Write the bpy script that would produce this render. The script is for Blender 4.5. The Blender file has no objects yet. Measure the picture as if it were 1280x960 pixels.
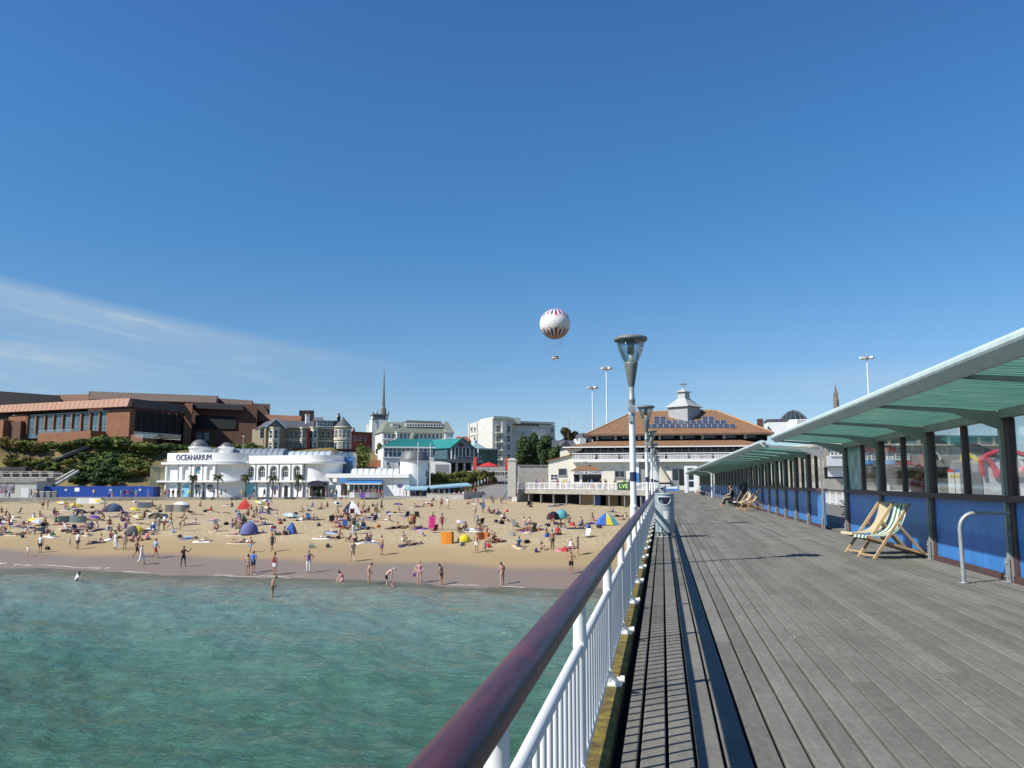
import bpy, bmesh, math, random
import numpy as np
from mathutils import Vector, Matrix
random.seed(7); np.random.seed(7)
SC=bpy.context.scene; COL=SC.collection
rad=math.radians
# ------------------------------------------------------------------ camera, sky, sun
F0=1000.0; EYE=1.5; PITCH=math.atan(123/F0); YAW=rad(10.57)
cam=bpy.data.cameras.new('camera'); cam.lens=F0/1280*36; cam.sensor_width=36; cam.clip_start=.05; cam.clip_end=20000
camo=bpy.data.objects.new('camera',cam); COL.objects.link(camo)
camo.location=(0,0,EYE); camo.rotation_euler=(math.pi/2+PITCH,0,YAW); SC.camera=camo
SUN_EL=rad(43.5); SUN_DIR=Vector((-1,-.8,0)).normalized()          # horizontal direction to the sun
sunl=bpy.data.lights.new('sun','SUN'); sunl.energy=5.0; sunl.angle=rad(.53); sunl.color=(1,.95,.87)
suno=bpy.data.objects.new('sun',sunl); COL.objects.link(suno); suno.location=(-40,-24,60)
tosun=Vector((SUN_DIR.x*math.cos(SUN_EL),SUN_DIR.y*math.cos(SUN_EL),math.sin(SUN_EL)))
suno.rotation_euler=tosun.to_track_quat('Z','Y').to_euler()
W=bpy.data.worlds.new('World'); SC.world=W; W.use_nodes=True
SC.view_settings.view_transform='Standard'; SC.view_settings.look='None'; SC.view_settings.exposure=0.32; SC.view_settings.gamma=1
SC.cycles.max_bounces=6; SC.cycles.transparent_max_bounces=16
SC.cycles.caustics_reflective=False; SC.cycles.caustics_refractive=False
def world():
    nt=W.node_tree; nt.nodes.clear(); N=nt.nodes.new; L=nt.links.new
    sky=N('ShaderNodeTexSky'); sky.sky_type='NISHITA'; sky.sun_disc=False; sky.sun_elevation=SUN_EL
    sky.sun_rotation=math.atan2(SUN_DIR.x,SUN_DIR.y)%(2*math.pi); sky.altitude=0; sky.air_density=SKY_AIR; sky.dust_density=SKY_DUST; sky.ozone_density=SKY_OZ
    bg=N('ShaderNodeBackground'); bg.inputs[1].default_value=SKY_STR
    out=N('ShaderNodeOutputWorld'); L(bg.outputs[0],out.inputs[0])
    tc=N('ShaderNodeTexCoord'); sep=N('ShaderNodeSeparateXYZ'); L(tc.outputs['Generated'],sep.inputs[0])
    def M(op,a,b=None,c=None):
        m=N('ShaderNodeMath'); m.operation=op
        for i,v in enumerate((a,b,c)):
            if v is None: continue
            if isinstance(v,(int,float)): m.inputs[i].default_value=v
            else: L(v,m.inputs[i])
        return m.outputs[0]
    az=M('ARCTAN2',sep.outputs[0],sep.outputs[1]); el=M('ARCSINE',sep.outputs[2])
    comb=N('ShaderNodeCombineXYZ'); L(M('MULTIPLY',az,2.2),comb.inputs[0]); L(M('MULTIPLY',M('ADD',el,M('MULTIPLY',az,.15)),15.0),comb.inputs[1])
    no=N('ShaderNodeTexNoise'); no.inputs['Scale'].default_value=2.2; no.inputs['Detail'].default_value=7; no.inputs['Roughness'].default_value=.62; no.inputs['Distortion'].default_value=.6; L(comb.outputs[0],no.inputs[0])
    nz=M('MULTIPLY',M('SUBTRACT',no.outputs[0],.36),3.0)
    def band(a,b,wlo,whi,az0,az1,azw):     # a streak of cirrus along el = a + b*az
        d=M('SUBTRACT',el,M('ADD',M('MULTIPLY',az,b),a))
        up=M('SUBTRACT',1,M('SMOOTH_MIN',M('DIVIDE',M('MAXIMUM',d,0.0),whi),1,.1))
        dn=M('SUBTRACT',1,M('SMOOTH_MIN',M('DIVIDE',M('MAXIMUM',M('MULTIPLY',d,-1.0),0.0),wlo),1,.1))
        f1=M('MULTIPLY_ADD',M('SUBTRACT',az,az1),-1.0/azw,0.0); f1=M('MINIMUM',M('MAXIMUM',f1,0.0),1.0)
        f0=M('MULTIPLY_ADD',M('SUBTRACT',az,az0),1.0/azw,0.0); f0=M('MINIMUM',M('MAXIMUM',f0,0.0),1.0)
        return M('MULTIPLY',M('MULTIPLY',M('MAXIMUM',up,0.0),M('MAXIMUM',dn,0.0)),M('MULTIPLY',f0,f1))
    b1=band(.090,-.150,.070,.014,-1.6,-.30,.34)
    b2=band(.050,-.120,.060,.014,-1.5,-.50,.22)
    b3=band(.118,.00,.030,.022,-.05,.60,.25)
    b4=band(.060,.0,.06,.05,-1.2,.9,.6)
    s=M('ADD',M('ADD',M('MULTIPLY',b1,1.15),M('MULTIPLY',b2,1.1)),M('ADD',M('MULTIPLY',b3,.62),M('MULTIPLY',b4,.36)))
    nzc=M('MINIMUM',M('MAXIMUM',nz,0.42),1.0)
    k=M('MULTIPLY',s,nzc)
    mix=N('ShaderNodeMix'); mix.data_type='RGBA'; L(k,mix.inputs[0]); mix.inputs[7].default_value=CLOUD_COL
    # clear seaside air: the blue deepens with height, the same all round the compass
    rp=N('ShaderNodeValToRGB'); e=rp.color_ramp.elements; SKY_T=((0,(.90,.94,.96)),(5,(.96,1.07,1.09)),(10,(.92,1.22,1.29)),(17,(.74,1.34,1.55)),(25,(.74,1.42,1.76)),(32,(.78,1.36,1.85)),(90,(.78,1.36,1.85)))
    while len(e)<len(SKY_T): e.new(.5)
    for q,(d_,c_) in zip(e,SKY_T): q.position=d_/90; q.color=[v/2 for v in c_]+[1]
    L(M('DIVIDE',el,math.pi/2),rp.inputs[0]); mu=N('ShaderNodeVectorMath'); mu.operation='MULTIPLY'; L(sky.outputs[0],mu.inputs[0]); L(rp.outputs[0],mu.inputs[1]); m2=N('ShaderNodeVectorMath'); m2.operation='SCALE'; L(mu.outputs[0],m2.inputs[0]); m2.inputs[3].default_value=2.0
    L(m2.outputs[0],mix.inputs[6]); L(mix.outputs[2],bg.inputs[0])
SKY_STR=.08; SKY_AIR=.7; SKY_DUST=0.0; SKY_OZ=3.0; CLOUD_COL=(4.9,6.1,7.0,1)
world()
# ------------------------------------------------------------------ helpers
CP,SP=math.cos(PITCH),math.sin(PITCH)
G2=Vector((-math.sin(YAW),math.cos(YAW))); R2=Vector((math.cos(YAW),math.sin(YAW)))
def XY(px,D): return G2*D+R2*((px-640)/1007.54*D)
def ZP(py,D):
    b=(480-py)/F0; return EYE+(SP+b*CP)/(CP-b*SP)*D
def depth_of(p): return p[0]*G2.x+p[1]*G2.y
def px_of(p):
    D=depth_of(p); return 640+1007.54*(p[0]*R2.x+p[1]*R2.y)/D
def py_of(p):
    D=depth_of(p); t=(p[2]-EYE)/D; return 480-F0*(t*CP-SP)/(CP+t*SP)
MATS={}
def mat(name,col,rough=.6,var=.12,scale=6.,bump=0.,bscale=40.,metal=0.,spec=.5,coord='Object',stretch=None,detail=4.):
    if name in MATS: return MATS[name]
    m=bpy.data.materials.new(name); m.use_nodes=True; MATS[name]=m
    nt=m.node_tree; N=nt.nodes.new; L=nt.links.new; p=nt.nodes['Principled BSDF']
    p.inputs['Roughness'].default_value=rough; p.inputs['Metallic'].default_value=metal; p.inputs['Specular IOR Level'].default_value=spec
    c=list(col)[:3]
    if var>0 or bump>0:
        tc=N('ShaderNodeTexCoord'); src=tc.outputs[coord]
        if coord=='World':
            pass
        if stretch:
            mp=N('ShaderNodeMapping'); mp.inputs['Scale'].default_value=stretch; L(src,mp.inputs[0]); src=mp.outputs[0]
    if var>0:
        n=N('ShaderNodeTexNoise'); n.inputs['Scale'].default_value=scale; n.inputs['Detail'].default_value=detail; n.inputs['Roughness'].default_value=.6; L(src,n.inputs[0])
        r=N('ShaderNodeValToRGB'); r.color_ramp.elements[0].position=.3; r.color_ramp.elements[1].position=.7
        r.color_ramp.elements[0].color=[max(0,v*(1-var)) for v in c]+[1]; r.color_ramp.elements[1].color=[min(1,v*(1+var)) for v in c]+[1]
        L(n.outputs[0],r.inputs[0]); L(r.outputs[0],p.inputs['Base Color'])
    else: p.inputs['Base Color'].default_value=c+[1]
    if bump>0:
        n2=N('ShaderNodeTexNoise'); n2.inputs['Scale'].default_value=bscale; n2.inputs['Detail'].default_value=5; L(src,n2.inputs[0])
        b=N('ShaderNodeBump'); b.inputs['Strength'].default_value=bump; b.inputs['Distance'].default_value=.02; L(n2.outputs[0],b.inputs['Height']); L(b.outputs[0],p.inputs['Normal'])
    return m
class MB:
    """collects shapes, then links them as ONE mesh object"""
    def __init__(s): s.v=[]; s.f=[]; s.m=[]; s.s=[]
    def add(s,vs,fs,mi=0,smooth=False):
        o=len(s.v); s.v+= [tuple(v) for v in vs]
        for f in fs: s.f.append([i+o for i in f]); s.m.append(mi); s.s.append(smooth)
        return s
    def box(s,x0,x1,y0,y1,z0,z1,mi=0):
        return s.add([(x0,y0,z0),(x1,y0,z0),(x1,y1,z0),(x0,y1,z0),(x0,y0,z1),(x1,y0,z1),(x1,y1,z1),(x0,y1,z1)],
            [(0,3,2,1),(4,5,6,7),(0,1,5,4),(1,2,6,5),(2,3,7,6),(3,0,4,7)],mi)
    def hexa(s,P8,mi=0): return s.add(P8,[(0,3,2,1),(4,5,6,7),(0,1,5,4),(1,2,6,5),(2,3,7,6),(3,0,4,7)],mi)
    def beam(s,a,b,w,h,mi=0,up=(0,0,1)):
        a=Vector(a); b=Vector(b); d=(b-a).normalized(); u=Vector(up)
        x=d.cross(u)
        if x.length<1e-5: x=d.cross(Vector((1,0,0)))
        x.normalize(); y=x.cross(d).normalized(); x=x*w/2; y=y*h/2
        return s.hexa([a-x-y,a+x-y,b+x-y,b-x-y,a-x+y,a+x+y,b+x+y,b-x+y],mi)
    def tube(s,pts,r,n=10,mi=0,cap=True,smooth=True):
        pts=[Vector(p) for p in pts]; rs=r if isinstance(r,(list,tuple)) else [r]*len(pts)
        rings=[]; x=None
        for i,p in enumerate(pts):
            d=(pts[min(i+1,len(pts)-1)]-pts[max(i-1,0)]).normalized()
            if x is None: x=d.cross(Vector((0,0,1)) if abs(d.z)<.95 else Vector((1,0,0)))
            else: x=x-d*x.dot(d)
            x=x.normalized(); y=d.cross(x).normalized()
            rings.append([p+(x*math.cos(2*math.pi*k/n)+y*math.sin(2*math.pi*k/n))*rs[i] for k in range(n)])
        vs=[v for rg in rings for v in rg]; fs=[]
        for i in range(len(pts)-1):
            for k in range(n): fs.append((i*n+k,i*n+(k+1)%n,(i+1)*n+(k+1)%n,(i+1)*n+k))
        s.add(vs,fs,mi,smooth)
        if cap: s.add(rings[0],[tuple(range(n))],mi); s.add(rings[-1],[tuple(range(n-1,-1,-1))],mi)
        return s
    def lathe(s,prof,c=(0,0,0),n=20,mi=0,smooth=True,a0=0,a1=2*math.pi,sx=1,sy=1):
        full=abs(a1-a0-2*math.pi)<1e-6; k=n if full else n+1; vs=[]
        for r,z in prof:
            for j in range(k):
                a=a0+(a1-a0)*j/n; vs.append((c[0]+r*math.cos(a)*sx,c[1]+r*math.sin(a)*sy,c[2]+z))
        fs=[]
        for i in range(len(prof)-1):
            for j in range(n):
                j2=(j+1)%k; fs.append((i*k+j,i*k+j2,(i+1)*k+j2,(i+1)*k+j))
        return s.add(vs,fs,mi,smooth)
    def prism(s,poly,z0,z1,mi=0,mtop=None,smooth=False):
        n=len(poly); a=sum(poly[i][0]*poly[(i+1)%n][1]-poly[(i+1)%n][0]*poly[i][1] for i in range(n))
        if a<0: poly=poly[::-1]
        f0=(lambda p:z0(p)) if callable(z0) else (lambda p:z0); f1=(lambda p:z1(p)) if callable(z1) else (lambda p:z1)
        vs=[(p[0],p[1],f0(p)) for p in poly]+[(p[0],p[1],f1(p)) for p in poly]
        s.add(vs,[(i,(i+1)%n,n+(i+1)%n,n+i) for i in range(n)],mi,smooth)
        s.add(vs,[tuple(range(n-1,-1,-1))],mi); s.add(vs,[tuple(range(n,2*n))],mi if mtop is None else mtop)
        return s
    def extr(s,prof,y0,y1,mi=0,smooth=False,axis='y'):
        """profile in (x,z) extruded along y (closed)"""
        n=len(prof); vs=[(x,y0,z) for x,z in prof]+[(x,y1,z) for x,z in prof]
        a=sum(prof[i][0]*prof[(i+1)%n][1]-prof[(i+1)%n][0]*prof[i][1] for i in range(n))
        side=[(i,n+i,n+(i+1)%n,(i+1)%n) for i in range(n)]; c0=tuple(range(n)); c1=tuple(range(2*n-1,n-1,-1))
        if a<0: side=[f[::-1] for f in side]; c0=c0[::-1]; c1=c1[::-1]
        s.add(vs,side,mi,smooth); s.add(vs,[c0,c1],mi); return s
    def mesh(s,name,mats,org=(0,0,0)):
        me=bpy.data.meshes.new(name); o=Vector(org)
        me.from_pydata([(v[0]-o.x,v[1]-o.y,v[2]-o.z) for v in s.v],[],s.f)
        for m in (mats if isinstance(mats,(list,tuple)) else [mats]): me.materials.append(m)
        me.polygons.foreach_set('material_index',s.m); me.polygons.foreach_set('use_smooth',s.s); me.update()
        return me
    def build(s,name,mats,parent=None,org=None):
        if org is None: org=root_loc(parent) if parent else (0,0,0)
        o=bpy.data.objects.new(name,s.mesh(name,mats,org)); COL.objects.link(o)
        if parent: o.parent=parent
        return o
def root_loc(o):
    while o.parent: o=o.parent
    return o.location.copy()
LABELS={}
def tag(o,label,cat,group=None,kind=None):
    if label: o['label']=label; LABELS[label]=LABELS.get(label,0)+1
    if cat: o['category']=cat
    if group: o['group']=group
    if kind: o['kind']=kind
    return o
def thing(name,label,cat,loc=(0,0,0),group=None,rz=0):
    o=bpy.data.objects.new(name,None); COL.objects.link(o); o.location=loc; o.rotation_euler.z=rz; o.empty_display_size=.2
    return tag(o,label,cat,group)
def solo(name,mb,mats,label,cat,loc,group=None):
    o=mb.build(name,mats,None,loc); o.location=loc; return tag(o,label,cat,group)
def struct(name,mb,mats):
    o=mb.build(name,mats); o['kind']='structure'; return o
def dup(root,loc,rz=None,label=None,group=None,scale=None):
    r=root.copy(); COL.objects.link(r); r.location=loc
    if rz is not None: r.rotation_euler.z=rz
    if scale is not None: r.scale=(scale,)*3 if isinstance(scale,(int,float)) else scale
    if label: tag(r,label,None)
    if group: r['group']=group
    for ch in root.children:
        c=ch.copy(); COL.objects.link(c); c.parent=r
        for g in ch.children:
            d=g.copy(); COL.objects.link(d); d.parent=c
    return r
class Face:
    """a vertical wall line p0->p1 seen with p0 at the left: u along it, out towards the viewer"""
    def __init__(s,p0,p1):
        s.a=Vector(p0[:2]); s.b=Vector(p1[:2]); s.d=(s.b-s.a).normalized(); s.n=Vector((s.d.y,-s.d.x)); s.L=(s.b-s.a).length
    def at(s,u,z,out=0): 
        p=s.a+s.d*u+s.n*out; return Vector((p.x,p.y,z))
    def u(s,px):
        q=XY(px,1.0); return (s.a.y*q.x-s.a.x*q.y)/(s.d.x*q.y-s.d.y*q.x)
    def dep(s,u): 
        p=s.a+s.d*u; return p.x*G2.x+p.y*G2.y
    def z(s,py,u): return ZP(py,s.dep(u))
    def box(s,mb,u0,u1,z0,z1,d0,d1,mi=0):
        P=s.at
        return mb.hexa([P(u0,z0,d1),P(u1,z0,d1),P(u1,z0,d0),P(u0,z0,d0),P(u0,z1,d1),P(u1,z1,d1),P(u1,z1,d0),P(u0,z1,d0)],mi)
    def pbox(s,mb,px0,px1,py0,py1,d0,d1,mi=0):
        u0,u1=s.u(px0),s.u(px1); um=(u0+u1)/2
        return s.box(mb,u0,u1,s.z(py1,um),s.z(py0,um),d0,d1,mi)
def window(face,parent,px0,px1,py0,py1,frame,glass,nx=2,ny=2,fw=None,dep=.12,name='window'):
    u0,u1=sorted((face.u(px0),face.u(px1))); um=(u0+u1)/2; z0,z1=face.z(py1,um),face.z(py0,um)
    return window_m(face,parent,u0,u1,z0,z1,frame,glass,nx,ny,fw,dep,name)
def window_m(face,parent,u0,u1,z0,z1,frame,glass,nx=2,ny=2,fw=None,dep=.12,name='window'):
    mb=MB(); fw=fw or min(.12,(u1-u0)*.09)
    face.box(mb,u0,u1,z0,z1,.0,.02,1)
    for i in range(nx+1):
        c=u0+(u1-u0)*i/nx; face.box(mb,c-fw/2,c+fw/2,z0-fw/2,z1+fw/2,-.02,dep if i in(0,nx) else dep*.6)
    for j in range(ny+1):
        c=z0+(z1-z0)*j/ny; face.box(mb,u0+fw/2,u1-fw/2,c-fw/2,c+fw/2,-.02,dep*.95 if j in(0,ny) else dep*.55)
    face.box(mb,u0-fw,u1+fw,z0-fw*1.6,z0-fw*.55,-.02,dep*1.8)
    return mb.build(name,[frame,glass],parent)
def lettering(text,parent,face,uc,zc,width,height,m,out=.05,name='lettering',extrude=.03,spacing=1.0):
    c=bpy.data.curves.new('t','FONT'); c.body=text; c.extrude=.02; c.align_x='CENTER'; c.align_y='CENTER'; c.space_character=spacing; c.resolution_u=2
    o=bpy.data.objects.new('t',c); COL.objects.link(o)
    dg=bpy.context.evaluated_depsgraph_get(); me=bpy.data.meshes.new_from_object(o.evaluated_get(dg)); bpy.data.objects.remove(o); bpy.data.curves.remove(c)
    xs=[v.co.x for v in me.vertices]; ys=[v.co.y for v in me.vertices]
    sx=width/(max(xs)-min(xs)); sy=height/(max(ys)-min(ys)); cx=(max(xs)+min(xs))/2; cy=(max(ys)+min(ys))/2; org=root_loc(parent)
    for v in me.vertices:
        p=face.at(uc+(v.co.x-cx)*sx,zc+(v.co.y-cy)*sy,out+(v.co.z/.02)*extrude)-org; v.co=p
    me.materials.clear(); me.materials.append(m)
    lo=bpy.data.objects.new(name,me); COL.objects.link(lo); lo.parent=parent; return lo
# ------------------------------------------------------------------ materials
def add_dirt(m): pass
M_white=mat('white paint',(.78,.78,.75),.35,.04,3.)
M_wall=mat('white render',(.78,.78,.75),.7,.07,.35,coord='Object')
M_cream=mat('cream render',(.72,.68,.56),.75,.07,.3)
M_grey=mat('grey paint',(.25,.26,.26),.5,.1)
M_steel=mat('galvanised steel',(.36,.38,.38),.45,.16,14,metal=.35)
M_dsteel=mat('grey painted steel',(.165,.17,.165),.5,.15,8)
M_shel=mat('grey shelter steel',(.26,.27,.26),.55,.14,6)
M_brown=mat('dark red timber',(.085,.045,.042),.6,.25,6,stretch=(1,1,8))
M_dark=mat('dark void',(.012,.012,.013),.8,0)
M_glassd=mat('dark window glass',(.03,.04,.05),.08,.3,.4)
M_glassb=mat('blue window glass',(.08,.14,.17),.08,.3,.4)
M_slate=mat('slate roof',(.085,.09,.098),.7,.15,1.2)
M_lead=mat('grey dome metal',(.115,.125,.125),.5,.08,1)
M_bluep=mat('blue painted panel',(.045,.22,.56),.42,.10,1.3)
def streaky(m,lo,spots):
    nt=m.node_tree; N=nt.nodes.new; L=nt.links.new; p=nt.nodes['Principled BSDF']; src=p.inputs['Base Color'].links[0].from_socket; g=N('ShaderNodeNewGeometry')
    mp=N('ShaderNodeMapping'); mp.inputs['Scale'].default_value=(7,7,.55); L(g.outputs['Position'],mp.inputs[0]); n=N('ShaderNodeTexNoise'); n.inputs['Scale'].default_value=1.; n.inputs['Detail'].default_value=7; n.inputs['Roughness'].default_value=.7; L(mp.outputs[0],n.inputs[0])
    mr=N('ShaderNodeMapRange'); L(n.outputs[0],mr.inputs[0]); mr.inputs[1].default_value=.32; mr.inputs[2].default_value=.62; mr.inputs[3].default_value=lo; mr.inputs[4].default_value=1.05
    sc=N('ShaderNodeVectorMath'); sc.operation='SCALE'; L(src,sc.inputs[0]); L(mr.outputs[0],sc.inputs[3])
    n2=N('ShaderNodeTexNoise'); n2.inputs['Scale'].default_value=9; n2.inputs['Detail'].default_value=6; n2.inputs['Roughness'].default_value=.75; L(g.outputs['Position'],n2.inputs[0]); m2=N('ShaderNodeMapRange'); L(n2.outputs[0],m2.inputs[0]); m2.inputs[1].default_value=.66; m2.inputs[2].default_value=.74; m2.inputs[4].default_value=spots
    mx=N('ShaderNodeMix'); mx.data_type='RGBA'; L(m2.outputs[0],mx.inputs[0]); L(sc.outputs[0],mx.inputs[6]); mx.inputs[7].default_value=(.36,.38,.38,1); L(mx.outputs[2],p.inputs['Base Color'])
M_blue=mat('blue hoarding',(.012,.07,.36),.55,.08,.5)
M_conc=mat('concrete',(.32,.30,.26),.9,.2,.8,bump=.1,bscale=5)
M_stone=mat('pale stone',(.42,.40,.36),.9,.16,1.2,bump=.15,bscale=6)
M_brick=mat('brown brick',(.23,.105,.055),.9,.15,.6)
M_brickd=mat('dark brown brick',(.105,.052,.033),.9,.15,.6)  # darker copy of the brown brick; on shaded sides it paints the shade in
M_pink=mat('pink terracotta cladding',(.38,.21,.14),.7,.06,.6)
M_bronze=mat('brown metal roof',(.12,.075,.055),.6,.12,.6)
M_rust=mat('orange metal roof',(.25,.10,.05),.6,.1,.6)
M_blackroof=mat('black roof felt',(.02,.018,.02),.7,.1)
M_tile=mat('terracotta tiles',(.215,.115,.056),.85,.25,1.4,bump=.2,bscale=8)
M_teal=mat('teal roof',(.025,.22,.19),.5,.12,.7)
M_mans=mat('green grey mansard',(.19,.21,.16),.8,.1,.7)
M_hotel=mat('hotel stucco',(.62,.61,.55),.8,.06,.4)
M_vict=mat('victorian buff brick',(.25,.21,.14),.9,.12,.6)
M_stonet=mat('cream stone trim',(.62,.56,.42),.8,.06)
M_redbr=mat('red brick',(.26,.07,.045),.9,.15,.7)
M_black=mat('black plastic',(.012,.012,.014),.5,.1)
M_wood=mat('varnished beech',(.52,.36,.20),.5,.14,9,stretch=(4,4,1))
M_woodo=mat('orange beech',(.50,.25,.09),.5,.14,9)
M_navyl=mat('navy lettering',(.07,.075,.18),.5,0)
M_redl=mat('red lettering',(.45,.03,.02),.5,0)
M_red=mat('red cloth',(.55,.03,.025),.7,.08); M_yel=mat('yellow cloth',(.75,.58,.03),.7,.08)
M_leafA=None
# weathered deck boards: each board a slightly different grey
def deck_mat():
    m=bpy.data.materials.new('weathered deck timber'); m.use_nodes=True; nt=m.node_tree; N=nt.nodes.new; L=nt.links.new; p=nt.nodes['Principled BSDF']
    g=N('ShaderNodeNewGeometry'); sx=N('ShaderNodeSeparateXYZ'); L(g.outputs['Position'],sx.inputs[0])
    def M(op,a,b=None):
        q=N('ShaderNodeMath'); q.operation=op
        for i,v in enumerate((a,b)):
            if v is None: continue
            if isinstance(v,(int,float)): q.inputs[i].default_value=v
            else: L(v,q.inputs[i])
        return q.outputs[0]
    k=M('FLOOR',M('DIVIDE',M('ADD',sx.outputs[0],.305),.154))
    row=M('FLOOR',M('DIVIDE',M('ADD',M('ADD',sx.outputs[1],2.0),M('MODULO',M('MULTIPLY',k,1.83),4.8)),4.8))
    cb=N('ShaderNodeCombineXYZ'); L(k,cb.inputs[0]); L(row,cb.inputs[1])
    wn=N('ShaderNodeTexWhiteNoise'); wn.noise_dimensions='3D'; L(cb.outputs[0],wn.inputs[0])
    r=N('ShaderNodeValToRGB'); r.color_ramp.elements[0].color=(.140,.134,.114,1); r.color_ramp.elements[1].color=(.200,.192,.166,1); L(wn.outputs[0],r.inputs[0])
    mp=N('ShaderNodeMapping'); mp.inputs['Scale'].default_value=(30,3.2,10); L(g.outputs['Position'],mp.inputs[0])
    off=N('ShaderNodeVectorMath'); off.operation='ADD'; L(mp.outputs[0],off.inputs[0]); sc=N('ShaderNodeVectorMath'); sc.operation='SCALE'; L(wn.outputs[1],sc.inputs[0]); sc.inputs[3].default_value=50; L(sc.outputs[0],off.inputs[1])
    n=N('ShaderNodeTexNoise'); n.inputs['Scale'].default_value=1; n.inputs['Detail'].default_value=6; n.inputs['Roughness'].default_value=.65; L(off.outputs[0],n.inputs[0])
    n2=N('ShaderNodeTexNoise'); n2.inputs['Scale'].default_value=.9; n2.inputs['Detail'].default_value=4; L(g.outputs['Position'],n2.inputs[0])
    n3=N('ShaderNodeTexNoise'); n3.inputs['Scale'].default_value=5.5; n3.inputs['Detail'].default_value=2; L(g.outputs['Position'],n3.inputs[0])
    def mul(a,fac,lo,hi):
        mr=N('ShaderNodeMapRange'); L(fac,mr.inputs[0]); mr.inputs[1].default_value=.3; mr.inputs[2].default_value=.7; mr.inputs[3].default_value=lo; mr.inputs[4].default_value=hi
        x=N('ShaderNodeVectorMath'); x.operation='SCALE'; L(a,x.inputs[0]); L(mr.outputs[0],x.inputs[3]); return x.outputs[0]
    n4=N('ShaderNodeTexNoise'); n4.inputs['Scale'].default_value=14; n4.inputs['Detail'].default_value=6; n4.inputs['Roughness'].default_value=.7; L(g.outputs['Position'],n4.inputs[0])
    c=mul(r.outputs[0],n.outputs[0],.88,1.10); c=mul(c,n2.outputs[0],.88,1.12); c=mul(c,n4.outputs[0],.82,1.18)
    # dark knots / stains and pale droppings
    mr=N('ShaderNodeMapRange'); L(n3.outputs[0],mr.inputs[0]); mr.inputs[1].default_value=.70; mr.inputs[2].default_value=.78; mr.inputs[3].default_value=1; mr.inputs[4].default_value=.55
    x=N('ShaderNodeVectorMath'); x.operation='SCALE'; L(c,x.inputs[0]); L(mr.outputs[0],x.inputs[3]); c=x.outputs[0]
    vo=N('ShaderNodeTexVoronoi'); vo.inputs['Scale'].default_value=1.1; L(g.outputs['Position'],vo.inputs[0])
    lt=M('LESS_THAN',vo.outputs['Distance'],.028)
    mx=N('ShaderNodeMix'); mx.data_type='RGBA'; L(lt,mx.inputs[0]); L(c,mx.inputs[6]); mx.inputs[7].default_value=(.42,.41,.38,1); L(mx.outputs[2],p.inputs['Base Color'])
    b=N('ShaderNodeBump'); b.inputs['Strength'].default_value=.25; b.inputs['Distance'].default_value=.004; L(n.outputs[0],b.inputs['Height']); L(b.outputs[0],p.inputs['Normal'])
    p.inputs['Roughness'].default_value=.85; p.inputs['Specular IOR Level'].default_value=.2
    return m
M_deck=deck_mat()
def moss_mat():
    m=bpy.data.materials.new('mossy timber'); m.use_nodes=True; nt=m.node_tree; N=nt.nodes.new; L=nt.links.new; p=nt.nodes['Principled BSDF']
    g=N('ShaderNodeNewGeometry'); n=N('ShaderNodeTexNoise'); n.inputs['Scale'].default_value=11; n.inputs['Detail'].default_value=8; n.inputs['Roughness'].default_value=.75; L(g.outputs['Position'],n.inputs[0])
    r=N('ShaderNodeValToRGB'); e=r.color_ramp.elements; e[0].position=.34; e[0].color=(.055,.038,.018,1); e[1].position=.62; e[1].color=(.25,.20,.02,1)
    q=e.new(.48); q.color=(.13,.095,.022,1); q=e.new(.74); q.color=(.33,.31,.2,1); L(n.outputs[0],r.inputs[0]); L(r.outputs[0],p.inputs['Base Color']); p.inputs['Roughness'].default_value=.95
    b=N('ShaderNodeBump'); b.inputs['Strength'].default_value=.9; b.inputs['Distance'].default_value=.01; L(n.outputs[0],b.inputs['Height']); L(b.outputs[0],p.inputs['Normal'])
    return m
M_moss=moss_mat()
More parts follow.
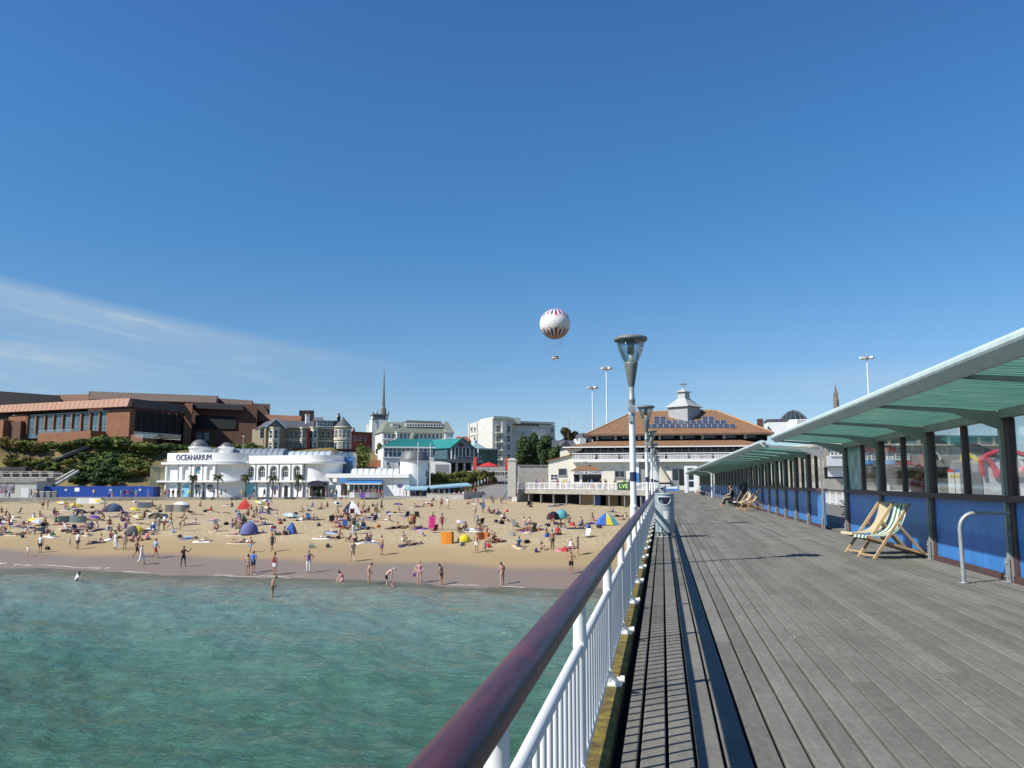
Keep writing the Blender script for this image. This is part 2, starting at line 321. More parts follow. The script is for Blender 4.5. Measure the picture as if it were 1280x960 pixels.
def rail_mat():
    m=bpy.data.materials.new('maroon varnished handrail'); m.use_nodes=True; nt=m.node_tree; N=nt.nodes.new; L=nt.links.new; p=nt.nodes['Principled BSDF']
    g=N('ShaderNodeNewGeometry'); mp=N('ShaderNodeMapping'); mp.inputs['Scale'].default_value=(16,1.5,16); L(g.outputs['Position'],mp.inputs[0])
    n=N('ShaderNodeTexNoise'); n.inputs['Scale'].default_value=1.6; n.inputs['Detail'].default_value=7; L(mp.outputs[0],n.inputs[0])
    r=N('ShaderNodeValToRGB'); e=r.color_ramp.elements; e[0].position=.3; e[0].color=(.040,.010,.012,1); e[1].position=.72; e[1].color=(.105,.030,.032,1); L(n.outputs[0],r.inputs[0])
    sp=N('ShaderNodeTexNoise'); sp.inputs['Scale'].default_value=3.2; sp.inputs['Detail'].default_value=3; L(g.outputs['Position'],sp.inputs[0])
    mr=N('ShaderNodeMapRange'); L(sp.outputs[0],mr.inputs[0]); mr.inputs[1].default_value=.62; mr.inputs[2].default_value=.80
    mx=N('ShaderNodeMix'); mx.data_type='RGBA'; L(mr.outputs[0],mx.inputs[0]); L(r.outputs[0],mx.inputs[6]); mx.inputs[7].default_value=(.15,.022,.022,1); fl=N('ShaderNodeTexNoise'); fl.inputs['Scale'].default_value=26; fl.inputs['Detail'].default_value=5; fl.inputs['Roughness'].default_value=.7; L(g.outputs['Position'],fl.inputs[0]); fr=N('ShaderNodeMapRange'); L(fl.outputs[0],fr.inputs[0]); fr.inputs[1].default_value=.70; fr.inputs[2].default_value=.75; fr.inputs[4].default_value=.7
    m3=N('ShaderNodeMix'); m3.data_type='RGBA'; L(fr.outputs[0],m3.inputs[0]); L(mx.outputs[2],m3.inputs[6]); m3.inputs[7].default_value=(.20,.15,.12,1); L(m3.outputs[2],p.inputs['Base Color'])
    p.inputs['Roughness'].default_value=.36; p.inputs['Specular IOR Level'].default_value=.4
    b=N('ShaderNodeBump'); b.inputs['Strength'].default_value=.12; b.inputs['Distance'].default_value=.01; L(n.outputs[0],b.inputs['Height']); L(b.outputs[0],p.inputs['Normal'])
    return m
M_rail=rail_mat()
def glass_mat(name,tint,alpha,rough=.03,noise=0):
    m=bpy.data.materials.new(name); m.use_nodes=True; nt=m.node_tree; N=nt.nodes.new; L=nt.links.new; nt.nodes.remove(nt.nodes['Principled BSDF'])
    out=nt.nodes['Material Output']; t=N('ShaderNodeBsdfTransparent'); t.inputs[0].default_value=tint; gl=N('ShaderNodeBsdfGlossy'); gl.inputs['Roughness'].default_value=rough
    fr=N('ShaderNodeFresnel'); fr.inputs[0].default_value=1.45; ad=N('ShaderNodeMath'); ad.operation='MULTIPLY_ADD'; L(fr.outputs[0],ad.inputs[0]); ad.inputs[1].default_value=.45; ad.inputs[2].default_value=alpha
    mx=N('ShaderNodeMixShader'); L(ad.outputs[0],mx.inputs[0]); L(t.outputs[0],mx.inputs[1]); L(gl.outputs[0],mx.inputs[2]); L(mx.outputs[0],out.inputs[0]); return m
M_pane=glass_mat('clear window pane',(.95,.97,.96,1),.0)
M_lampglass=glass_mat('lamp bowl glass',(.93,.96,.95,1),.13)
def canopy_mat():
    m=bpy.data.materials.new('green translucent roofing'); m.use_nodes=True; nt=m.node_tree; N=nt.nodes.new; L=nt.links.new; nt.nodes.remove(nt.nodes['Principled BSDF']); out=nt.nodes['Material Output']
    g=N('ShaderNodeNewGeometry'); n=N('ShaderNodeTexNoise'); n.inputs['Scale'].default_value=2.2; n.inputs['Detail'].default_value=5; L(g.outputs['Position'],n.inputs[0])
    r=N('ShaderNodeValToRGB'); e=r.color_ramp.elements; e[0].position=.3; e[0].color=(.17,.41,.30,1); e[1].position=.75; e[1].color=(.27,.53,.41,1); L(n.outputs[0],r.inputs[0])
    sy=N('ShaderNodeSeparateXYZ'); L(g.outputs['Position'],sy.inputs[0]); fq=N('ShaderNodeMath'); fq.operation='MULTIPLY'; L(sy.outputs[1],fq.inputs[0]); fq.inputs[1].default_value=2*math.pi/.145
    sn=N('ShaderNodeMath'); sn.operation='SINE'; L(fq.outputs[0],sn.inputs[0]); rb=N('ShaderNodeMapRange'); L(sn.outputs[0],rb.inputs[0]); rb.inputs[1].default_value=-.9; rb.inputs[2].default_value=.6; rb.inputs[3].default_value=.52; rb.inputs[4].default_value=1.12   # ribs: their light and dark lines painted into the sheet colour
    rs_=N('ShaderNodeVectorMath'); rs_.operation='SCALE'; L(r.outputs[0],rs_.inputs[0]); L(rb.outputs[0],rs_.inputs[3])
    tl=N('ShaderNodeBsdfTranslucent'); L(rs_.outputs[0],tl.inputs[0]); d=N('ShaderNodeBsdfDiffuse'); L(rs_.outputs[0],d.inputs[0]); gl=N('ShaderNodeBsdfGlossy'); gl.inputs['Roughness'].default_value=.25; gl.inputs[0].default_value=(.8,.9,.88,1)
    a=N('ShaderNodeMixShader'); a.inputs[0].default_value=.5; L(tl.outputs[0],a.inputs[1]); L(d.outputs[0],a.inputs[2])
    tr=N('ShaderNodeBsdfTransparent'); tr.inputs[0].default_value=(.35,.6,.52,1); a2=N('ShaderNodeMixShader'); a2.inputs[0].default_value=.16; L(a.outputs[0],a2.inputs[1]); L(tr.outputs[0],a2.inputs[2])
    b=N('ShaderNodeMixShader'); b.inputs[0].default_value=.10; L(a2.outputs[0],b.inputs[1]); L(gl.outputs[0],b.inputs[2]); L(b.outputs[0],out.inputs[0]); return m
M_canopy=canopy_mat()
M_fascia=mat('pale grey green fascia',(.55,.66,.63),.45,.06,1.2)
streaky(M_bluep,.80,.35); streaky(M_fascia,.84,.12); streaky(M_wall,.93,.0); streaky(M_hotel,.86,.0); streaky(M_cream,.90,.0)
def cloth(name,c): return mat('cloth '+name,c,.8,.10,9)
# ------------------------------------------------------------------ ground, beach, sea
SEA=-6.0
def sstep(a,b,x): 
    t=np.clip((x-a)/(b-a),0,1); return t*t*(3-2*t)
BV=[20,40,52,57.3,62,68,75,84,110,150,400]; BZ=[-8.5,-7.2,-6.4,-6.0,-5.55,-4.85,-3.75,-3.05,-2.5,-1.8,-1.75]
def beach_z(x,y):
    v=y+.1*x; z=np.interp(v,BV,BZ)
    w=sstep(66,80,v)
    z=z+w*(.07*np.sin(x*.55+1.3*np.sin(y*.31))*np.cos(y*.47+.6*np.sin(x*.23))+.035*np.sin(x*1.7+y*.9)*np.sin(y*1.9-x*.6))
    return z+(1-w)*sstep(56,60,v)*.05*np.sin(x*.35)
def grid_mesh(name,X,Y,Z,m,smooth=True):
    ny,nx=X.shape; co=np.stack([X,Y,Z],-1).reshape(-1,3).astype(np.float32); me=bpy.data.meshes.new(name)
    idx=np.arange(nx*ny).reshape(ny,nx); q=np.stack([idx[:-1,:-1],idx[:-1,1:],idx[1:,1:],idx[1:,:-1]],-1).reshape(-1,4)
    me.vertices.add(len(co)); me.vertices.foreach_set('co',co.ravel()); me.loops.add(q.size); me.loops.foreach_set('vertex_index',q.ravel().astype(np.int32))
    me.polygons.add(len(q)); me.polygons.foreach_set('loop_start',np.arange(0,q.size,4,dtype=np.int32)); me.polygons.foreach_set('use_smooth',np.full(len(q),smooth)); me.update(calc_edges=True)
    me.materials.append(m); o=bpy.data.objects.new(name,me); COL.objects.link(o); o['kind']='structure'; return o
def sand_mat():
    m=bpy.data.materials.new('beach sand'); m.use_nodes=True; nt=m.node_tree; N=nt.nodes.new; L=nt.links.new; p=nt.nodes['Principled BSDF']
    g=N('ShaderNodeNewGeometry'); s=N('ShaderNodeSeparateXYZ'); L(g.outputs['Position'],s.inputs[0])
    v=N('ShaderNodeMath'); v.operation='MULTIPLY_ADD'; L(s.outputs[0],v.inputs[0]); v.inputs[1].default_value=.1; L(s.outputs[1],v.inputs[2])
    n=N('ShaderNodeTexNoise'); n.inputs['Scale'].default_value=.12; n.inputs['Detail'].default_value=3; L(g.outputs['Position'],n.inputs[0])
    va=N('ShaderNodeMath'); va.operation='MULTIPLY_ADD'; L(n.outputs[0],va.inputs[0]); va.inputs[1].default_value=5.; L(v.outputs[0],va.inputs[2])
    mr=N('ShaderNodeMapRange'); mr.interpolation_type='SMOOTHSTEP'; L(va.outputs[0],mr.inputs[0]); mr.inputs[1].default_value=65.2; mr.inputs[2].default_value=68.4   # wet -> damp
    mr2=N('ShaderNodeMapRange'); mr2.interpolation_type='SMOOTHSTEP'; L(va.outputs[0],mr2.inputs[0]); mr2.inputs[1].default_value=71; mr2.inputs[2].default_value=77  # damp -> dry
    n2=N('ShaderNodeTexNoise'); n2.inputs['Scale'].default_value=.9; n2.inputs['Detail'].default_value=7; n2.inputs['Roughness'].default_value=.7; L(g.outputs['Position'],n2.inputs[0])
    r=N('ShaderNodeValToRGB'); e=r.color_ramp.elements; e[0].position=.3; e[0].color=(.34,.265,.155,1); e[1].position=.7; e[1].color=(.46,.37,.225,1); L(n2.outputs[0],r.inputs[0])
    a=N('ShaderNodeMix'); a.data_type='RGBA'; L(mr.outputs[0],a.inputs[0]); a.inputs[6].default_value=(.235,.175,.125,1); a.inputs[7].default_value=(.33,.245,.13,1)
    b=N('ShaderNodeMix'); b.data_type='RGBA'; L(mr2.outputs[0],b.inputs[0]); L(a.outputs[2],b.inputs[6]); L(r.outputs[0],b.inputs[7]); L(b.outputs[2],p.inputs['Base Color'])
    ro=N('ShaderNodeMapRange'); L(mr.outputs[0],ro.inputs[0]); ro.inputs[3].default_value=.42; p.inputs['Specular IOR Level'].default_value=.25; ro.inputs[4].default_value=.95; L(ro.outputs[0],p.inputs['Roughness'])
    n3=N('ShaderNodeTexNoise'); n3.inputs['Scale'].default_value=2.6; n3.inputs['Detail'].default_value=3; n3.inputs['Roughness'].default_value=.55; L(g.outputs['Position'],n3.inputs[0])
    bp=N('ShaderNodeBump'); bp.inputs['Distance'].default_value=.22; L(n3.outputs[0],bp.inputs['Height']); st=N('ShaderNodeMath'); st.operation='MULTIPLY'; L(mr2.outputs[0],st.inputs[0]); st.inputs[1].default_value=.9; L(st.outputs[0],bp.inputs['Strength']); L(bp.outputs[0],p.inputs['Normal'])
    return m
xs=np.concatenate([np.linspace(-700,-150,30),np.arange(-148,12,.7),np.arange(12,60,1.2),np.linspace(62,700,40)]); ys=np.concatenate([np.arange(40,92,.5),np.arange(92,150,.8),np.linspace(151,176,14)])
X,Y=np.meshgrid(xs,ys); grid_mesh('beach',X,Y,beach_z(X,Y),sand_mat())
def water_mat():
    m=bpy.data.materials.new('sea water'); m.use_nodes=True; nt=m.node_tree; N=nt.nodes.new; L=nt.links.new; p=nt.nodes['Principled BSDF']; out=nt.nodes['Material Output']
    g=N('ShaderNodeNewGeometry'); s=N('ShaderNodeSeparateXYZ'); L(g.outputs['Position'],s.inputs[0])
    v=N('ShaderNodeMath'); v.operation='MULTIPLY_ADD'; L(s.outputs[0],v.inputs[0]); v.inputs[1].default_value=.1; L(s.outputs[1],v.inputs[2])
    n3=N('ShaderNodeTexNoise'); n3.inputs['Scale'].default_value=.16; n3.inputs['Detail'].default_value=4; n3.inputs['Roughness'].default_value=.6; mp=N('ShaderNodeMapping'); mp.inputs['Scale'].default_value=(.6,1.5,1); L(g.outputs['Position'],mp.inputs[0]); L(mp.outputs[0],n3.inputs[0])
    va=N('ShaderNodeMath'); va.operation='MULTIPLY_ADD'; L(n3.outputs[0],va.inputs[0]); va.inputs[1].default_value=16.; L(v.outputs[0],va.inputs[2])
    dp=N('ShaderNodeMapRange'); L(va.outputs[0],dp.inputs[0]); dp.inputs[1].default_value=18; dp.inputs[2].default_value=68
    r=N('ShaderNodeValToRGB'); e=r.color_ramp.elements; e[0].position=0; e[0].color=(.038,.098,.056,1); e[1].position=1; e[1].color=(.16,.155,.105,1)
    for q,c in ((.35,(.066,.156,.106)),(.62,(.125,.212,.170)),(.82,(.185,.222,.172))): k=e.new(q); k.color=(*c,1)
    L(dp.outputs[0],r.inputs[0])
    w0=N('ShaderNodeTexNoise'); w0.inputs['Scale'].default_value=1.1; w0.inputs['Detail'].default_value=3; mp3=N('ShaderNodeMapping'); mp3.inputs['Scale'].default_value=(.6,1.8,1); mp3.inputs['Rotation'].default_value=(0,0,-.2); L(g.outputs['Position'],mp3.inputs[0]); L(mp3.outputs[0],w0.inputs[0])
    mr=N('ShaderNodeMapRange'); L(w0.outputs[0],mr.inputs[0]); mr.inputs[1].default_value=.3; mr.inputs[2].default_value=.7; mr.inputs[3].default_value=.84; mr.inputs[4].default_value=1.2
    sc=N('ShaderNodeVectorMath'); sc.operation='SCALE'; L(r.outputs[0],sc.inputs[0]); L(mr.outputs[0],sc.inputs[3]); L(sc.outputs[0],p.inputs['Base Color'])
    p.inputs['Roughness'].default_value=.07; p.inputs['IOR'].default_value=1.33
    w1=N('ShaderNodeTexNoise'); w1.inputs['Scale'].default_value=3.4; w1.inputs['Detail'].default_value=5; w1.inputs['Roughness'].default_value=.62; w1.inputs['Distortion'].default_value=1.2; mp2=N('ShaderNodeMapping'); mp2.inputs['Scale'].default_value=(.55,1.6,1); mp2.inputs['Rotation'].default_value=(0,0,.18); L(g.outputs['Position'],mp2.inputs[0]); L(mp2.outputs[0],w1.inputs[0])
    b=N('ShaderNodeBump'); b.inputs['Strength'].default_value=1.0; b.inputs['Distance'].default_value=.21; L(w1.outputs[0],b.inputs['Height']); L(b.outputs[0],p.inputs['Normal'])
    n4=N('ShaderNodeTexNoise'); n4.inputs['Scale'].default_value=.35; n4.inputs['Detail'].default_value=5; L(g.outputs['Position'],n4.inputs[0])
    vb=N('ShaderNodeMath'); vb.operation='MULTIPLY_ADD'; L(n4.outputs[0],vb.inputs[0]); vb.inputs[1].default_value=7.; L(v.outputs[0],vb.inputs[2])
    al=N('ShaderNodeMapRange'); al.interpolation_type='SMOOTHSTEP'; L(vb.outputs[0],al.inputs[0]); al.inputs[1].default_value=62.0; al.inputs[2].default_value=55.5; al.inputs[3].default_value=.12; al.inputs[4].default_value=1
    tr=N('ShaderNodeBsdfTransparent'); tr.inputs[0].default_value=(.82,.92,.88,1); ms=N('ShaderNodeMixShader'); L(al.outputs[0],ms.inputs[0]); L(tr.outputs[0],ms.inputs[1]); L(p.outputs[0],ms.inputs[2]); L(ms.outputs[0],out.inputs[0])
    return m
M_water=water_mat()
def waves(X,Y):
    rs=np.random.RandomState(3); Z=np.zeros_like(X)
    for i in range(46):
        lam=.55*1.075**i; k=2*np.pi/lam; th=rs.normal(1.15,.55); a=.011*lam**.7*rs.uniform(.5,1.1)
        ph=k*(X*np.cos(th)+Y*np.sin(th))+rs.uniform(0,6.28)
        if lam>2: ph=ph+.9*np.sin(k*.31*(X*np.sin(th)-Y*np.cos(th))+rs.uniform(0,6))
        Z+=a*(np.sin(ph)+.25*np.cos(2*ph))
    return Z
xs=np.concatenate([np.arange(-92,-40,.34),np.arange(-40,7,.2)]); ys=np.concatenate([np.arange(9,34,.17),np.arange(34,72,.22)]); X,Y=np.meshgrid(xs,ys)
fade=1-.82*sstep(46,59,Y+.1*X)
edge=sstep(-92,-86,X)*(1-sstep(2,6.8,X))*sstep(9,12,Y)
grid_mesh('sea',X,Y,SEA+waves(X,Y)*fade*edge,M_water)
x0,x1,y0,y1=xs[0],xs[-1],ys[0],ys[-1]
mb=MB()
for a,b,c,d in ((-6000,x0,-6000,130),(x1,6000,-6000,130),(x0,x1,-6000,y0)): mb.add([(a,c,SEA),(b,c,SEA),(b,d,SEA),(a,d,SEA)],[(0,1,2,3)])
struct('open_sea',mb,M_water)
# thin broken lines of foam where the ripples run out on the sand
mfoam=mat('sea foam',(.46,.45,.41),.8,.2,3)
rs=random.Random(5); mb=MB()
def foam(xa,xb,v0,wid):
    n=max(4,int((xb-xa)/.35)); pts=[]
    for i in range(n+1):
        x=xa+(xb-xa)*i/n; v=v0+.35*math.sin(x*.21+v0)+.18*math.sin(x*.9); w=wid*(.25+.75*abs(math.sin(x*1.7+v0)*math.sin(x*.63+2*v0)))*min(1,2.5*(1-abs(2*i/n-1))+.1)
        pts.append((x,v-.1*x,w))
    for (xa_,ya,wa),(xb_,yb,wb) in zip(pts,pts[1:]):
        za=max(SEA,float(beach_z(xa_,ya)))+.05; zb=max(SEA,float(beach_z(xb_,yb)))+.05
        mb.hexa([(xa_,ya-wa,za-.02),(xb_,yb-wb,zb-.02),(xb_,yb+wb,zb-.02),(xa_,ya+wa,za-.02),(xa_,ya-wa*.7,za+.015),(xb_,yb-wb*.7,zb+.015),(xb_,yb+wb*.7,zb+.015),(xa_,ya+wa*.7,za+.015)])
rf=random.Random(8)
for xa,xb,v,w in ((-58,-47,58.3,.10),(-62,-59,58.6,.09),(-36,-28,57.2,.05),(-15.6,-13.3,57.3,.12),(-11.6,-9.8,57.0,.05),(-45,-42,57.6,.05)):
    x=xa
    while x<xb: l=rf.uniform(.3,1.6); foam(x,min(xb,x+l),v+rf.uniform(-.45,.45),w*rf.uniform(.3,.9)); x+=l*rf.uniform(.3,1.0)
o=mb.build('foam',mfoam); o['kind']='stuff'
# land behind the beach: rises to the cliff top on the left
def land_z(px,D):
    left=np.interp(px,[-400,0,200,418,446,520,600,640,760,1000],[10,10,9.3,9.3,4.2,3.6,2.8,1.0,.6,.4])
    top2=np.interp(px,[-400,0,330,440,520,640,760,1000],[12,12,12,13,12.5,4,1.4,.5])
    z=np.where(D<195,-2.3+(left+2.3)*sstep(174,205,D),left)
    return z+(top2-left)*sstep(212,300,D)+.6*np.sin(px*.043+D*.11)*sstep(176,184,D)*(1-sstep(196,204,D))
pxs=np.concatenate([np.linspace(-1500,-100,24),np.arange(-90,700,8),np.linspace(700,2600,50)]); Ds=np.concatenate([[150,165],np.arange(170,212,2.5),np.linspace(215,420,24),[600,1200,3000,9000]])
PX,DD=np.meshgrid(pxs,Ds); X=G2.x*DD+R2.x*(PX-640)/1007.54*DD; Y=G2.y*DD+R2.y*(PX-640)/1007.54*DD
M_grassy=mat('scrubby grass slope',(.15,.115,.042),.95,.5,.16,bump=.6,bscale=1.5)
grid_mesh('hillside',X,Y,land_z(PX,DD),M_grassy)
M_pave=mat('promenade paving',(.30,.28,.25),.9,.12,.3)
mb=MB(); mb.prism([XY(*p) for p in ((-300,150),(60,157),(210,162),(420,162.5),(478,160),(606,157),(640,157),(640,182),(-300,182))],-4,-1.5)
struct('promenade',mb,M_pave)
mb=MB(); mb.prism([XY(*p) for p in ((604,158.5),(637,157.2),(640,194),(585,194))],-4,lambda p:np.interp(depth_of(p),[157,194],[-1.42,3.6]))
struct('road',mb,mat('grey road',(.20,.19,.175),.9,.1,.3))
# ------------------------------------------------------------------ pier deck
PIT=.154; X0=-.305; NK=36; LEN=4.8; XW=5.21
mb=MB(); mb.box(-.44,11.4,-6,166,-.62,-.16)
deck=struct('pier_deck',mb,mat('black bitumen timber',(.018,.016,.014),.9,.2,2))
plank_me={}
def plank_prof(w): c=.006; return [(0,-.11),(w,-.11),(w,-c),(w-c,0),(c,0),(0,-c)]
def plank_mesh(w,l):
    k=(round(w,4),round(l,3))
    if k not in plank_me: mb=MB(); mb.extr(plank_prof(w),0,l); plank_me[k]=mb.mesh('plank',M_deck)
    return plank_me[k]
far=MB(); cnt=0; rp=random.Random(2)
for k in range(NK):
    gap=.019 if k<9 else .017; x=X0+k*PIT; w=PIT-gap
    if x+w>XW+.02: w=XW+.02-x
    if k==0: w-=.05; x+=.05
    if w<.04: continue
    off=(k*1.83)%4.8; y=-2-off; row=0
    while y<34:
        y1=y+LEN
        if y1>-1:
            a=max(y,-1.5); o=bpy.data.objects.new('plank',plank_mesh(w,y1-a-.004)); COL.objects.link(o); o.parent=deck; o.location=(x,a,rp.uniform(-.003,.003)); cnt+=1
        y=y1
    far.extr([(a+x,b) for a,b in plank_prof(w)],y,164)
o=far.build('plank',M_deck,deck); o['kind']='stuff'
mb=MB()
for k in range(37):
    x=5.40+k*.16
    mb.extr([(a+x,b) for a,b in plank_prof(.15)],-2,164)
o=mb.build('far_side_plank',M_deck,deck); o['kind']='stuff'
rk=random.Random(9)
for i in range(40):
    y=-1+i*3.9; me=MB()
    n=8; pr=[(-.465,-.16),(-.313,-.16),(-.313,.055),(-.325,.068),(-.455,.068),(-.465,.055)]
    me.extr(pr,y,y+3.89); me.build('kerb',M_moss,deck)
# piles under the pier
mb=MB()
for y in range(6,165,12):
    for x in (.3,4,8,10.8): mb.tube([(x,y,-9),(x,y,-.6)],.22,10)
    mb.box(-.3,11.2,y-.2,y+.2,-1.1,-.62)
mb.build('pile',mat('dark pile',(.04,.035,.03),.9,.2,1.),deck)
# ------------------------------------------------------------------ railing
RX=-.408; BAY=1.985
def railing(loc,label,ylen,nind,mirror=1):
    t=thing('railing',label,'railing',loc)
    def el(rx,rz,cz,n=18): return [(rx*math.cos(2*math.pi*i/n),cz+rz*math.sin(2*math.pi*i/n)) for i in range(n)]
    y0,y1=-1.95,ylen
    def part(name,mb,m,parent=None): return mb.build(name,m,parent or t,(0,0,0))
    mb=MB()
    hp=el(.060,.047,.972); mb.extr(hp,y0,y1,0,True); part('handrail',mb,M_rail)
    mb=MB(); mb.box(-.022,.022,y0,y1,.916,.924); part('rail_strip',mb,M_steel)
    mb=MB(); mb.extr(el(.023,.023,.715,12),y0,y1,0,True); part('mid_rail',mb,M_white)
    mb=MB(); mb.extr(el(.017,.017,.165,10),y0,y1,0,True); part('bottom_rail',mb,M_white)
    post=MB(); post.tube([(0,0,.10),(0,0,.72)],.0235,14); post.tube([(0,0,.69),(0,0,.72),(0,0,.74)],[.027,.035,.034],14); post.tube([(0,0,.74),(0,0,.93)],[.033,.031],14)
    post.tube([(0,-.04,.715),(0,-.034,.715),(0,.034,.715),(0,.04,.715)],[.024,.03,.03,.024],12)
    post.tube([(0,-.03,.165),(0,.03,.165)],.024,10)
    foot=MB(); s=mirror
    foot.extr([(-.03*s,.072),(.07*s,.072),(.07*s,.084),(.015*s,.17),(-.03*s,.19)],-.012,.012); foot.extr([(-.05*s,.069),(.093*s,.069),(.093*s,.082),(-.05*s,.082)],-.055,.055)
    foot.tube([(.05*s,0,.108),(.095*s,0,.108)],.017,12); foot.tube([(.082*s,0,.108),(.112*s,0,.108)],.026,14)
    pm=post.mesh('post',M_white); fm=foot.mesh('post_foot',M_white)
    bal=MB(); bal.tube([(0,0,.17),(0,0,.71)],.0125,8,cap=False); bm_=bal.mesh('baluster',M_white)
    nb=int(ylen/BAY)
    rest=MB(); c=0
    for i in range(0,nb+1):
        o=bpy.data.objects.new('post',pm); COL.objects.link(o); o.parent=t; o.location=(0,i*BAY,0)
        f=bpy.data.objects.new('post_foot',fm); COL.objects.link(f); f.parent=o
        for j in range(1,13):
            y=i*BAY+j*BAY/13
            if y>ylen: break
            if c<nind:
                b=bpy.data.objects.new('baluster',bm_); COL.objects.link(b); b.parent=t; b.location=(0,y,0); c+=1
            else: rest.tube([(0,y,.17),(0,y,.71)],.0125,5,cap=False)
    if rest.v: part('baluster',rest,M_white)['kind']='stuff'
    return t
railing((RX,0,0),'white railing of thin balusters with thick maroon handrail along the left pier edge',162,288)
railing((11.1,0,0),'white railing across the pier seen through the shelter windows',162,0,-1)
# ------------------------------------------------------------------ lamp posts on the railing line
def lamp_post(y,label):
    t=thing('lamp_post',label,'lamp post',(-.53,y,0),'lamp posts along the pier railing')
    mb=MB(); mb.tube([(0,0,-.5),(0,0,1.05)],.068,18); mb.tube([(0,0,1.05),(0,0,2.95)],.058,18); mb.lathe([(.058,1.0),(.07,1.02),(.07,1.08),(.058,1.1)]); mb.build('pole',M_white,t,(0,0,0))
    mb=MB(); mb.lathe([(.0615,1.52),(.0615,1.69)],n=18); mb.build('blue_band',mat('navy band',(.02,.03,.10),.5,0),t,(0,0,0))
    mb=MB(); mb.lathe([(.055,2.93),(.062,2.94),(.062,3.02),(.07,3.03),(.052,3.06),(.048,3.30)],n=18); mb.build('neck',M_steel,t,(0,0,0))
    mb=MB(); mb.tube([(-.0,-.05,2.86),(0,-.13,2.86)],.075,18); mb.tube([(0,-.12,2.86),(0,-.135,2.86)],[.055,.05],18,1); mb.box(-.05,.05,-.06,.06,2.70,2.76); mb.box(-.07,.02,-.09,-.05,2.62,2.70); mb.build('loudspeaker',[M_steel,M_grey],t,(0,0,0))
    mb=MB(); mb.lathe([(.05,3.28),(.06,3.30),(.125,3.70),(.128,3.74),(.02,3.745)],n=24); mb.build('cone',M_dsteel,t,(0,0,0))
    mb=MB(); mb.lathe([(.125,3.745),(.165,3.82),(.225,3.95),(.268,4.14),(.262,4.14),(.22,3.95),(.16,3.82),(.121,3.75)],n=28); mb.build('glass_bowl',M_lampglass,t,(0,0,0))
    mb=MB(); mb.lathe([(0,3.746),(.055,3.746),(.055,3.79),(.04,3.80),(.038,3.90),(.0,3.90)],n=16); mb.lathe([(.02,3.90),(.062,3.905),(.066,4.13),(0,4.13)],n=16,mi=1); mb.build('burner',[M_white,M_dsteel],t,(0,0,0))
    mb=MB(); mb.lathe([(0,4.135),(.272,4.135),(.305,4.15),(.318,4.18),(.305,4.212),(.26,4.232),(.12,4.25),(0,4.255)],n=36); mb.build('disc_cap',M_dsteel,t,(0,0,0))
    return t
LP=[15.05+13.95*i for i in range(9)]
L0=lamp_post(LP[0],'tall white lamp post with glass bowl and flat disc cap nearest the camera')
nm=['second lamp post along the railing, its cap level with the tiled roof','third lamp post along the railing, just beyond the second','fourth lamp post along the pier railing, small in the row','fifth lamp post along the pier railing, small in the row','sixth lamp post along the pier railing, far down the row','seventh lamp post along the pier railing, far down the row','eighth lamp post along the pier railing, last but one','ninth lamp post along the pier railing, farthest of the row']
for y,l in zip(LP[1:],nm): dup(L0,(-.53,y,0),label=l)
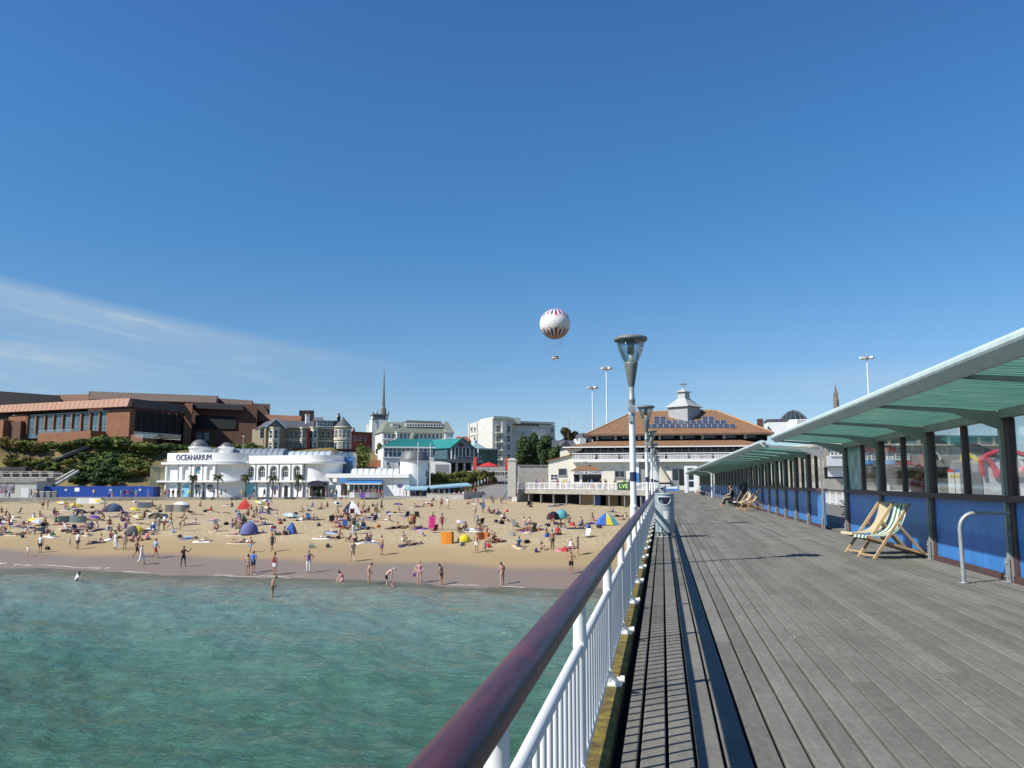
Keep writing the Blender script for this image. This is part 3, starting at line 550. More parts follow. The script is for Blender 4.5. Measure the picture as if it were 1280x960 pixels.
# ------------------------------------------------------------------ litter bins
M_bin=mat('pale grey bin plastic',(.30,.36,.37),.42,.06,5)
def litter_bin(loc,label):
    t=thing('litter_bin',label,'litter bin',loc,'litter bins by the railing'); n=36; R=.265
    mb=MB(); O=(0,0,0)
    # drum, with the mouth opening cut out of the wall facing the viewer
    zs=[.14,.16,.3,.6,.86,.90,.94,.98,1.02,1.06,1.10,1.13,1.16]
    def openz(a):
        d=(a-1.5*math.pi)/.72
        return None if abs(d)>=1 else 1.10-.22*math.sqrt(1-d*d)
    vs=[]; 
    for z in zs:
        for j in range(n*2):
            a=2*math.pi*j/(n*2); vs.append((R*math.cos(a),R*math.sin(a),z))
    fs=[]; k=n*2
    for i in range(len(zs)-1):
        for j in range(k):
            a=2*math.pi*(j+.5)/k; oz=openz(a); zc=(zs[i]+zs[i+1])/2
            if oz is not None and oz<zc<1.095: continue
            fs.append((i*k+j,i*k+(j+1)%k,(i+1)*k+(j+1)%k,(i+1)*k+j))
    mb.add(vs,fs,0,True); mb.lathe([(R,.14),(.2,.12),(0,.12)],n=n); mb.build('drum',M_bin,t,O)
    mb=MB(); mb.lathe([(R,1.16),(R+.012,1.165),(R+.012,1.185),(R-.005,1.20),(0,1.215)],n=n); mb.build('lid',M_bin,t,O)
    mb=MB(); pts=[]
    for i in range(17):
        d=-1+2*i/16; a=1.5*math.pi+.72*d; z=1.10-.22*math.sqrt(max(0,1-d*d)); pts.append(((R+.004)*math.cos(a),(R+.004)*math.sin(a),z))
    mb.tube(pts,.011,8); pts=[((R+.004)*math.cos(1.5*math.pi+.72*(-1+2*i/12)),(R+.004)*math.sin(1.5*math.pi+.72*(-1+2*i/12)),1.10) for i in range(13)]; mb.tube(pts,.011,8)
    mb.build('mouth_rim',mat('light grey rim',(.6,.62,.62),.4,0),t,O)
    mb=MB(); mb.lathe([(R-.05,.86),(R-.05,1.12)],n=16,a0=1.5*math.pi-.8,a1=1.5*math.pi+.8,mi=0)
    mb.build('inner_flap',mat('blue grey flap',(.10,.13,.22),.5,.1),t,O)
    mb=MB(); mb.tube([(0,-R+.06,1.0),(0,-R-.006,1.0)],.062,18); mb.build('ashtray_knob',M_black,t,O)
    mb=MB(); mb.lathe([(R+.003,.50),(R+.003,.72)],n=8,a0=1.5*math.pi-.12,a1=1.5*math.pi+.36); mb.build('notice',mat('white notice',(.7,.72,.72),.4,0),t,O)
    mb=MB()
    for a in (.6,1.3,2.0,2.6,3.6,4.3,5.0,5.7): mb.tube([(.2*math.cos(a),.2*math.sin(a),0),(.2*math.cos(a),.2*math.sin(a),.14)],.035,8)
    mb.lathe([(.235,.0),(.25,.0),(.25,.035),(.235,.035)],n=20); mb.build('foot_ring',M_bin,t,O)
    return t
b0=litter_bin((.04,22.85,0),'large pale grey litter bin with an eye shaped mouth beside the railing')
dup(b0,(-.04,63,0),label='smaller looking litter bin farther along the pier, behind the big one')
# ------------------------------------------------------------------ shelter wall and canopies
PX_OUT,ZT=3.24,2.92
def shelter(ya,yb,bay,label,framecol,nind=True,pic=None):
    t=thing('shelter',label,'pier shelter',(5.26,ya,0)); nb=int(round((yb-ya)/bay)); bay=(yb-ya)/nb; Z0=2.48
    rng_=range(nb+1); Mp=M_shel
    org=t.location
    for i in rng_:
        y=ya+i*bay
        mb=MB(); mb.box(5.20,5.26,y-.045,y+.045,0,Z0+.10); mb.build('post',Mp,t); mb=MB(); mb.box(5.175,5.199,y-.062,y+.062,0,.36); mb.box(5.13,5.199,y-.075,y+.075,0.001,.016)
        for zz in (.08,.28): mb.lathe([(0,0),(.014,0),(.014,.014),(0,.014)],c=(5.165,y-.035,zz),n=6); mb.lathe([(0,0),(.014,0),(.014,.014),(0,.014)],c=(5.165,y+.035,zz),n=6)
        mb.build('post_shoe',M_steel,t)
        if i: mb=MB(); mb.box(5.255,5.36,y-.20,y-.05,0,Z0); mb.build('timber_post',M_brown,t)
        # tapering arm carrying the roof
        mb=MB(); z0,z1=Z0+.05,2.68
        ym=4.55; zm=np.interp(ym,[3.36,5.34],[2.765,Z0+.135])-.02
        mb.hexa([(3.44,y-.022,z1-.0),(ym,y-.022,zm-.075),(ym,y+.022,zm-.075),(3.44,y+.022,z1),(3.44,y-.022,z1+.05),(ym,y-.022,zm),(ym,y+.022,zm),(3.44,y+.022,z1+.05)])
        mb.hexa([(ym,y-.022,zm-.075),(5.24,y-.022,Z0-.18),(5.24,y+.022,Z0-.18),(ym,y+.022,zm-.075),(ym,y-.022,zm),(5.24,y-.022,Z0+.10),(5.24,y+.022,Z0+.10),(ym,y+.022,zm)])
        mb.build('roof_arm',Mp,t)
    mb=MB(); mb.box(5.205,5.33,ya-.05,yb+.05,Z0,Z0+.16); mb.build('header_beam',M_shel,t)
    mb=MB(); mb.box(5.19,5.38,ya-.04,yb+.04,1.20,1.30); mb.build('sill',M_brown,t)
    mb=MB(); mb.box(5.24,5.33,ya,yb,0.003,.10); mb.build('base_rail',M_brown,t)
    mb=MB(); pr=[(3.45,2.865),(3.40,2.885),(3.33,2.89),(3.285,2.875),(3.26,2.84),(3.26,2.80),(3.275,2.775),(3.40,2.675),(3.46,2.675),(3.46,2.70),(3.42,2.705),(3.33,2.785),(3.43,2.845)]
    mb.extr([(x,z) for x,z in pr],ya-.28,yb+.28,0,False); mb.build('fascia',M_fascia,t)
    mb=MB(); mb.box(5.28,5.40,ya-.25,yb+.25,Z0+.161,Z0+.26); mb.build('gutter',M_dsteel,t)
    for i in range(nb):
        a,b=ya+i*bay,ya+(i+1)*bay
        mb=MB(); mb.box(5.285,5.315,a-.05,b-.202,.102,1.198); mb.build('blue_panel',M_bluep,t)
        m=(a+b)/2-.1
        if True:
            mb=MB(); mb.box(5.25,5.35,m-.045,m+.045,1.302,Z0-.002); mb.build('mullion',M_brown,t)
        for j,(p,q) in enumerate(((a-.05,m-.047),(m+.047,b-.202))):
            mb=MB(); mb.box(5.295,5.305,p,q,1.302,Z0-.004); mb.build('window_pane',pic if (pic and i==nb-1 and j==1) else M_pane,t)
        # corrugated roofing: ridges run down the slope
        w=MB(); n=int(bay*12) if nind else int(bay*5)
        n=max(n,6)*2; vs=[]
        for j in range(n+1):
            y=a+.02+(bay-.04)*j/n; dz=.012*(1 if j%2 else -1) if nind else 0
            for x in (3.36,4.3,5.34): vs.append((x,y,np.interp(x,[3.36,5.34],[2.765,Z0+.135])+dz))
        k=3; fs=[(j*k+c,j*k+c+1,(j+1)*k+c+1,(j+1)*k+c) for j in range(n) for c in range(2)]
        w.add(vs,fs,0,nind); w.build('roof_sheet',M_canopy,t)
    t.location.x-=.08
    return t
def picture_mat():
    m=mat('frosted picture pane',(.16,.30,.30),.35,.0); nt=m.node_tree; N=nt.nodes.new; L=nt.links.new; p=nt.nodes['Principled BSDF']
    g=N('ShaderNodeNewGeometry'); n=N('ShaderNodeTexNoise'); n.inputs['Scale'].default_value=2.4; n.inputs['Detail'].default_value=5; L(g.outputs['Position'],n.inputs[0])
    r=N('ShaderNodeValToRGB'); e=r.color_ramp.elements; e[0].position=.34; e[0].color=(.03,.10,.12,1); e[1].position=.66; e[1].color=(.30,.48,.46,1); L(n.outputs[0],r.inputs[0]); L(r.outputs[0],p.inputs['Base Color']); return m
shelter(2.54,24.5,3.66,'near shelter wall of blue panels and windows under a green glass canopy',0,True,picture_mat())
shelter(27.9,82.8,2.745,'second shelter beyond the gap, with long green canopy and rows of blue panels',0,False)
shelter(85.4,116.0,3.06,'third shelter farthest along the pier near the white kiosk',0,False)
# white bracket frame that stands between the second and third canopies
t=thing('canopy_bracket','slim white bent bracket post between the two far canopies','bracket',(4.55,84.1,0))
mb=MB(); mb.tube([(4.9,84.1,0),(4.9,84.1,2.35),(4.75,84.1,2.6),(4.2,84.1,2.80),(3.5,84.1,2.90)],.06,8); mb.build('bracket_tube',M_white,t)
# steel hoop barrier
t=thing('hoop_rail','bent galvanised steel tube rail standing by the nearest blue panel','barrier',(4.41,13.3,0))
mb=MB(); P=[(4.41,13.30,0.012),(4.41,13.32,.80)]
for i in range(1,7): a=i/6*math.pi/2; P.append((4.41+.22*(1-math.cos(a)),13.32,.80+.24*math.sin(a)))
P.append((5.11,13.32,1.04)); mb.tube(P,.031,14); mb.build('tube',M_steel,t)
mb=MB(); mb.lathe([(0,0),(.075,0),(.075,.012),(0,.012)],c=(4.41,13.30,0.002),n=18); mb.build('base_plate',M_steel,t)
# ------------------------------------------------------------------ deck chairs
def stripe_mat(name,a,b,k):
    m=bpy.data.materials.new(name); m.use_nodes=True; nt=m.node_tree; N=nt.nodes.new; L=nt.links.new; p=nt.nodes['Principled BSDF']; p.inputs['Roughness'].default_value=.85
    tc=N('ShaderNodeTexCoord'); s=N('ShaderNodeSeparateXYZ'); L(tc.outputs['Object'],s.inputs[0]); q=N('ShaderNodeMath'); q.operation='MULTIPLY'; L(s.outputs[0],q.inputs[0]); q.inputs[1].default_value=k; f=N('ShaderNodeMath'); f.operation='FRACT'; L(q.outputs[0],f.inputs[0])
    g=N('ShaderNodeMath'); g.operation='GREATER_THAN'; L(f.outputs[0],g.inputs[0]); g.inputs[1].default_value=.5; mx=N('ShaderNodeMix'); mx.data_type='RGBA'; L(g.outputs[0],mx.inputs[0]); mx.inputs[6].default_value=(*a,1); mx.inputs[7].default_value=(*b,1); L(mx.outputs[2],p.inputs['Base Color']); return m
M_str=stripe_mat('green and white canvas',(.03,.15,.09),(.66,.64,.52),7.6); M_beige=mat('beige canvas',(.45,.38,.24),.85,.1,8); M_pale=mat('pale canvas',(.55,.54,.48),.85,.1,8)
def deck_chair(loc,rz,label,canvas,wood):
    """sitter faces local -Y; x is the width"""
    t=thing('deck_chair',label,'deck chair',loc,'wooden deck chairs by the shelter wall',rz); O=(0,0,0); w=.27
    A0,A1=(-.36,.0),(.46,1.08)     # main frame: floor at the front -> top of the back (y,z)
    B0,B1=(-.45,.44),(.92,.05)    # seat frame: front lip -> back on the floor
    for s in (-1,1):
        mb=MB(); mb.beam((s*w,A0[0],A0[1]),(s*w,A1[0],A1[1]),.032,.055); mb.build('back_rail',wood,t,O)
        mb=MB(); mb.beam((s*(w-.045),B0[0],B0[1]),(s*(w-.045),B1[0],B1[1]),.03,.05); mb.build('seat_rail',wood,t,O)
        mb=MB(); mb.beam((s*(w+.036),.16,.69),(s*(w+.036),.66,.13),.026,.045); mb.build('prop',wood,t,O)
    mb=MB(); mb.tube([(-w,A1[0],A1[1]-.02),(w,A1[0],A1[1]-.02)],.022,8); mb.build('cross_bar',wood,t,O); mb=MB(); mb.beam((-w,A0[0]+.05,.07),(w,A0[0]+.05,.07),.05,.025); mb.build('cross_bar',wood,t,O); mb=MB(); mb.tube([(-w-.04,.66,.14),(w+.04,.66,.14)],.018,8); mb.build('cross_bar',wood,t,O)
    mb=MB(); mb.tube([(-w+.03,B0[0],B0[1]),(w-.03,B0[0],B0[1])],.02,8); mb.build('seat_bar',wood,t,O)
    for y in (.72,.84,.96): mb=MB(); z=np.interp(y,[B0[0],B1[0]],[B0[1],B1[1]]); mb.beam((-w+.03,y,z+.02),(w-.03,y,z+.02),.05,.02); mb.build('seat_bar',wood,t,O)
    mb=MB(); pts=[(A1[0],A1[1])]
    for i in range(1,14):
        k=i/14; y=A1[0]+(B0[0]-A1[0])*k; z=A1[1]+(B0[1]-A1[1])*k; sag=.36*math.sin(math.pi*k)**1.1
        pts.append((y+.5*sag,z-sag*.62))
    pts.append((B0[0]-.015,B0[1]+.025)); pts.append((B0[0]-.03,B0[1]-.03))
    n=len(pts); vs=[(x,y,z) for x in (-w+.04,0,w-.04) for y,z in pts]; fs=[(c*n+i,c*n+i+1,(c+1)*n+i+1,(c+1)*n+i) for c in range(2) for i in range(n-1)]
    mb.add(vs,fs,0,True); mb.add([(x,y+.004,z-.004) for x,y,z in vs],[f[::-1] for f in fs],0,True); mb.build('canvas_sling',canvas,t,O)
    return t
deck_chair((4.29,17.34,.002),rad(-72),'green and white striped deck chair nearest, standing in front of the blue wall',M_str,M_wood)
deck_chair((4.26,18.35,.002),rad(-73),'beige deck chair just behind the striped one beside the blue wall',M_beige,M_wood)
deck_chair((4.5,44.3,.002),rad(-76),'orange wood deck chair farther along the wall, before the seated pair',M_beige,M_woodo)
deck_chair((4.32,46.0,.002),rad(-76),'pale deck chair standing beyond the orange wood one',M_pale,M_wood)
# ------------------------------------------------------------------ buildings
def bthing(name,label,px,D,z,group=None):
    p=XY(px,D); return thing(name,label,'building' ,(p.x,p.y,z),group)
def fp(*a): return [tuple(XY(*q)) for q in a]
def back(f,px0,px1,d):   # footprint rectangle behind a face between two image columns
    u0,u1=f.u(px0),f.u(px1); return [tuple(f.at(u0,0)[:2]),tuple(f.at(u1,0)[:2]),tuple(f.at(u1,0,-d)[:2]),tuple(f.at(u0,0,-d)[:2])]
def wall(f,parent,px0,px1,py0,py1,d,m,name='wall',z0=None,out=0):
    u0,u1=f.u(px0),f.u(px1); um=(u0+u1)/2; mb=MB(); f.box(mb,u0,u1,f.z(py1,um) if z0 is None else z0,f.z(py0,um),-d,out); return mb.build(name,m,parent)
def trim(f,parent,px0,px1,py0,py1,out,m,name='trim',d=-.02):
    mb=MB(); f.pbox(mb,px0,px1,py0,py1,d,out); return mb.build(name,m,parent)
# ---- 1 conference centre of brown brick on the cliff
A=XY(-90,275); B=XY(158,230); Cc=XY(233,252)
t=bthing('conference_centre','large brown brick conference centre with pink roof edge on the cliff at left',158,230,11)
f1=Face(A,B); f2=Face(B,Cc)
uB=f1.L; zt=f1.z(502,uB); zb=f1.z(509,uB)
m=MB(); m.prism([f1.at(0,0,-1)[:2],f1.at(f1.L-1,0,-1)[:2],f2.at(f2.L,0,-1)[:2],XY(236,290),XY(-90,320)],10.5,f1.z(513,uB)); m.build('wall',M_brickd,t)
# sloped, ribbed metal roof edge of the lit side
def ribbed_edge(f,u0,u1,ztop,zbot,o0,o1,m,name,n,rise=0.0,thick=.5):
    mb=MB(); P=f.at
    def q(u): return ztop+rise*(u-u1),zbot+rise*(u-u1)
    a,b=q(u0),q(u1)
    mb.hexa([P(u0,a[1],o1),P(u1,b[1],o1),P(u1,b[1],o1-thick-1),P(u0,a[1],o1-thick-1),P(u0,a[0],o0),P(u1,b[0],o0),P(u1,b[0],o0-thick-1),P(u0,a[0],o0-thick-1)])
    for i in range(n+1):
        u=u0+(u1-u0)*i/n; a=q(u); mb.beam(P(u,a[1],o1+.02),P(u,a[0],o0+.02),.10,.10)
    return mb.build(name,m,t)
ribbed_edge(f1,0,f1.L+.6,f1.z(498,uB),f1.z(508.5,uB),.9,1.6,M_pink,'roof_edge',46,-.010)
ribbed_edge(f2,-.0,f2.L,f1.z(498,uB)-.05,f1.z(509,uB),.7,1.4,M_bronze,'roof_edge',18)  # brown in place of pink: this side's shade put into the colour
# lit front: brick piers with tall windows between, brick ends, terrace wall
mb=MB(); f1.box(mb,0,f1.L,f1.z(543,uB),f1.z(511,uB),-.6,-.3); mb.build('window_band',M_glassb,t)
for i,px in enumerate((29,40,51,62,73.5,85,96.5,108,119.5,130)):
    u=f1.u(px); mb=MB(); f1.box(mb,u-.28,u+.28,f1.z(543,u),f1.z(511,uB)-.4,-.5,.25); mb.build('pier',M_brick,t)
for i in range(9):
    px=34.5+11.3*i; u=f1.u(px); mb=MB(); f1.box(mb,u-.95,u+.95,f1.z(533,u)-.08,f1.z(533,u)+.08,-.4,-.2); f1.box(mb,u-.05,u+.05,f1.z(543,u),f1.z(512,uB),-.4,-.2); mb.build('window_frame',M_grey,t)
wall(f1,t,131,158.5,512.5,546,1.5,M_brick,'corner_wall',out=.3)
wall(f1,t,6,28,519,529,1.5,M_brick,'brick_panel',out=.35); wall(f1,t,-90,3,514,560,1.5,M_dark,'recess',out=-.1)
wall(f1,t,-60,27,529,556,4,M_brickd,'terrace_block',out=1.6); wall(f1,t,-60,13,528,556,3,M_brick,'terrace_wall',out=3.6)
wall(f1,t,60,128,541,565,3,M_brick,'terrace_wall',out=4.2); wall(f1,t,104,129,540,565,3,M_brick,'terrace_wall',out=5.0)
mb=MB(); 
for i in range(14): u=f1.u(60+i*3.4); f1.box(mb,u-.03,u+.03,f1.z(543,u),f1.z(538.5,u),4.1,4.2)
f1.pbox(mb,60,104,538.3,538.9,4.1,4.2); f1.pbox(mb,60,104,539.3,543.2,4.13,4.16,1); mb.build('glass_balustrade',[M_steel,M_pane],t)
# shaded side: its shade put into darker glass and brick colours
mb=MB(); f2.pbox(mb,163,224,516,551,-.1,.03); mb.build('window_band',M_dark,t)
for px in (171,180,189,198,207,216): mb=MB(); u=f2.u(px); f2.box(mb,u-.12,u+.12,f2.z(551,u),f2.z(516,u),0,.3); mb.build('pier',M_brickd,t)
wall(f2,t,158.5,176,544,566,2,M_brick,'terrace_wall',out=5.0); trim(f2,t,143,203,542,543.5,6.2,M_steel,'terrace_rail',d=6.1); trim(f2,t,143,203,543.6,549,6.17,M_pane,'glass_balustrade',d=6.13)
wall(f2,t,167,174,556,562,1,M_brick,'brick_planter',out=8); wall(f2,t,186,201,556,564,1,M_brick,'brick_planter',out=8)
# upper storey roofs
f3=Face(XY(104,262),XY(266,262)); mb=MB()
def slab(pxa,pxb,pta,ptb,pba,pbb,D,dep,m,name):
    mb=MB(); a,b=XY(pxa,D),XY(pxb,D); c,d=XY(pxa,D+dep),XY(pxb,D+dep)
    mb.hexa([(a.x,a.y,ZP(pba,D)),(b.x,b.y,ZP(pbb,D)),(d.x,d.y,ZP(pbb,D)),(c.x,c.y,ZP(pba,D)),(a.x,a.y,ZP(pta,D)),(b.x,b.y,ZP(ptb,D)),(d.x,d.y,ZP(ptb,D)+.5),(c.x,c.y,ZP(pta,D)+.5)])
    return mb.build(name,m,t)
def ribs(pxa,pxb,pta,ptb,pba,pbb,D,n,m,out=.7,name='roof_rib'):
    mb=MB(); a,b=XY(pxa,D),XY(pxb,D); o=-G2*out; u=Vector((o.x,o.y,0))
    for k in range(2):
        pass
    A0=Vector((a.x,a.y,ZP(pta,D))); B0=Vector((b.x,b.y,ZP(ptb,D))); A1=Vector((a.x,a.y,ZP(pba,D)))+u; B1=Vector((b.x,b.y,ZP(pbb,D)))+u
    bk=Vector((G2.x,G2.y,0))*.8
    mb.hexa([A1,B1,B1+bk,A1+bk,A0,B0,B0+bk,A0+bk])
    for i in range(n+1):
        k=i/n; mb.beam(A1.lerp(B1,k)-u*.04,A0.lerp(B0,k)-u*.04,.12,.12)
    return mb.build(name,m,t)
slab(104,268,489,495,520,520,262,40,M_brickd,'upper_wall'); ribs(106,266,489.2,494.8,499,503.5,260,40,M_bronze,name='roof_edge')
slab(268,313,499,502,520,520,270,40,M_brickd,'upper_wall'); ribs(267,311,497.6,500.6,507.5,509,267,14,M_bronze,name='roof_edge')
slab(62,112,493.5,492.5,508,507,268,30,M_pink,'upper_wall'); slab(-120,68.5,481,494.5,506,506,258,40,M_blackroof,'black_roof')
slab(226,236,504,504,560,560,249,5,M_brick,'brick_tower'); slab(233,318,504,506,566,566,256,40,M_brickd,'side_wall'); slab(236,300,503,507,510,513,254,3,M_blackroof,'side_roof')
slab(240,292,519,522,536,536,255.6,1,M_dark,'window_band'); slab(242,250,542,542,551,551,255.6,.6,M_grey,'window'); slab(252,259,542,542,551,551,255.6,.6,M_grey,'window')
slab(310,334,504,505,520,520,285,30,M_bronze,'roof'); mb=MB(); mb.prism(fp((310,284),(325,284),(334,284),(334,300),(310,300)),ZP(522,284),lambda p:ZP(505,284) if px_of((p[0],p[1],0))<326 else ZP(519,284)); mb.build('sloped_roof',M_bronze,t)
ribs(311,374,517.5,520,526,527.5,282,22,M_rust,name='roof_edge'); slab(312,374,520,521,560,560,284,20,M_brickd,'rear_wall')
slab(371,390,513,513,530,530,292,10,M_dark,'plant_tower'); slab(388,402,521.5,521.5,530,530,292,8,M_grey,'plant_room')
# ---- 2 victorian seafront hotel
t=bthing('victorian_hotel','victorian hotel of buff brick with slate roofs, gable, turret and bay windows',380,222,10)
fa=Face(XY(327,214),XY(437,226)); u=fa.u; zb=9.3
def zf(py,px=380): return fa.z(py,fa.u(px))
mb=MB(); mb.prism(back(fa,327,437,14),zb,zf(535)); mb.build('wall',M_vict,t)
def gable_roof(f,px0,px1,ze,zr,d,m,name='roof',over=.4,ridge='along'):
    u0,u1=f.u(px0)-over,f.u(px1)+over; P=f.at; mb=MB()
    if ridge=='along':
        vs=[P(u0,ze,over),P(u1,ze,over),P(u1,ze,-d-over),P(u0,ze,-d-over),P(u0,zr,-d/2),P(u1,zr,-d/2)]
        mb.add(vs,[(0,1,5,4),(2,3,4,5),(1,2,5),(3,0,4),(3,2,1,0)])
    elif ridge=='hip':
        k=min((u1-u0)*.35,d*.6); vs=[P(u0,ze,over),P(u1,ze,over),P(u1,ze,-d-over),P(u0,ze,-d-over),P(u0+k,zr,-d/2),P(u1-k,zr,-d/2)]
        mb.add(vs,[(0,1,5,4),(2,3,4,5),(1,2,5),(3,0,4),(3,2,1,0)])
    else:
        um=(u0+u1)/2; vs=[P(u0,ze,over),P(u1,ze,over),P(u1,ze,-d-over),P(u0,ze,-d-over),P(um,zr,over),P(um,zr,-d-over)]
        mb.add(vs,[(0,1,4),(1,2,5,4),(2,3,5),(3,0,4,5),(3,2,1,0)])
    return mb.build(name,m,parent=t)
r=gable_roof(fa,350,436,zf(535.5),zf(524),14,M_slate)
# gabled wing at the left, standing forward
fb=Face(fa.at(u(329),0,2.2)[:2],fa.at(u(355),0,2.2)[:2]); mb=MB(); mb.prism(back(fb,330,354,12),zb,zf(536)); ub=(fb.u(330)+fb.u(354))/2
mb.build('gable_wing',M_vict,t); gable_roof(fb,329.5,354.5,zf(536),zf(526),12,M_slate,'gable_roof',.3,'across')
mb=MB(); P=fb.at; ul,ur=fb.u(328.4),fb.u(355.6); mb.beam(P(ul,zf(537),.45),P(ub,zf(525.4),.45),.12,.4); mb.beam(P(ur,zf(537),.45),P(ub,zf(525.4),.45),.12,.4); mb.build('bargeboard',M_white,t)
mb=MB(); P=fb.at; mb.add([P(fb.u(331),zf(536),.02),P(fb.u(353),zf(536),.02),P(ub,zf(527.5),.02)],[(0,1,2)]); mb.build('gable_face',M_vict,t)
def bay(f,px0,px1,py0,py1,out,m,rows,dir_=1,par=None,capm=None,capz=None):
    u0,u1=f.u(px0),f.u(px1); w=(u1-u0); c=w*.25; um=(u0+u1)/2; P=f.at; par=par or t; z0,z1=f.z(py1,um),f.z(py0,um)
    mb=MB(); poly=[P(u0,0,0)[:2],P(u0+c,0,out)[:2],P(u1-c,0,out)[:2],P(u1,0,0)[:2]]; mb.prism([tuple(q) for q in poly],z0,z1); b=mb.build('bay_window',m,par)
    sides=[Face(poly[0],poly[1]),Face(poly[1],poly[2]),Face(poly[2],poly[3])]
    for (pa,pb) in rows:
        za,zc=f.z(pb,um),f.z(pa,um)
        for s in sides: window_m(s,b,s.L*.16,s.L*.84,za,zc,M_white,M_glassd,1,2,.10,.08)
    mb=MB(); mb.prism([tuple(q) for q in (P(u0-.2,0,0)[:2],P(u0+c-.1,0,out+.2)[:2],P(u1-c+.1,0,out+.2)[:2],P(u1+.2,0,0)[:2])],z1,z1+.3); mb.build('bay_cornice',M_stonet,par)
    zm=f.z((rows[0][1]+rows[-1][0])/2,um)
    mb=MB(); mb.prism([tuple(q) for q in (P(u0-.1,0,0)[:2],P(u0+c-.06,0,out+.12)[:2],P(u1-c+.06,0,out+.12)[:2],P(u1+.1,0,0)[:2])],zm-.2,zm+.2); mb.build('bay_band',M_stonet,par)
    return b
bay(fb,334,348,535.5,562,1.4,M_stonet,((538,548.5),(553,561)))
window(fa,t,322.5,328,536,547.5,M_white,M_glassd,1,3)
bay(fa,372,381,536,562,1.2,M_vict,((539,548),(553,561))); bay(fa,385,396,535,562,1.3,M_stonet,((538.5,547),(553,561)))
for px in (360,366,400,407): window(fa,t,px,px+4,539,548,M_stonet,M_glassd,1,2); window(fa,t,px,px+4,552,561,M_stonet,M_glassd,1,2)
trim(fa,t,355,437,534.4,536,.35,M_stonet,'cornice'); trim(fa,t,327,437,549.8,551.2,.2,M_stonet,'string_course'); trim(fa,t,356,436,561.5,565,6,M_brickd,'porch_wall',d=5.6)
wall(fa,t,380,383.5,536,562,1,M_redbr,'drain_pier',out=1.6)
window(fa,t,394,413.5,526.5,533,M_white,M_glassd,6,2,dep=.2,name='dormer_window'); wall(fa,t,393,420,525.5,534,6,M_slate,'dormer')
# dormer front set proud so that its window shows
mb=MB(); 
# corner turret
tc=fa.at(u(425.5),0,1.0); rt=2.35; mb=MB(); mb.lathe([(rt,zb),(rt,zf(535,425))],c=(tc.x,tc.y,0),n=20,smooth=True); mb.build('turret',M_stonet,t)
mb=MB(); mb.lathe([(rt+.35,zf(535.5,425)),(rt*.8,zf(531,425)),(rt*.42,zf(526.5,425)),(.12,zf(523,425)),(0,zf(520.5,425))],c=(tc.x,tc.y,0),n=20); mb.build('turret_roof',M_slate,t)
for zz in (zf(534.8,425),zf(550,425)): mb=MB(); mb.lathe([(rt,zz-.25),(rt+.2,zz-.2),(rt+.2,zz+.2),(rt,zz+.25)],c=(tc.x,tc.y,0),n=20); mb.build('turret_band',M_stonet,t)
for k in range(5):
    a=-2.55+k*.52; d=Vector((math.cos(a),math.sin(a))); ct=Vector((tc.x,tc.y))+d*rt*.985; tn=Vector((-d.y,d.x)); s=Face(ct-tn*.48,ct+tn*.48)
    for pa,pb in ((538,548),(553,562)): window_m(s,t,.08,.88,zf(pb,425),zf(pa,425),M_white,M_glassd,1,2,.09,.12)
def chimney(f,px0,px1,py0,py1,d0,m,par,pots=3):
    u0,u1=f.u(px0),f.u(px1); um=(u0+u1)/2; mb=MB(); f.box(mb,u0,u1,f.z(py1,um),f.z(py0,um),-d0-1.0,-d0); f.box(mb,u0-.12,u1+.12,f.z(py0,um)-.35,f.z(py0,um)-.05,-d0-1.1,-d0+.1,1)
    for i in range(pots): a=u0+(u1-u0)*(i+.5)/pots; p=f.at(a,0,-d0-.5); mb.lathe([(.16,f.z(py0,um)),(.13,f.z(py0,um)+.7)],c=(p.x,p.y,0),n=8,mi=2)
    return mb.build('chimney',[m,M_stonet,M_redbr],par)
chimney(fa,381.5,386,517.5,529,1,M_white,t); chimney(fa,426,429,518,530,4,M_dark,t,2); chimney(fa,430,434,524,535,3,M_brickd,t,2)
# ---- 3 aquarium: white two storey seafront building with a long curved parapet
def arch_panel(f,u0,u1,z0,z1,hole,dep,m,par,name,back=None,backm=None,nseg=12):
    """a wall slab standing proud by dep with a round headed opening; hole=(uc,half,zbase,zspring)"""
    uc,h,zb_,zs=hole; mb=MB(); P=f.at; arc=[(uc-h,zb_)]+[(uc-h*math.cos(math.pi*i/nseg),zs+h*math.sin(math.pi*i/nseg)) for i in range(nseg+1)]+[(uc+h,zb_)]
    out=[]
    for (a,b) in arc:
        if b<=zb_+1e-6: out.append((u0 if a<uc else u1,zb_))
        else:
            k=(a-(uc-h))/(2*h); ang=k
            out.append((u0,zs) if k<1e-6 else ((u1,zs) if k>1-1e-6 else (u0+(u1-u0)*k,z1)))
    out[1]=(u0,zs); out[-2]=(u1,zs)
    # corner points need to be in the outline
    n=len(arc); fr=[P(a,b,dep) for a,b in arc]+[P(a,b,dep) for a,b in out]
    fs=[(n+i,i,i+1,n+i+1) for i in range(n-1)]
    fr+= [P(u0,z1,dep),P(u1,z1,dep)]; fs+= [(n+1,2,n+2) ] if False else []
    fs+=[(n+1,n+2,2*n),(n+n-2,2*n+1,n+n-3)]
    mb.add(fr,[tuple(x[::-1]) for x in fs])
    k=[P(a,b,dep) for a,b in arc]+[P(a,b,0) for a,b in arc]; mb.add(k,[(i,i+1,n+i+1,n+i) for i in range(n-1)])
    if zb_>z0+.01: f.box(mb,u0,u1,z0,zb_,0,dep)
    f.box(mb,u0,u0+.001,z0,z1,0,dep); f.box(mb,u1-.001,u1,z0,z1,0,dep)
    return mb.build(name,m,par)
t=bthing('aquarium','long white two storey aquarium with round arches, domes and a curved parapet on the promenade',300,166,-1.5)
fo=Face(XY(206,170.5),XY(310,164)); FZ=lambda py,px=260: fo.z(py,fo.u(px)); zb=-1.55
u=fo.u
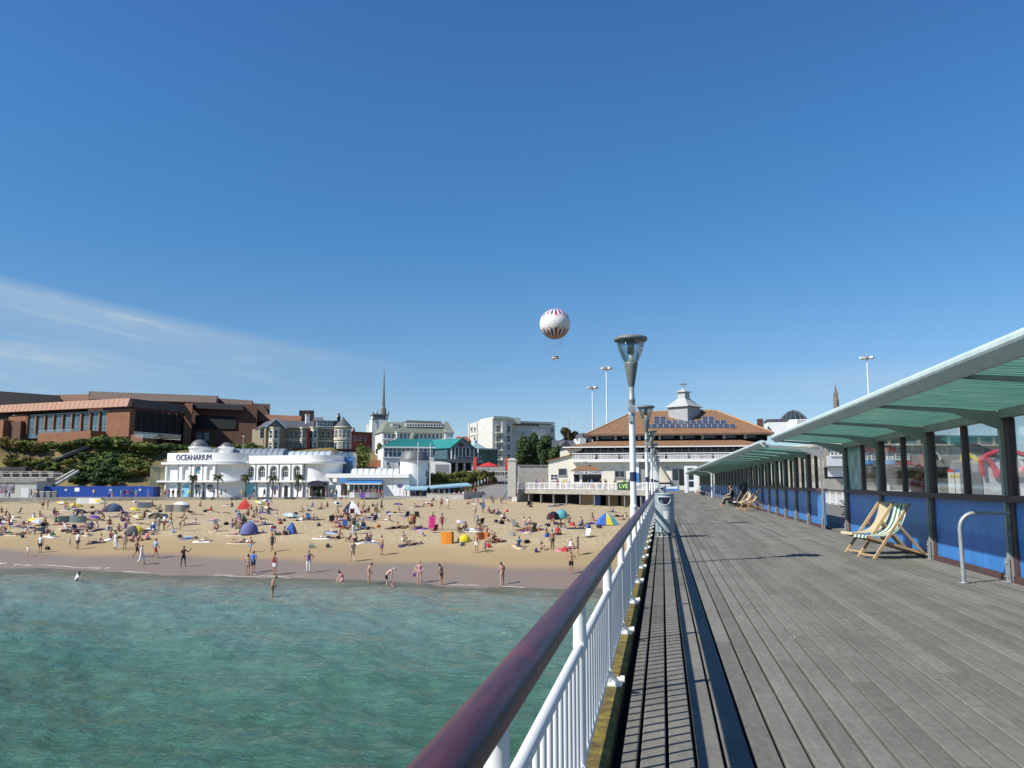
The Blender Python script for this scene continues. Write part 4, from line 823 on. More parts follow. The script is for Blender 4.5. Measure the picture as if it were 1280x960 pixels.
uC=u(262); Rr=7.2   # the front turns away in a quarter drum at its right end
cen=fo.at(uC,0,-Rr)
def drum(z0,z1,R,m,name,par=None,n=18,a0=-math.pi/2,span=math.pi*.62):
    base=math.atan2(fo.n.y,fo.n.x); mb=MB(); vs=[]
    for i in range(n+1):
        a=base+span*i/n; vs.append((cen.x+R*math.cos(a),cen.y+R*math.sin(a)))
    k=n+1; V=[(x,y,z0) for x,y in vs]+[(x,y,z1) for x,y in vs]+[(cen.x,cen.y,z0),(cen.x,cen.y,z1)]
    mb.add(V,[(i,i+1,k+i+1,k+i) for i in range(n)],0,True); mb.add(V,[tuple(k+i for i in range(k))+(2*k+1,)]); mb.add(V,[tuple(i for i in range(k-1,-1,-1))+(2*k,)])
    return mb.build(name,m,par or t)
wall(fo,t,206.5,262,578.5,625,12,M_wall,'wall',z0=zb); drum(zb,FZ(578.5),Rr,M_wall,'curved_wall')
trim(fo,t,204,262,577.8,580.5,.9,M_white,'cornice',d=-12); drum(FZ(580.5),FZ(577.8),Rr+.9,M_white,'curved_cornice')
trim(fo,t,208,262,566,577.2,.15,M_white,'parapet',d=-9.5); drum(FZ(577.2),FZ(566),Rr+.15,M_white,'curved_parapet')
trim(fo,t,200,262,600.8,602.8,1.0,M_white,'string_course',d=-12); drum(FZ(602.8),FZ(600.8),Rr+1.0,M_white,'curved_string')
for px in (209,224.5,240.3,255,270.5):
    uu=u(px)
    if px<262:
        mb=MB(); fo.box(mb,uu-.14,uu+.14,FZ(600.8),FZ(580.5),0,.55); fo.box(mb,uu-.14,uu+.14,zb,FZ(602.8),0,.55); mb.build('pilaster',M_grey if px>215 else M_wall,t)
for a,b,hc,hw in ((225.3,239.6,233,5.2),(241,254.3,248,5.2),(255.8,269.6,263.5,5.0)):
    s=.1635; 
    arch_panel(fo,u(a),u(b),FZ(600.7),FZ(580.6),(u(hc),hw*s,FZ(600.4),FZ(586.5)),.5,M_wall,t,'arch_panel')
arch=None
mb=MB(); p=[]
uu,zc=u(248.5),FZ(587.5); vs=[fo.at(uu+.78*math.cos(2*math.pi*i/24),zc+.78*math.sin(2*math.pi*i/24),.06) for i in range(24)]; mb.add(vs,[tuple(range(24))]); 
vs=[fo.at(uu+.25+.45*math.cos(2*math.pi*i/20),zc-.15+.42*math.sin(2*math.pi*i/20),.10) for i in range(20)]; mb.add(vs,[tuple(range(20))],1); vs=[fo.at(uu+.42+.3*math.cos(2*math.pi*i/16),zc-.32+.3*math.sin(2*math.pi*i/16),.13) for i in range(16)]; mb.add(vs,[tuple(range(16))],2); mb.build('round_emblem',[mat('sea green print',(.12,.36,.36),.5,.1),mat('deep blue print',(.02,.10,.28),.5,.1),M_white],t)
def round_window(f,px,py,r,par,mf,mg,dx=0):
    uu=f.u(px); zc=f.z(py,uu); mb=MB(); n=24
    vs=[f.at(uu+r*math.cos(2*math.pi*i/n),zc+r*math.sin(2*math.pi*i/n),.06) for i in range(n)]; mb.add(vs,[tuple(range(n))],1)
    pr=[]; 
    for i in range(n+1): pr.append(f.at(uu+r*math.cos(2*math.pi*i/n),zc+r*math.sin(2*math.pi*i/n),.1))
    mb.tube(pr,.13,6,cap=False); mb.beam(f.at(uu-r,zc,.1),f.at(uu+r,zc,.1),.1,.1); mb.beam(f.at(uu,zc-r,.1),f.at(uu,zc+r,.1),.1,.1,up=(1,0,0)); return mb.build('round_window',[mf,mg],par)
round_window(fo,247.5,609.5,.62,t,M_grey,M_glassd); round_window(fo,263,609.5,.62,t,M_grey,M_glassd)
M_cyan=mat('pale cyan print',(.18,.48,.58),.5,.15,1.2)
for a,b,c0,c1 in ((228.5,238,605.5,621),): 
    mb=MB(); uu=u((a+b)/2); h=.8; arc=[(uu-h,FZ(c1)),(uu+h,FZ(c1))]+[(uu+h*math.cos(math.pi*i/12),FZ(609.5)+h*math.sin(math.pi*i/12)) for i in range(13)]; mb.add([fo.at(x,z,.06) for x,z in arc],[tuple(range(len(arc)))]); mb.build('arched_poster',M_cyan,t)
lettering('OCEANARIUM',t,fo,u(241.3),FZ(571.5),(268-214)*.1635,1.22,M_navyl,.16,'sign_lettering',.1,1.0)
# domes and barrel roof behind the parapet
for px,py0,py1,r,D in ((247,549.5,561,11.5*.168,171),(281.5,553,561,8.6*.17,173)):
    c=XY(px,D); zc=ZP(py1,D); mb=MB(); mb.lathe([(r*math.cos(a),zc+(ZP(py0,D)-zc)*math.sin(a)) for a in [i*math.pi/20 for i in range(11)]],c=(c.x,c.y,0),n=24); d=mb.build('dome',M_lead,t)
    mb=MB(); mb.lathe([(r,FZ(570)),(r,zc),(r+.25,zc+.05),(r+.25,zc+.35),(r,zc+.4)],c=(c.x,c.y,0),n=24); mb.build('dome_drum',M_white,t)
def barrel(px0,px1,py0,py1,D,dep,m,name,n=10):
    mb=MB(); a,b=XY(px0,D),XY(px1,D); z0,z1=ZP(py1,D),ZP(py0,D); vs=[]
    for q in (a,b):
        for i in range(n+1):
            th=math.pi*i/n; o=G2*(dep/2-dep/2*math.cos(th)); vs.append((q.x+o.x,q.y+o.y,z0+(z1-z0)*math.sin(th)))
    k=n+1; mb.add(vs,[(i,k+i,k+i+1,i+1) for i in range(n)],0,True); mb.add(vs,[tuple(range(k-1,-1,-1)),tuple(range(k,2*k))]); 
    nb=max(2,int((px1-px0)/7))
    for j in range(nb+1):
        q=a.lerp(b,j/nb); pts=[]
        for i in range(n+1):
            th=math.pi*i/n; o=G2*(dep/2-dep/2*math.cos(th)); pts.append((q.x+o.x,q.y+o.y,z0+(z1-z0)*math.sin(th)+.04))
        mb.tube(pts,.07,5,1)
    return mb.build(name,[m,M_lead],t)
M_zinc=mat('blue grey zinc',(.21,.255,.285),.45,.1,.8)
barrel(238,352,560,572,173,6,M_zinc,'barrel_roof'); barrel(350,412,563.5,572,174,5,mat('pale glazed roof',(.45,.52,.55),.3,.2,1.5),'glazed_roof')
# right hand range with five arched windows and a rounded end
fr=Face(XY(302,169),XY(384,165)); FR=lambda py,px=345: fr.z(py,fr.u(px)); w=fr.u
wall(fr,t,302,384,578,625,10,M_wall,'wall',z0=zb)
cen=fr.at(w(384),0,-4.9); fo_keep=fo; fo=fr; Rr=4.9
drum(zb,FR(578),Rr,M_wall,'curved_wall',span=math.pi*.75); drum(FR(576.8),FR(569.3),Rr+.25,M_white,'curved_parapet',span=math.pi*.75); drum(FR(579.6),FR(576.8),Rr+.7,M_white,'curved_cornice',span=math.pi*.75); drum(FR(602.6),FR(600.8),Rr+.7,M_white,'curved_string',span=math.pi*.75)
fo=fo_keep
trim(fr,t,302,384,576.8,579.6,.7,M_white,'cornice',d=-9); trim(fr,t,303,384,569.3,576.8,.25,M_white,'parapet',d=-8); trim(fr,t,302,384,600.8,602.6,.8,M_white,'string_course',d=-9)
cs=(314.2,328,342.6,357.2,372)
for i,c in enumerate(cs):
    hw=5.0*.166; arch_panel(fr,w(c-6.6),w(c+6.6),FR(600.7),FR(579.7),(w(c),hw,FR(600.4),FR(587)),.5,M_wall,t,'arch_panel')
    mb=MB(); uu=w(c); arc=[(uu-hw*.85,FR(596)),(uu+hw*.85,FR(596))]+[(uu+hw*.85*math.cos(math.pi*k/12),FR(588)+hw*.85*math.sin(math.pi*k/12)) for k in range(13)]
    mb.add([fr.at(x,z,.05) for x,z in arc],[tuple(range(len(arc)))],1); 
    for k in (-.33,.33): mb.beam(fr.at(uu+hw*k,FR(596),.08),fr.at(uu+hw*k,FR(584.2),.08),.08,.06,0,up=(1,0,0))
    mb.beam(fr.at(uu-hw*.85,FR(589),.08),fr.at(uu+hw*.85,FR(589),.08),.06,.08); mb.build('arched_window',[M_white,M_glassd],t)
for px in (320.7,335,349.8,364.6,380):
    mb=MB(); uu=w(px); fr.box(mb,uu-.1,uu+.1,FR(600.8),FR(579.6),0,.6); fr.box(mb,uu-.1,uu+.1,zb,FR(602.6),0,.4); mb.build('pilaster',M_grey,t)
mb=MB(); uu=w(357.8); h=.42; arc=[(uu-h,zb+.1),(uu+h,zb+.1)]+[(uu+h*math.cos(math.pi*k/10),FR(609.5)+h*math.sin(math.pi*k/10)) for k in range(11)]; mb.add([fr.at(x,z,.05) for x,z in arc],[tuple(range(len(arc)))]); mb.build('arched_door',M_dark,t)
round_window(fr,372.5,608.5,.66,t,M_grey,M_glassb); trim(fr,t,339.5,347,608.3,612,.12,M_navyl,'notice_board'); trim(fr,t,305,319,604,618,.08,M_cyan,'mural_panel')
for px,py in ((227.5,612),): pass
# entrance canopy, blue glazed stair and the low restaurant wing to the right
fq=Face(XY(384,164.3),XY(420,164.3)); mb=MB()
n=10; c=fq.u(396.5); vs=[]
for i in range(n+1):
    a=math.pi*i/n; vs+= [fq.at(c+1.75*math.cos(a),fq.z(606.5,c)+.95*math.sin(a),.9),fq.at(c+1.75*math.cos(a),fq.z(606.5,c)+.95*math.sin(a),-1.2)]
mb.add(vs,[(2*i,2*i+2,2*i+3,2*i+1) for i in range(n)],0,True); mb.add(vs,[tuple(2*i for i in range(n+1))]); mb.build('arched_awning',mat('navy canvas',(.02,.02,.05),.7,.1),t)
for px in (386.5,393,400,406.5): mb=MB(); uu=fq.u(px); fq.box(mb,uu-.07,uu+.07,zb,fq.z(606.5,uu),.6,.74); mb.build('awning_post',M_dark,t)
trim(fq,t,387,406,608,620,-.3,M_dark,'entrance_glazing',d=-.4)
slab_=lambda *a: slab(*a)
barrel(418.5,440,565,571,172,5,M_glassb,'glazed_vault'); fs_=Face(XY(420,171),XY(440,171))
wall(fs_,t,419,441,571,600,4,mat('blue framed glazing',(.10,.15,.20),.2,.3,.6),'stair_glazing')
for px in (419,424,433.5,440): trim(fs_,t,px,px+1.2,570,600,.2,M_bluep,'blue_mullion')
trim(fs_,t,419,441,573.5,576,.25,M_bluep,'blue_beam')
fl=Face(XY(408,165.2),XY(514,163.2)); FL=lambda py,px=460: fl.z(py,fl.u(px))
wall(fl,t,410,512,596,622,9,M_wall,'low_wall',z0=zb); trim(fl,t,409,512,592,597.3,.9,M_white,'fascia_board',d=-6); trim(fl,t,413,512,598.8,600.4,.3,M_white,'trim')
barrel(438,498,585.5,593,167,4.5,mat('white glazed vault',(.66,.70,.70),.35,.06,1),'white_vault')
mb=MB(); P=fl.at; a,b=fl.u(435),fl.u(479.5); mb.hexa([P(a,FL(604.6),1.6),P(b,FL(604.6),1.6),P(b,FL(601.5),.05),P(a,FL(601.5),.05),P(a,FL(603.6),1.7),P(b,FL(603.6),1.7),P(b,FL(600.6),.05),P(a,FL(600.6),.05)]); fl.box(mb,a,b,FL(605.4),FL(604.2),1.55,1.7,1); mb.build('blue_awning',[M_bluep,M_white],t)
for i in range(7): trim(fl,t,437+i*6.2,441.6+i*6.2,606,619,.05,M_glassd,'shop_window')
trim(fl,t,426.5,434,605,619,.06,M_dark,'arched_doorway'); trim(fl,t,412,419.5,606,615,.06,M_glassb,'window')
# white drum tower with the grey shallow dome
c=XY(517.5,167); rt=17.6*.1655; zz=lambda py: ZP(py,167-2.5)
mb=MB(); mb.lathe([(rt,zb),(rt,zz(575))],c=(c.x,c.y,0),n=32); mb.build('drum_tower',M_wall,t)
mb=MB(); mb.lathe([(rt+.35,zz(575.3)),(rt+.35,zz(574)),(rt*.97,zz(570)),(rt*.86,zz(565.5)),(rt*.74,zz(563)),(0,zz(562.4))],c=(c.x,c.y,0),n=32); mb.build('drum_roof',M_lead,t)
fd=Face(XY(522,164.6),XY(537,166.5)); mb=MB(); um=fd.L/2; zt=fd.z(585.5,um); zb2=fd.z(592.5,um)
mb.add([fd.at(0,zb2,.2),fd.at(fd.L,zb2,.2),fd.at(um,zt,.2)],[(0,1,2)]); fd.box(mb,0,fd.L,fd.z(596,um),zb2,-.3,.25,1); mb.build('glass_pediment',[M_glassb,M_dsteel],t); trim(fd,t,528,536,598,620,.1,M_glassd,'tower_door')
# ---- 4 church with slender spire
t=bthing('church_tower','white church tower with dark pinnacles and a tall slender spire',474,300,12.5)
D=300; z=lambda py: ZP(py,D); s=D/1007; c=XY(473.5,D)
fc=Face(XY(463.5,D),XY(483,D+2)); mb=MB(); mb.prism(back(fc,463.5,477,5.5),11,z(524)); mb.build('tower',M_white,t); mb=MB(); mb.prism([tuple(XY(471.5,D+.2)),tuple(XY(483,D+1.2)),tuple(XY(483,D+6)),tuple(XY(471.5,D+6))],11,z(525)); mb.build('tower_shaft',M_white,t)
trim(fc,t,470.3,472.6,526,560,.15,M_glassd,'slit_window')
mb=MB()
for a,b in ((463.8,483.2),): fc.pbox(mb,a,b,517.5,519,-5.5,.3); fc.pbox(mb,a,b,523.3,524.6,-5.5,.3)
for i in range(7):
    px=464.3+i*3.05; fc.pbox(mb,px,px+.9,519,523.4,-.6,.2)
for px,py in ((464.3,514.5),(469.5,513.5),(480,514.5),(484,514)): fc.pbox(mb,px,px+.9,py,519,-.5,.1)
mb.build('belfry',M_dsteel,t)
trim(fc,t,465,482,519,523.4,-.7,M_wall,'belfry_core',d=-5)
mb=MB(); mb.lathe([(1.25,z(518)),(1.05,z(510)),(.62,z(508)),(.42,z(490)),(.2,z(470)),(.1,z(463))],c=(c.x+.4,c.y+2.4,0),n=8,smooth=False); mb.beam((c.x-.3,c.y+2.4,z(462.6)),(c.x+1.1,c.y+2.4,z(462.6)),.1,.1); mb.beam((c.x+.4,c.y+2.4,z(463)),(c.x+.4,c.y+2.4,z(459.5)),.1,.1); mb.build('spire',mat('spire lead',(.17,.15,.14),.6,.1),t)
wall(Face(XY(456,303),XY(468,303)),t,456,468,531,565,6,M_white,'annexe')
# brick block at its left
t=bthing('brick_house','red brick house with flat roof left of the church tower',450,285,12)
fbk=Face(XY(437,283),XY(464,288)); wall(fbk,t,438,464,541,572,8,M_redbr,z0=10); trim(fbk,t,437,464.5,540,541.5,.3,M_brickd,'parapet',d=-8)
for px in (441,447,454): window(fbk,t,px,px+2.6,545,551,M_white,M_glassd,1,2); 
chimney(fbk,444.5,447,536,541,3,M_redbr,t,2)
# ---- 5 white hotel with grey green mansard
t=bthing('mansard_hotel','white hotel with a grey green mansard roof and a long row of dormers',530,268,9)
fm=Face(XY(477,262),XY(566,270)); FM=lambda py,px=525: fm.z(py,fm.u(px)); wall(fm,t,477,566,541,575,14,M_white,z0=4)
mb=MB(); u0,u1=fm.u(475.5),fm.u(567); P=fm.at; za,zt=FM(541.2),FM(528)
mb.hexa([P(u0,za,.5),P(u1,za,.5),P(u1,za,-14),P(u0,za,-14),P(u0+2.2,zt,-2.2),P(u1-1.2,zt,-2.2),P(u1-1.2,zt,-12),P(u0+2.2,zt,-12)]); mb.build('mansard_roof',M_mans,t)
mb=MB(); mb.hexa([P(fm.u(505),FM(534),-1.4),P(fm.u(556),FM(533),-1.4),P(fm.u(556),FM(533),-10),P(fm.u(505),FM(534),-10),P(fm.u(510),FM(525),-3),P(fm.u(553),FM(525),-3),P(fm.u(553),FM(525),-9),P(fm.u(510),FM(525),-9)]); mb.build('upper_roof',M_slate,t)
for a,b,c0,c1,n in ((506,555,530,533.2,14),(488,498,530,533.5,4)): 
    wall(fm,t,a,b,c0-.5,c1+.3,3,M_white,'dormer_row',out=-.8)
    f_=Face(fm.at(0,0,-.8)[:2],fm.at(fm.L,0,-.8)[:2]); 
    for i in range(n): px=a+1+(b-a-2)*(i+.15)/n; window(f_,t,px,px+(b-a)*.62/n,c0,c1,M_white,M_glassd,1,1,.1,.1,'dormer_window')
gab=Face(fm.at(fm.u(556),0,1.5)[:2],fm.at(fm.u(566),0,1.5)[:2]); wall(gab,t,556,566,538,575,6,M_white,'end_pavilion',z0=4); gable_roof(gab,555.5,566.5,FM(540.5),FM(525.5),8,M_mans,'pavilion_roof',.2,'hip')
for row,(pa,pb) in enumerate(((542.5,548),(551,556))):
    for i in range(17):
        px=479+i*5.05; 
        if px<556: window(fm,t,px,px+2.7,pa,pb,M_white,M_glassd,1,2,.12,.1)
trim(fm,t,477,566,549.2,550.1,.2,M_white,'string_course'); trim(fm,t,477,566,541,542,.3,M_white,'cornice')
bay(fm,492,499,541,575,1.6,M_white,((543,549),(552,557)))
# ---- 6 restaurant with teal roof
t=bthing('restaurant','restaurant with a teal hipped roof, long window band and a gabled front porch',540,190,4)
fg=Face(XY(478,190),XY(566,194)); FG=lambda py,px=525: fg.z(py,fg.u(px)); wall(fg,t,478,566,559,592,16,M_wall,z0=2)
mb=MB(); P=fg.at; u0,u1=fg.u(476.5),fg.u(569); k0,k1=fg.u(499),fg.u(572); za,zt=FG(559),FG(547); d=-16
mb.add([P(u0,za,.8),P(u1,za,.8),P(u1+1,za,d),P(u0,za,d),P(k0,zt,-7),P(k1,zt,-7)],[(0,1,5,4),(1,2,5),(2,3,4,5),(3,0,4),(3,2,1,0)])
for i in range(24):
    k=i/23; a=P(u0+(u1-u0)*k,za,.8); b=P(k0+(k1-k0)*k,zt,-7); mb.beam(a+Vector((0,0,.05)),b+Vector((0,0,.05)),.09,.09)
mb.build('roof',M_teal,t)
trim(fg,t,476.5,566,558.6,560.3,.85,M_white,'eaves_board',d=.3)
mb=MB(); fg.pbox(mb,479,566,561,571.5,-.1,.04); mb.build('window_band',M_glassb,t)
for i in range(16): px=478.5+i*5.5; trim(fg,t,px,px+1.1,560.3,571.5,.25,M_white,'mullion')
trim(fg,t,478,566,564.2,564.9,.2,M_white,'transom'); trim(fg,t,478,566,571.3,572.6,.3,M_white,'sill_band')
for px in (482.5,497): window(fg,t,px,px+3,578,581.5,M_white,M_glassd,1,1)
# little roof dome
c=XY(515.5,200); mb=MB(); zz=ZP(548,200); mb.lathe([(.85,zz-.5),(.85,zz+.5),(.6,zz+1.1),(.2,zz+1.4),(0,zz+1.45)],c=(c.x,c.y,0),n=14); mb.build('roof_vent',M_mans,t)
# gabled porch
fp_=Face(XY(563,188),XY(598,194)); FP=lambda py,px=578: fp_.z(py,fp_.u(px)); um=fp_.u(577)
mb=MB(); P=fp_.at; ul,ur=fp_.u(563),fp_.u(592); mb.add([P(ul,FP(560),0),P(ur,FP(560),0),P(um,FP(548.5),0),P(ul,FP(560),-12),P(ur,FP(560),-12),P(um,FP(548.5),-12)],[(0,1,2),(5,4,3),(0,3,4,1)]); mb.build('porch_gable',mat('grey boarding',(.23,.23,.27),.7,.1),t)
mb=MB(); o_=Vector((0,0,.12)); mb.hexa([P(ul-.4,FP(560.8),.35),P(um,FP(548.5),.35),P(um,FP(548.5),-12),P(ul-.4,FP(560.8),-12)]+[P(ul-.4,FP(560.8),.35)+o_,P(um,FP(548.5),.35)+o_,P(um,FP(548.5),-12)+o_,P(ul-.4,FP(560.8),-12)+o_]); mb.hexa([P(um,FP(548.5),.34),P(ur+.4,FP(560.8),.34),P(ur+.4,FP(560.8),-12),P(um,FP(548.5),-12)]+[P(um,FP(548.5),.34)+o_,P(ur+.4,FP(560.8),.34)+o_,P(ur+.4,FP(560.8),-12)+o_,P(um,FP(548.5),-12)+o_]); mb.build('porch_roof',M_teal,t)
mb=MB(); mb.beam(P(ul-.3,FP(560.8),.3),P(um,FP(547.6),.3),.15,.35); mb.beam(P(ur+.3,FP(560.8),.3),P(um,FP(547.6),.3),.15,.35); mb.build('bargeboard',M_teal,t)
mb=MB(); n=20; mb.add([P(um-.3+.85*math.cos(2*math.pi*i/n),FP(556)+.5*math.sin(2*math.pi*i/n),.05) for i in range(n)],[tuple(range(n))]); mb.build('oval_window',M_glassd,t)
wall(fp_,t,563,598,560,574,10,M_glassb,'balcony_glazing',out=-1.2)
for px in (564,568.5,573,577.5,582,587,592,597.5): trim(fp_,t,px-.4,px+.4,560.5,574,.1,M_white,'porch_post',d=-.1)
wall(fp_,t,540,602,574,578.4,9,M_grey,'balcony_slab',out=.6); 
mb=MB()
for i in range(30): px=565+i*1.22; fp_.pbox(mb,px-.12,px+.12,570.5,574,.45,.5)
fp_.pbox(mb,564,600.5,570.2,570.9,.4,.52); mb.build('balcony_rail',M_steel,t)
for px in (571,580.5,590): trim(fp_,t,px-.8,px+.8,578.4,592,.1,M_white,'column',d=-.35)
wall(fp_,t,555,600,578.4,592,4,M_dark,'undercroft',out=-2.5)
fe=Face(XY(592,196),XY(626,200)); wall(fe,t,592,622,562,592,8,mat('green glazing',(.07,.14,.12),.2,.3,.4),'glazed_annexe'); trim(fe,t,591,624,560.5,562.5,.6,mat('pale teal roof',(.30,.45,.43),.5,.08),'annexe_roof',d=-8); 
c=XY(594,203); mb=MB(); zz=ZP(560.5,203); mb.lathe([(2.9,zz),(1.2,zz+1.0),(.5,zz+1.4),(.5,zz+1.9),(0,zz+2.2)],c=(c.x,c.y,0),n=4,smooth=False); mb.build('pavilion_roof',MATS['pale teal roof'],t)
mb=MB(); a=XY(537,186); zz=lambda py: ZP(py,186); b=XY(562,186)
fw_=Face(XY(537,180),XY(563,180)); FW=lambda py: fw_.z(py,fw_.L/2); mb=MB(); n=8; vs=[]
for o in (0,-3):
    for i in range(n+1): k=i/n; vs.append(fw_.at(fw_.L*k,FW(576.5+ (1.2-2.2*math.sin(math.pi*(k*.8+.05)))+2.5*k),o))
    vs.append(fw_.at(fw_.L,FW(592),o)); vs.append(fw_.at(0,FW(592),o))
m_=n+3; mb.add(vs,[tuple(range(m_-1,-1,-1)),tuple(range(m_,2*m_))]+[(i,(i+1)%m_,m_+(i+1)%m_,m_+i) for i in range(m_)]); mb.build('white_kiosk',M_white,t)
trim(fw_,t,544,561,580.5,590.5,.06,M_grey,'kiosk_shutter')
# red roof house behind
t=bthing('red_roof_house','house with a dark red roof squeezed between the two white hotels',580,310,8)
fh=Face(XY(570,308),XY(592,308)); wall(fh,t,571,590,551,575,8,M_redbr,z0=4); gable_roof(fh,570,592,fh.z(551.5,5),fh.z(545,5),8,mat('dark red tiles',(.20,.05,.04),.8,.15,1),'roof',.3)
# ---- 7 large white art deco hotel
t=bthing('art_deco_hotel','large white art deco hotel with flat parapets beside the dark trees',614,280,3)
cA,cB,cC=XY(585.5,312),XY(616,278),XY(694,291)
fl_=Face(cA,cB); fr_=Face(XY(622,281),cC); HZ=lambda py,D=278: ZP(py,D)
mb=MB(); mb.prism([tuple(q) for q in (cA,cB,XY(622,280.8),cC,XY(694,318),XY(590,330))],1,HZ(529,282)); mb.build('wall',M_hotel,t)
mb=MB(); mb.prism(back(fl_,587,616,10),HZ(530.5,285),fl_.z(526,fl_.L*.5)); mb.build('left_parapet',M_hotel,t)
# corner tower
ft=Face(XY(615.5,277),XY(641,280)); FT=lambda py: ft.z(py,ft.L/2); wall(ft,t,615.5,640,523.5,600,14,M_hotel,'corner_tower',z0=1); trim(ft,t,616,640,521.3,523.5,.5,M_hotel,'tower_cornice',d=-13); wall(ft,t,619,637.5,520.5,521.3,10,M_blackroof,'tower_roof',out=-.5)
trim(ft,t,626.5,631.5,527,600,.9,M_hotel,'tower_fin')
for pa,pb in ((532,540),(545,552),(556,562),(568,574)):
    window(ft,t,620,625.5,pa,pb,M_hotel,M_glassd,2,2,.15); 
    trim(ft,t,619,627,pb+1,pb+2,1.2,M_hotel,'balcony')
    window(ft,t,634,637.5,pa,pb,M_hotel,M_glassd,1,2,.15)
for i,px in enumerate((588.5,592.5,599,604,610)):
    for pa,pb in ((534,539),(546,551),(556.5,561),(566,570)):
        if (i,pa) in ((0,546),(1,556.5)): continue
        window(fl_,t,px,px+2.0,pa,pb,M_hotel,M_glassd,1,1,.12,.15)
for px in (586.6,596.5,607.5): trim(fl_,t,px-.6,px+.6,528,590,.45,M_hotel,'pilaster')
trim(fl_,t,586,616,541.5,542.3,.3,M_hotel,'string_course')
trim(fr_,t,640,693,527.5,529.5,.6,M_hotel,'cornice',d=-10); wall(fr_,t,641,693,526.8,527.6,9,M_blackroof,'roof_edge',out=-.4); trim(fr_,t,640,693,540.8,541.5,.3,M_hotel,'string_course')
for i,px in enumerate((643.5,653,663,671.5,679,689)):
    for pa,pb in ((535,540.3),(545.5,551),(556,561)): window(fr_,t,px,px+3,pa,pb,M_hotel,M_glassd,1,2,.15,.15)
wall(fr_,t,654,682,541.8,570,1.5,M_hotel,'bow_front',out=1.2); fbow=Face(fr_.at(0,0,1.2)[:2],fr_.at(fr_.L,0,1.2)[:2])
for px in (656,662,668.5,675): window(fbow,t,px,px+3.4,545,551,M_hotel,M_glassd,1,2,.15,.15)
lettering('HERMITAGE HOTEL',t,fr_,fr_.u(659),fr_.z(530.8,fr_.u(659)),(676-642)*.29,.95,M_black,.1,'sign_lettering',.2); lettering('HOTEL',t,fl_,fl_.u(601),fl_.z(530.6,fl_.u(601)),3.6,.8,M_black,.12,'sign_lettering',.2)
# ---- 8 pier building with two tiers of terracotta roof
t=thing('pier_building','wide cream pier building under two tiers of terracotta roof with a cupola','building',(0,172,0))
YF=168.0
CY,SY=math.cos(YAW),math.sin(YAW)
def X_(px,Y=YF):                                # image column -> x on the plane at distance Y along the pier
    a=(px-640)/1007.54; return Y*(a*CY-SY)/(CY+a*SY)
def Zy(py,Y=YF): return EYE+(603-py)/1007.5*Y*.978
ff=Face((X_(688),YF),(X_(955),YF)); FF=lambda py: Zy(py); U=lambda px: X_(px)-X_(688)
def fb_(mb,px0,px1,py0,py1,d0,d1,mi=0): return ff.box(mb,U(px0),U(px1),FF(py1),FF(py0),d0,d1,mi)
def ftrim(px0,px1,py0,py1,out,m,name,d=-.02): mb=MB(); fb_(mb,px0,px1,py0,py1,d,out); return mb.build(name,m,t)
mb=MB(); xa,xb=X_(718),X_(962); mb.prism([(xa,YF),(xb,YF),(xb+4,YF+34),(xa-3,YF+34)],-1.2,FF(577)); mb.build('wall',M_cream,t)
ftrim(718,962,566.5,577,-3.4,M_glassd,'upper_glazing',d=-4); ftrim(719,962,553,566.5,-3.4,M_glassd,'upper_glazing',d=-20)
for i in range(26): px=722+i*9.4; ftrim(px-.6,px+.6,557.5,574,-3.0,M_white,'glazing_post',d=-3.38)
ftrim(716,962,573.6,577.4,1.2,M_white,'balcony_slab',d=-4)
mb=MB()
for i in range(62): px=717+i*3.95; fb_(mb,px-.16,px+.16,566.4,573.6,1.05,1.12)
fb_(mb,716,961,566,567,1.0,1.16); fb_(mb,716,961,569.5,570,1.05,1.1); mb.build('balcony_rail',M_white,t)
for i in range(9): px=719+i*29; ftrim(px,px+26,568,573.3,1.04,mat('printed banner',(.42,.40,.38),.7,.5,.9) ,'balcony_panel',d=1.0)
# lower roof tier: sloping skirt all round
def skirt(x0,x1,y0,y1,ze,zt,inx,iny,m,name,over=0):
    mb=MB(); vs=[(x0,y0,ze),(x1,y0,ze),(x1,y1,ze),(x0,y1,ze),(x0+inx,y0+iny,zt),(x1-inx,y0+iny,zt),(x1-inx,y1-iny,zt),(x0+inx,y1-iny,zt)]
    mb.add(vs,[(0,1,5,4),(1,2,6,5),(2,3,7,6),(3,0,4,7),(4,5,6,7),(3,2,1,0)])
    n=int((x1-x0)/.9)
    mb2=[]
    return mb.build(name,m,t)
def course_mat():
    m=mat('terracotta tile courses',(.36,.17,.075),.85,.28,1.3,bump=.2,bscale=8); return m
skirt(X_(706),X_(970),YF-1.6,YF+36,FF(558.5),FF(549),6.2,6.2,M_tile,'lower_roof')
ftrim(704.5,971,557.9,559.2,1.75,M_white,'gutter',d=1.4)
Y2=YF+5; Z2=lambda py: Zy(py,Y2); X2=lambda px: X_(px,Y2)
mb=MB(); mb.box(X2(741),X2(962),Y2+.8,YF+31,Z2(551),Z2(541)); mb.build('clerestory',M_dark,t)
for px in (747,770,800,826,853,880,907,934): mb=MB(); mb.box(X2(px)-.28,X2(px)+.28,Y2+.5,Y2+.9,Z2(549),Z2(541)); mb.build('clerestory_post',M_white,t)
for i in range(8): px=752+i*26; mb=MB(); mb.box(X2(px),X2(px+14),Y2+.70,Y2+.79,Z2(547.6),Z2(543)); mb.build('clerestory_window',M_glassb,t)
mb=MB(); x0,x1=X2(732.5),X2(968.5); ze,zt=Z2(542.5),Z2(516)+1.2; ya,yb=Y2-1.2,YF+34; kx=X2(792)-x0
kx1=x1-X2(903); vs=[(x0,ya,ze),(x1,ya,ze),(x1,yb,ze),(x0,yb,ze),(x0+kx,ya+11,zt),(x1-kx1,ya+11,zt),(x1-kx1,yb-11,zt),(x0+kx,yb-11,zt)]
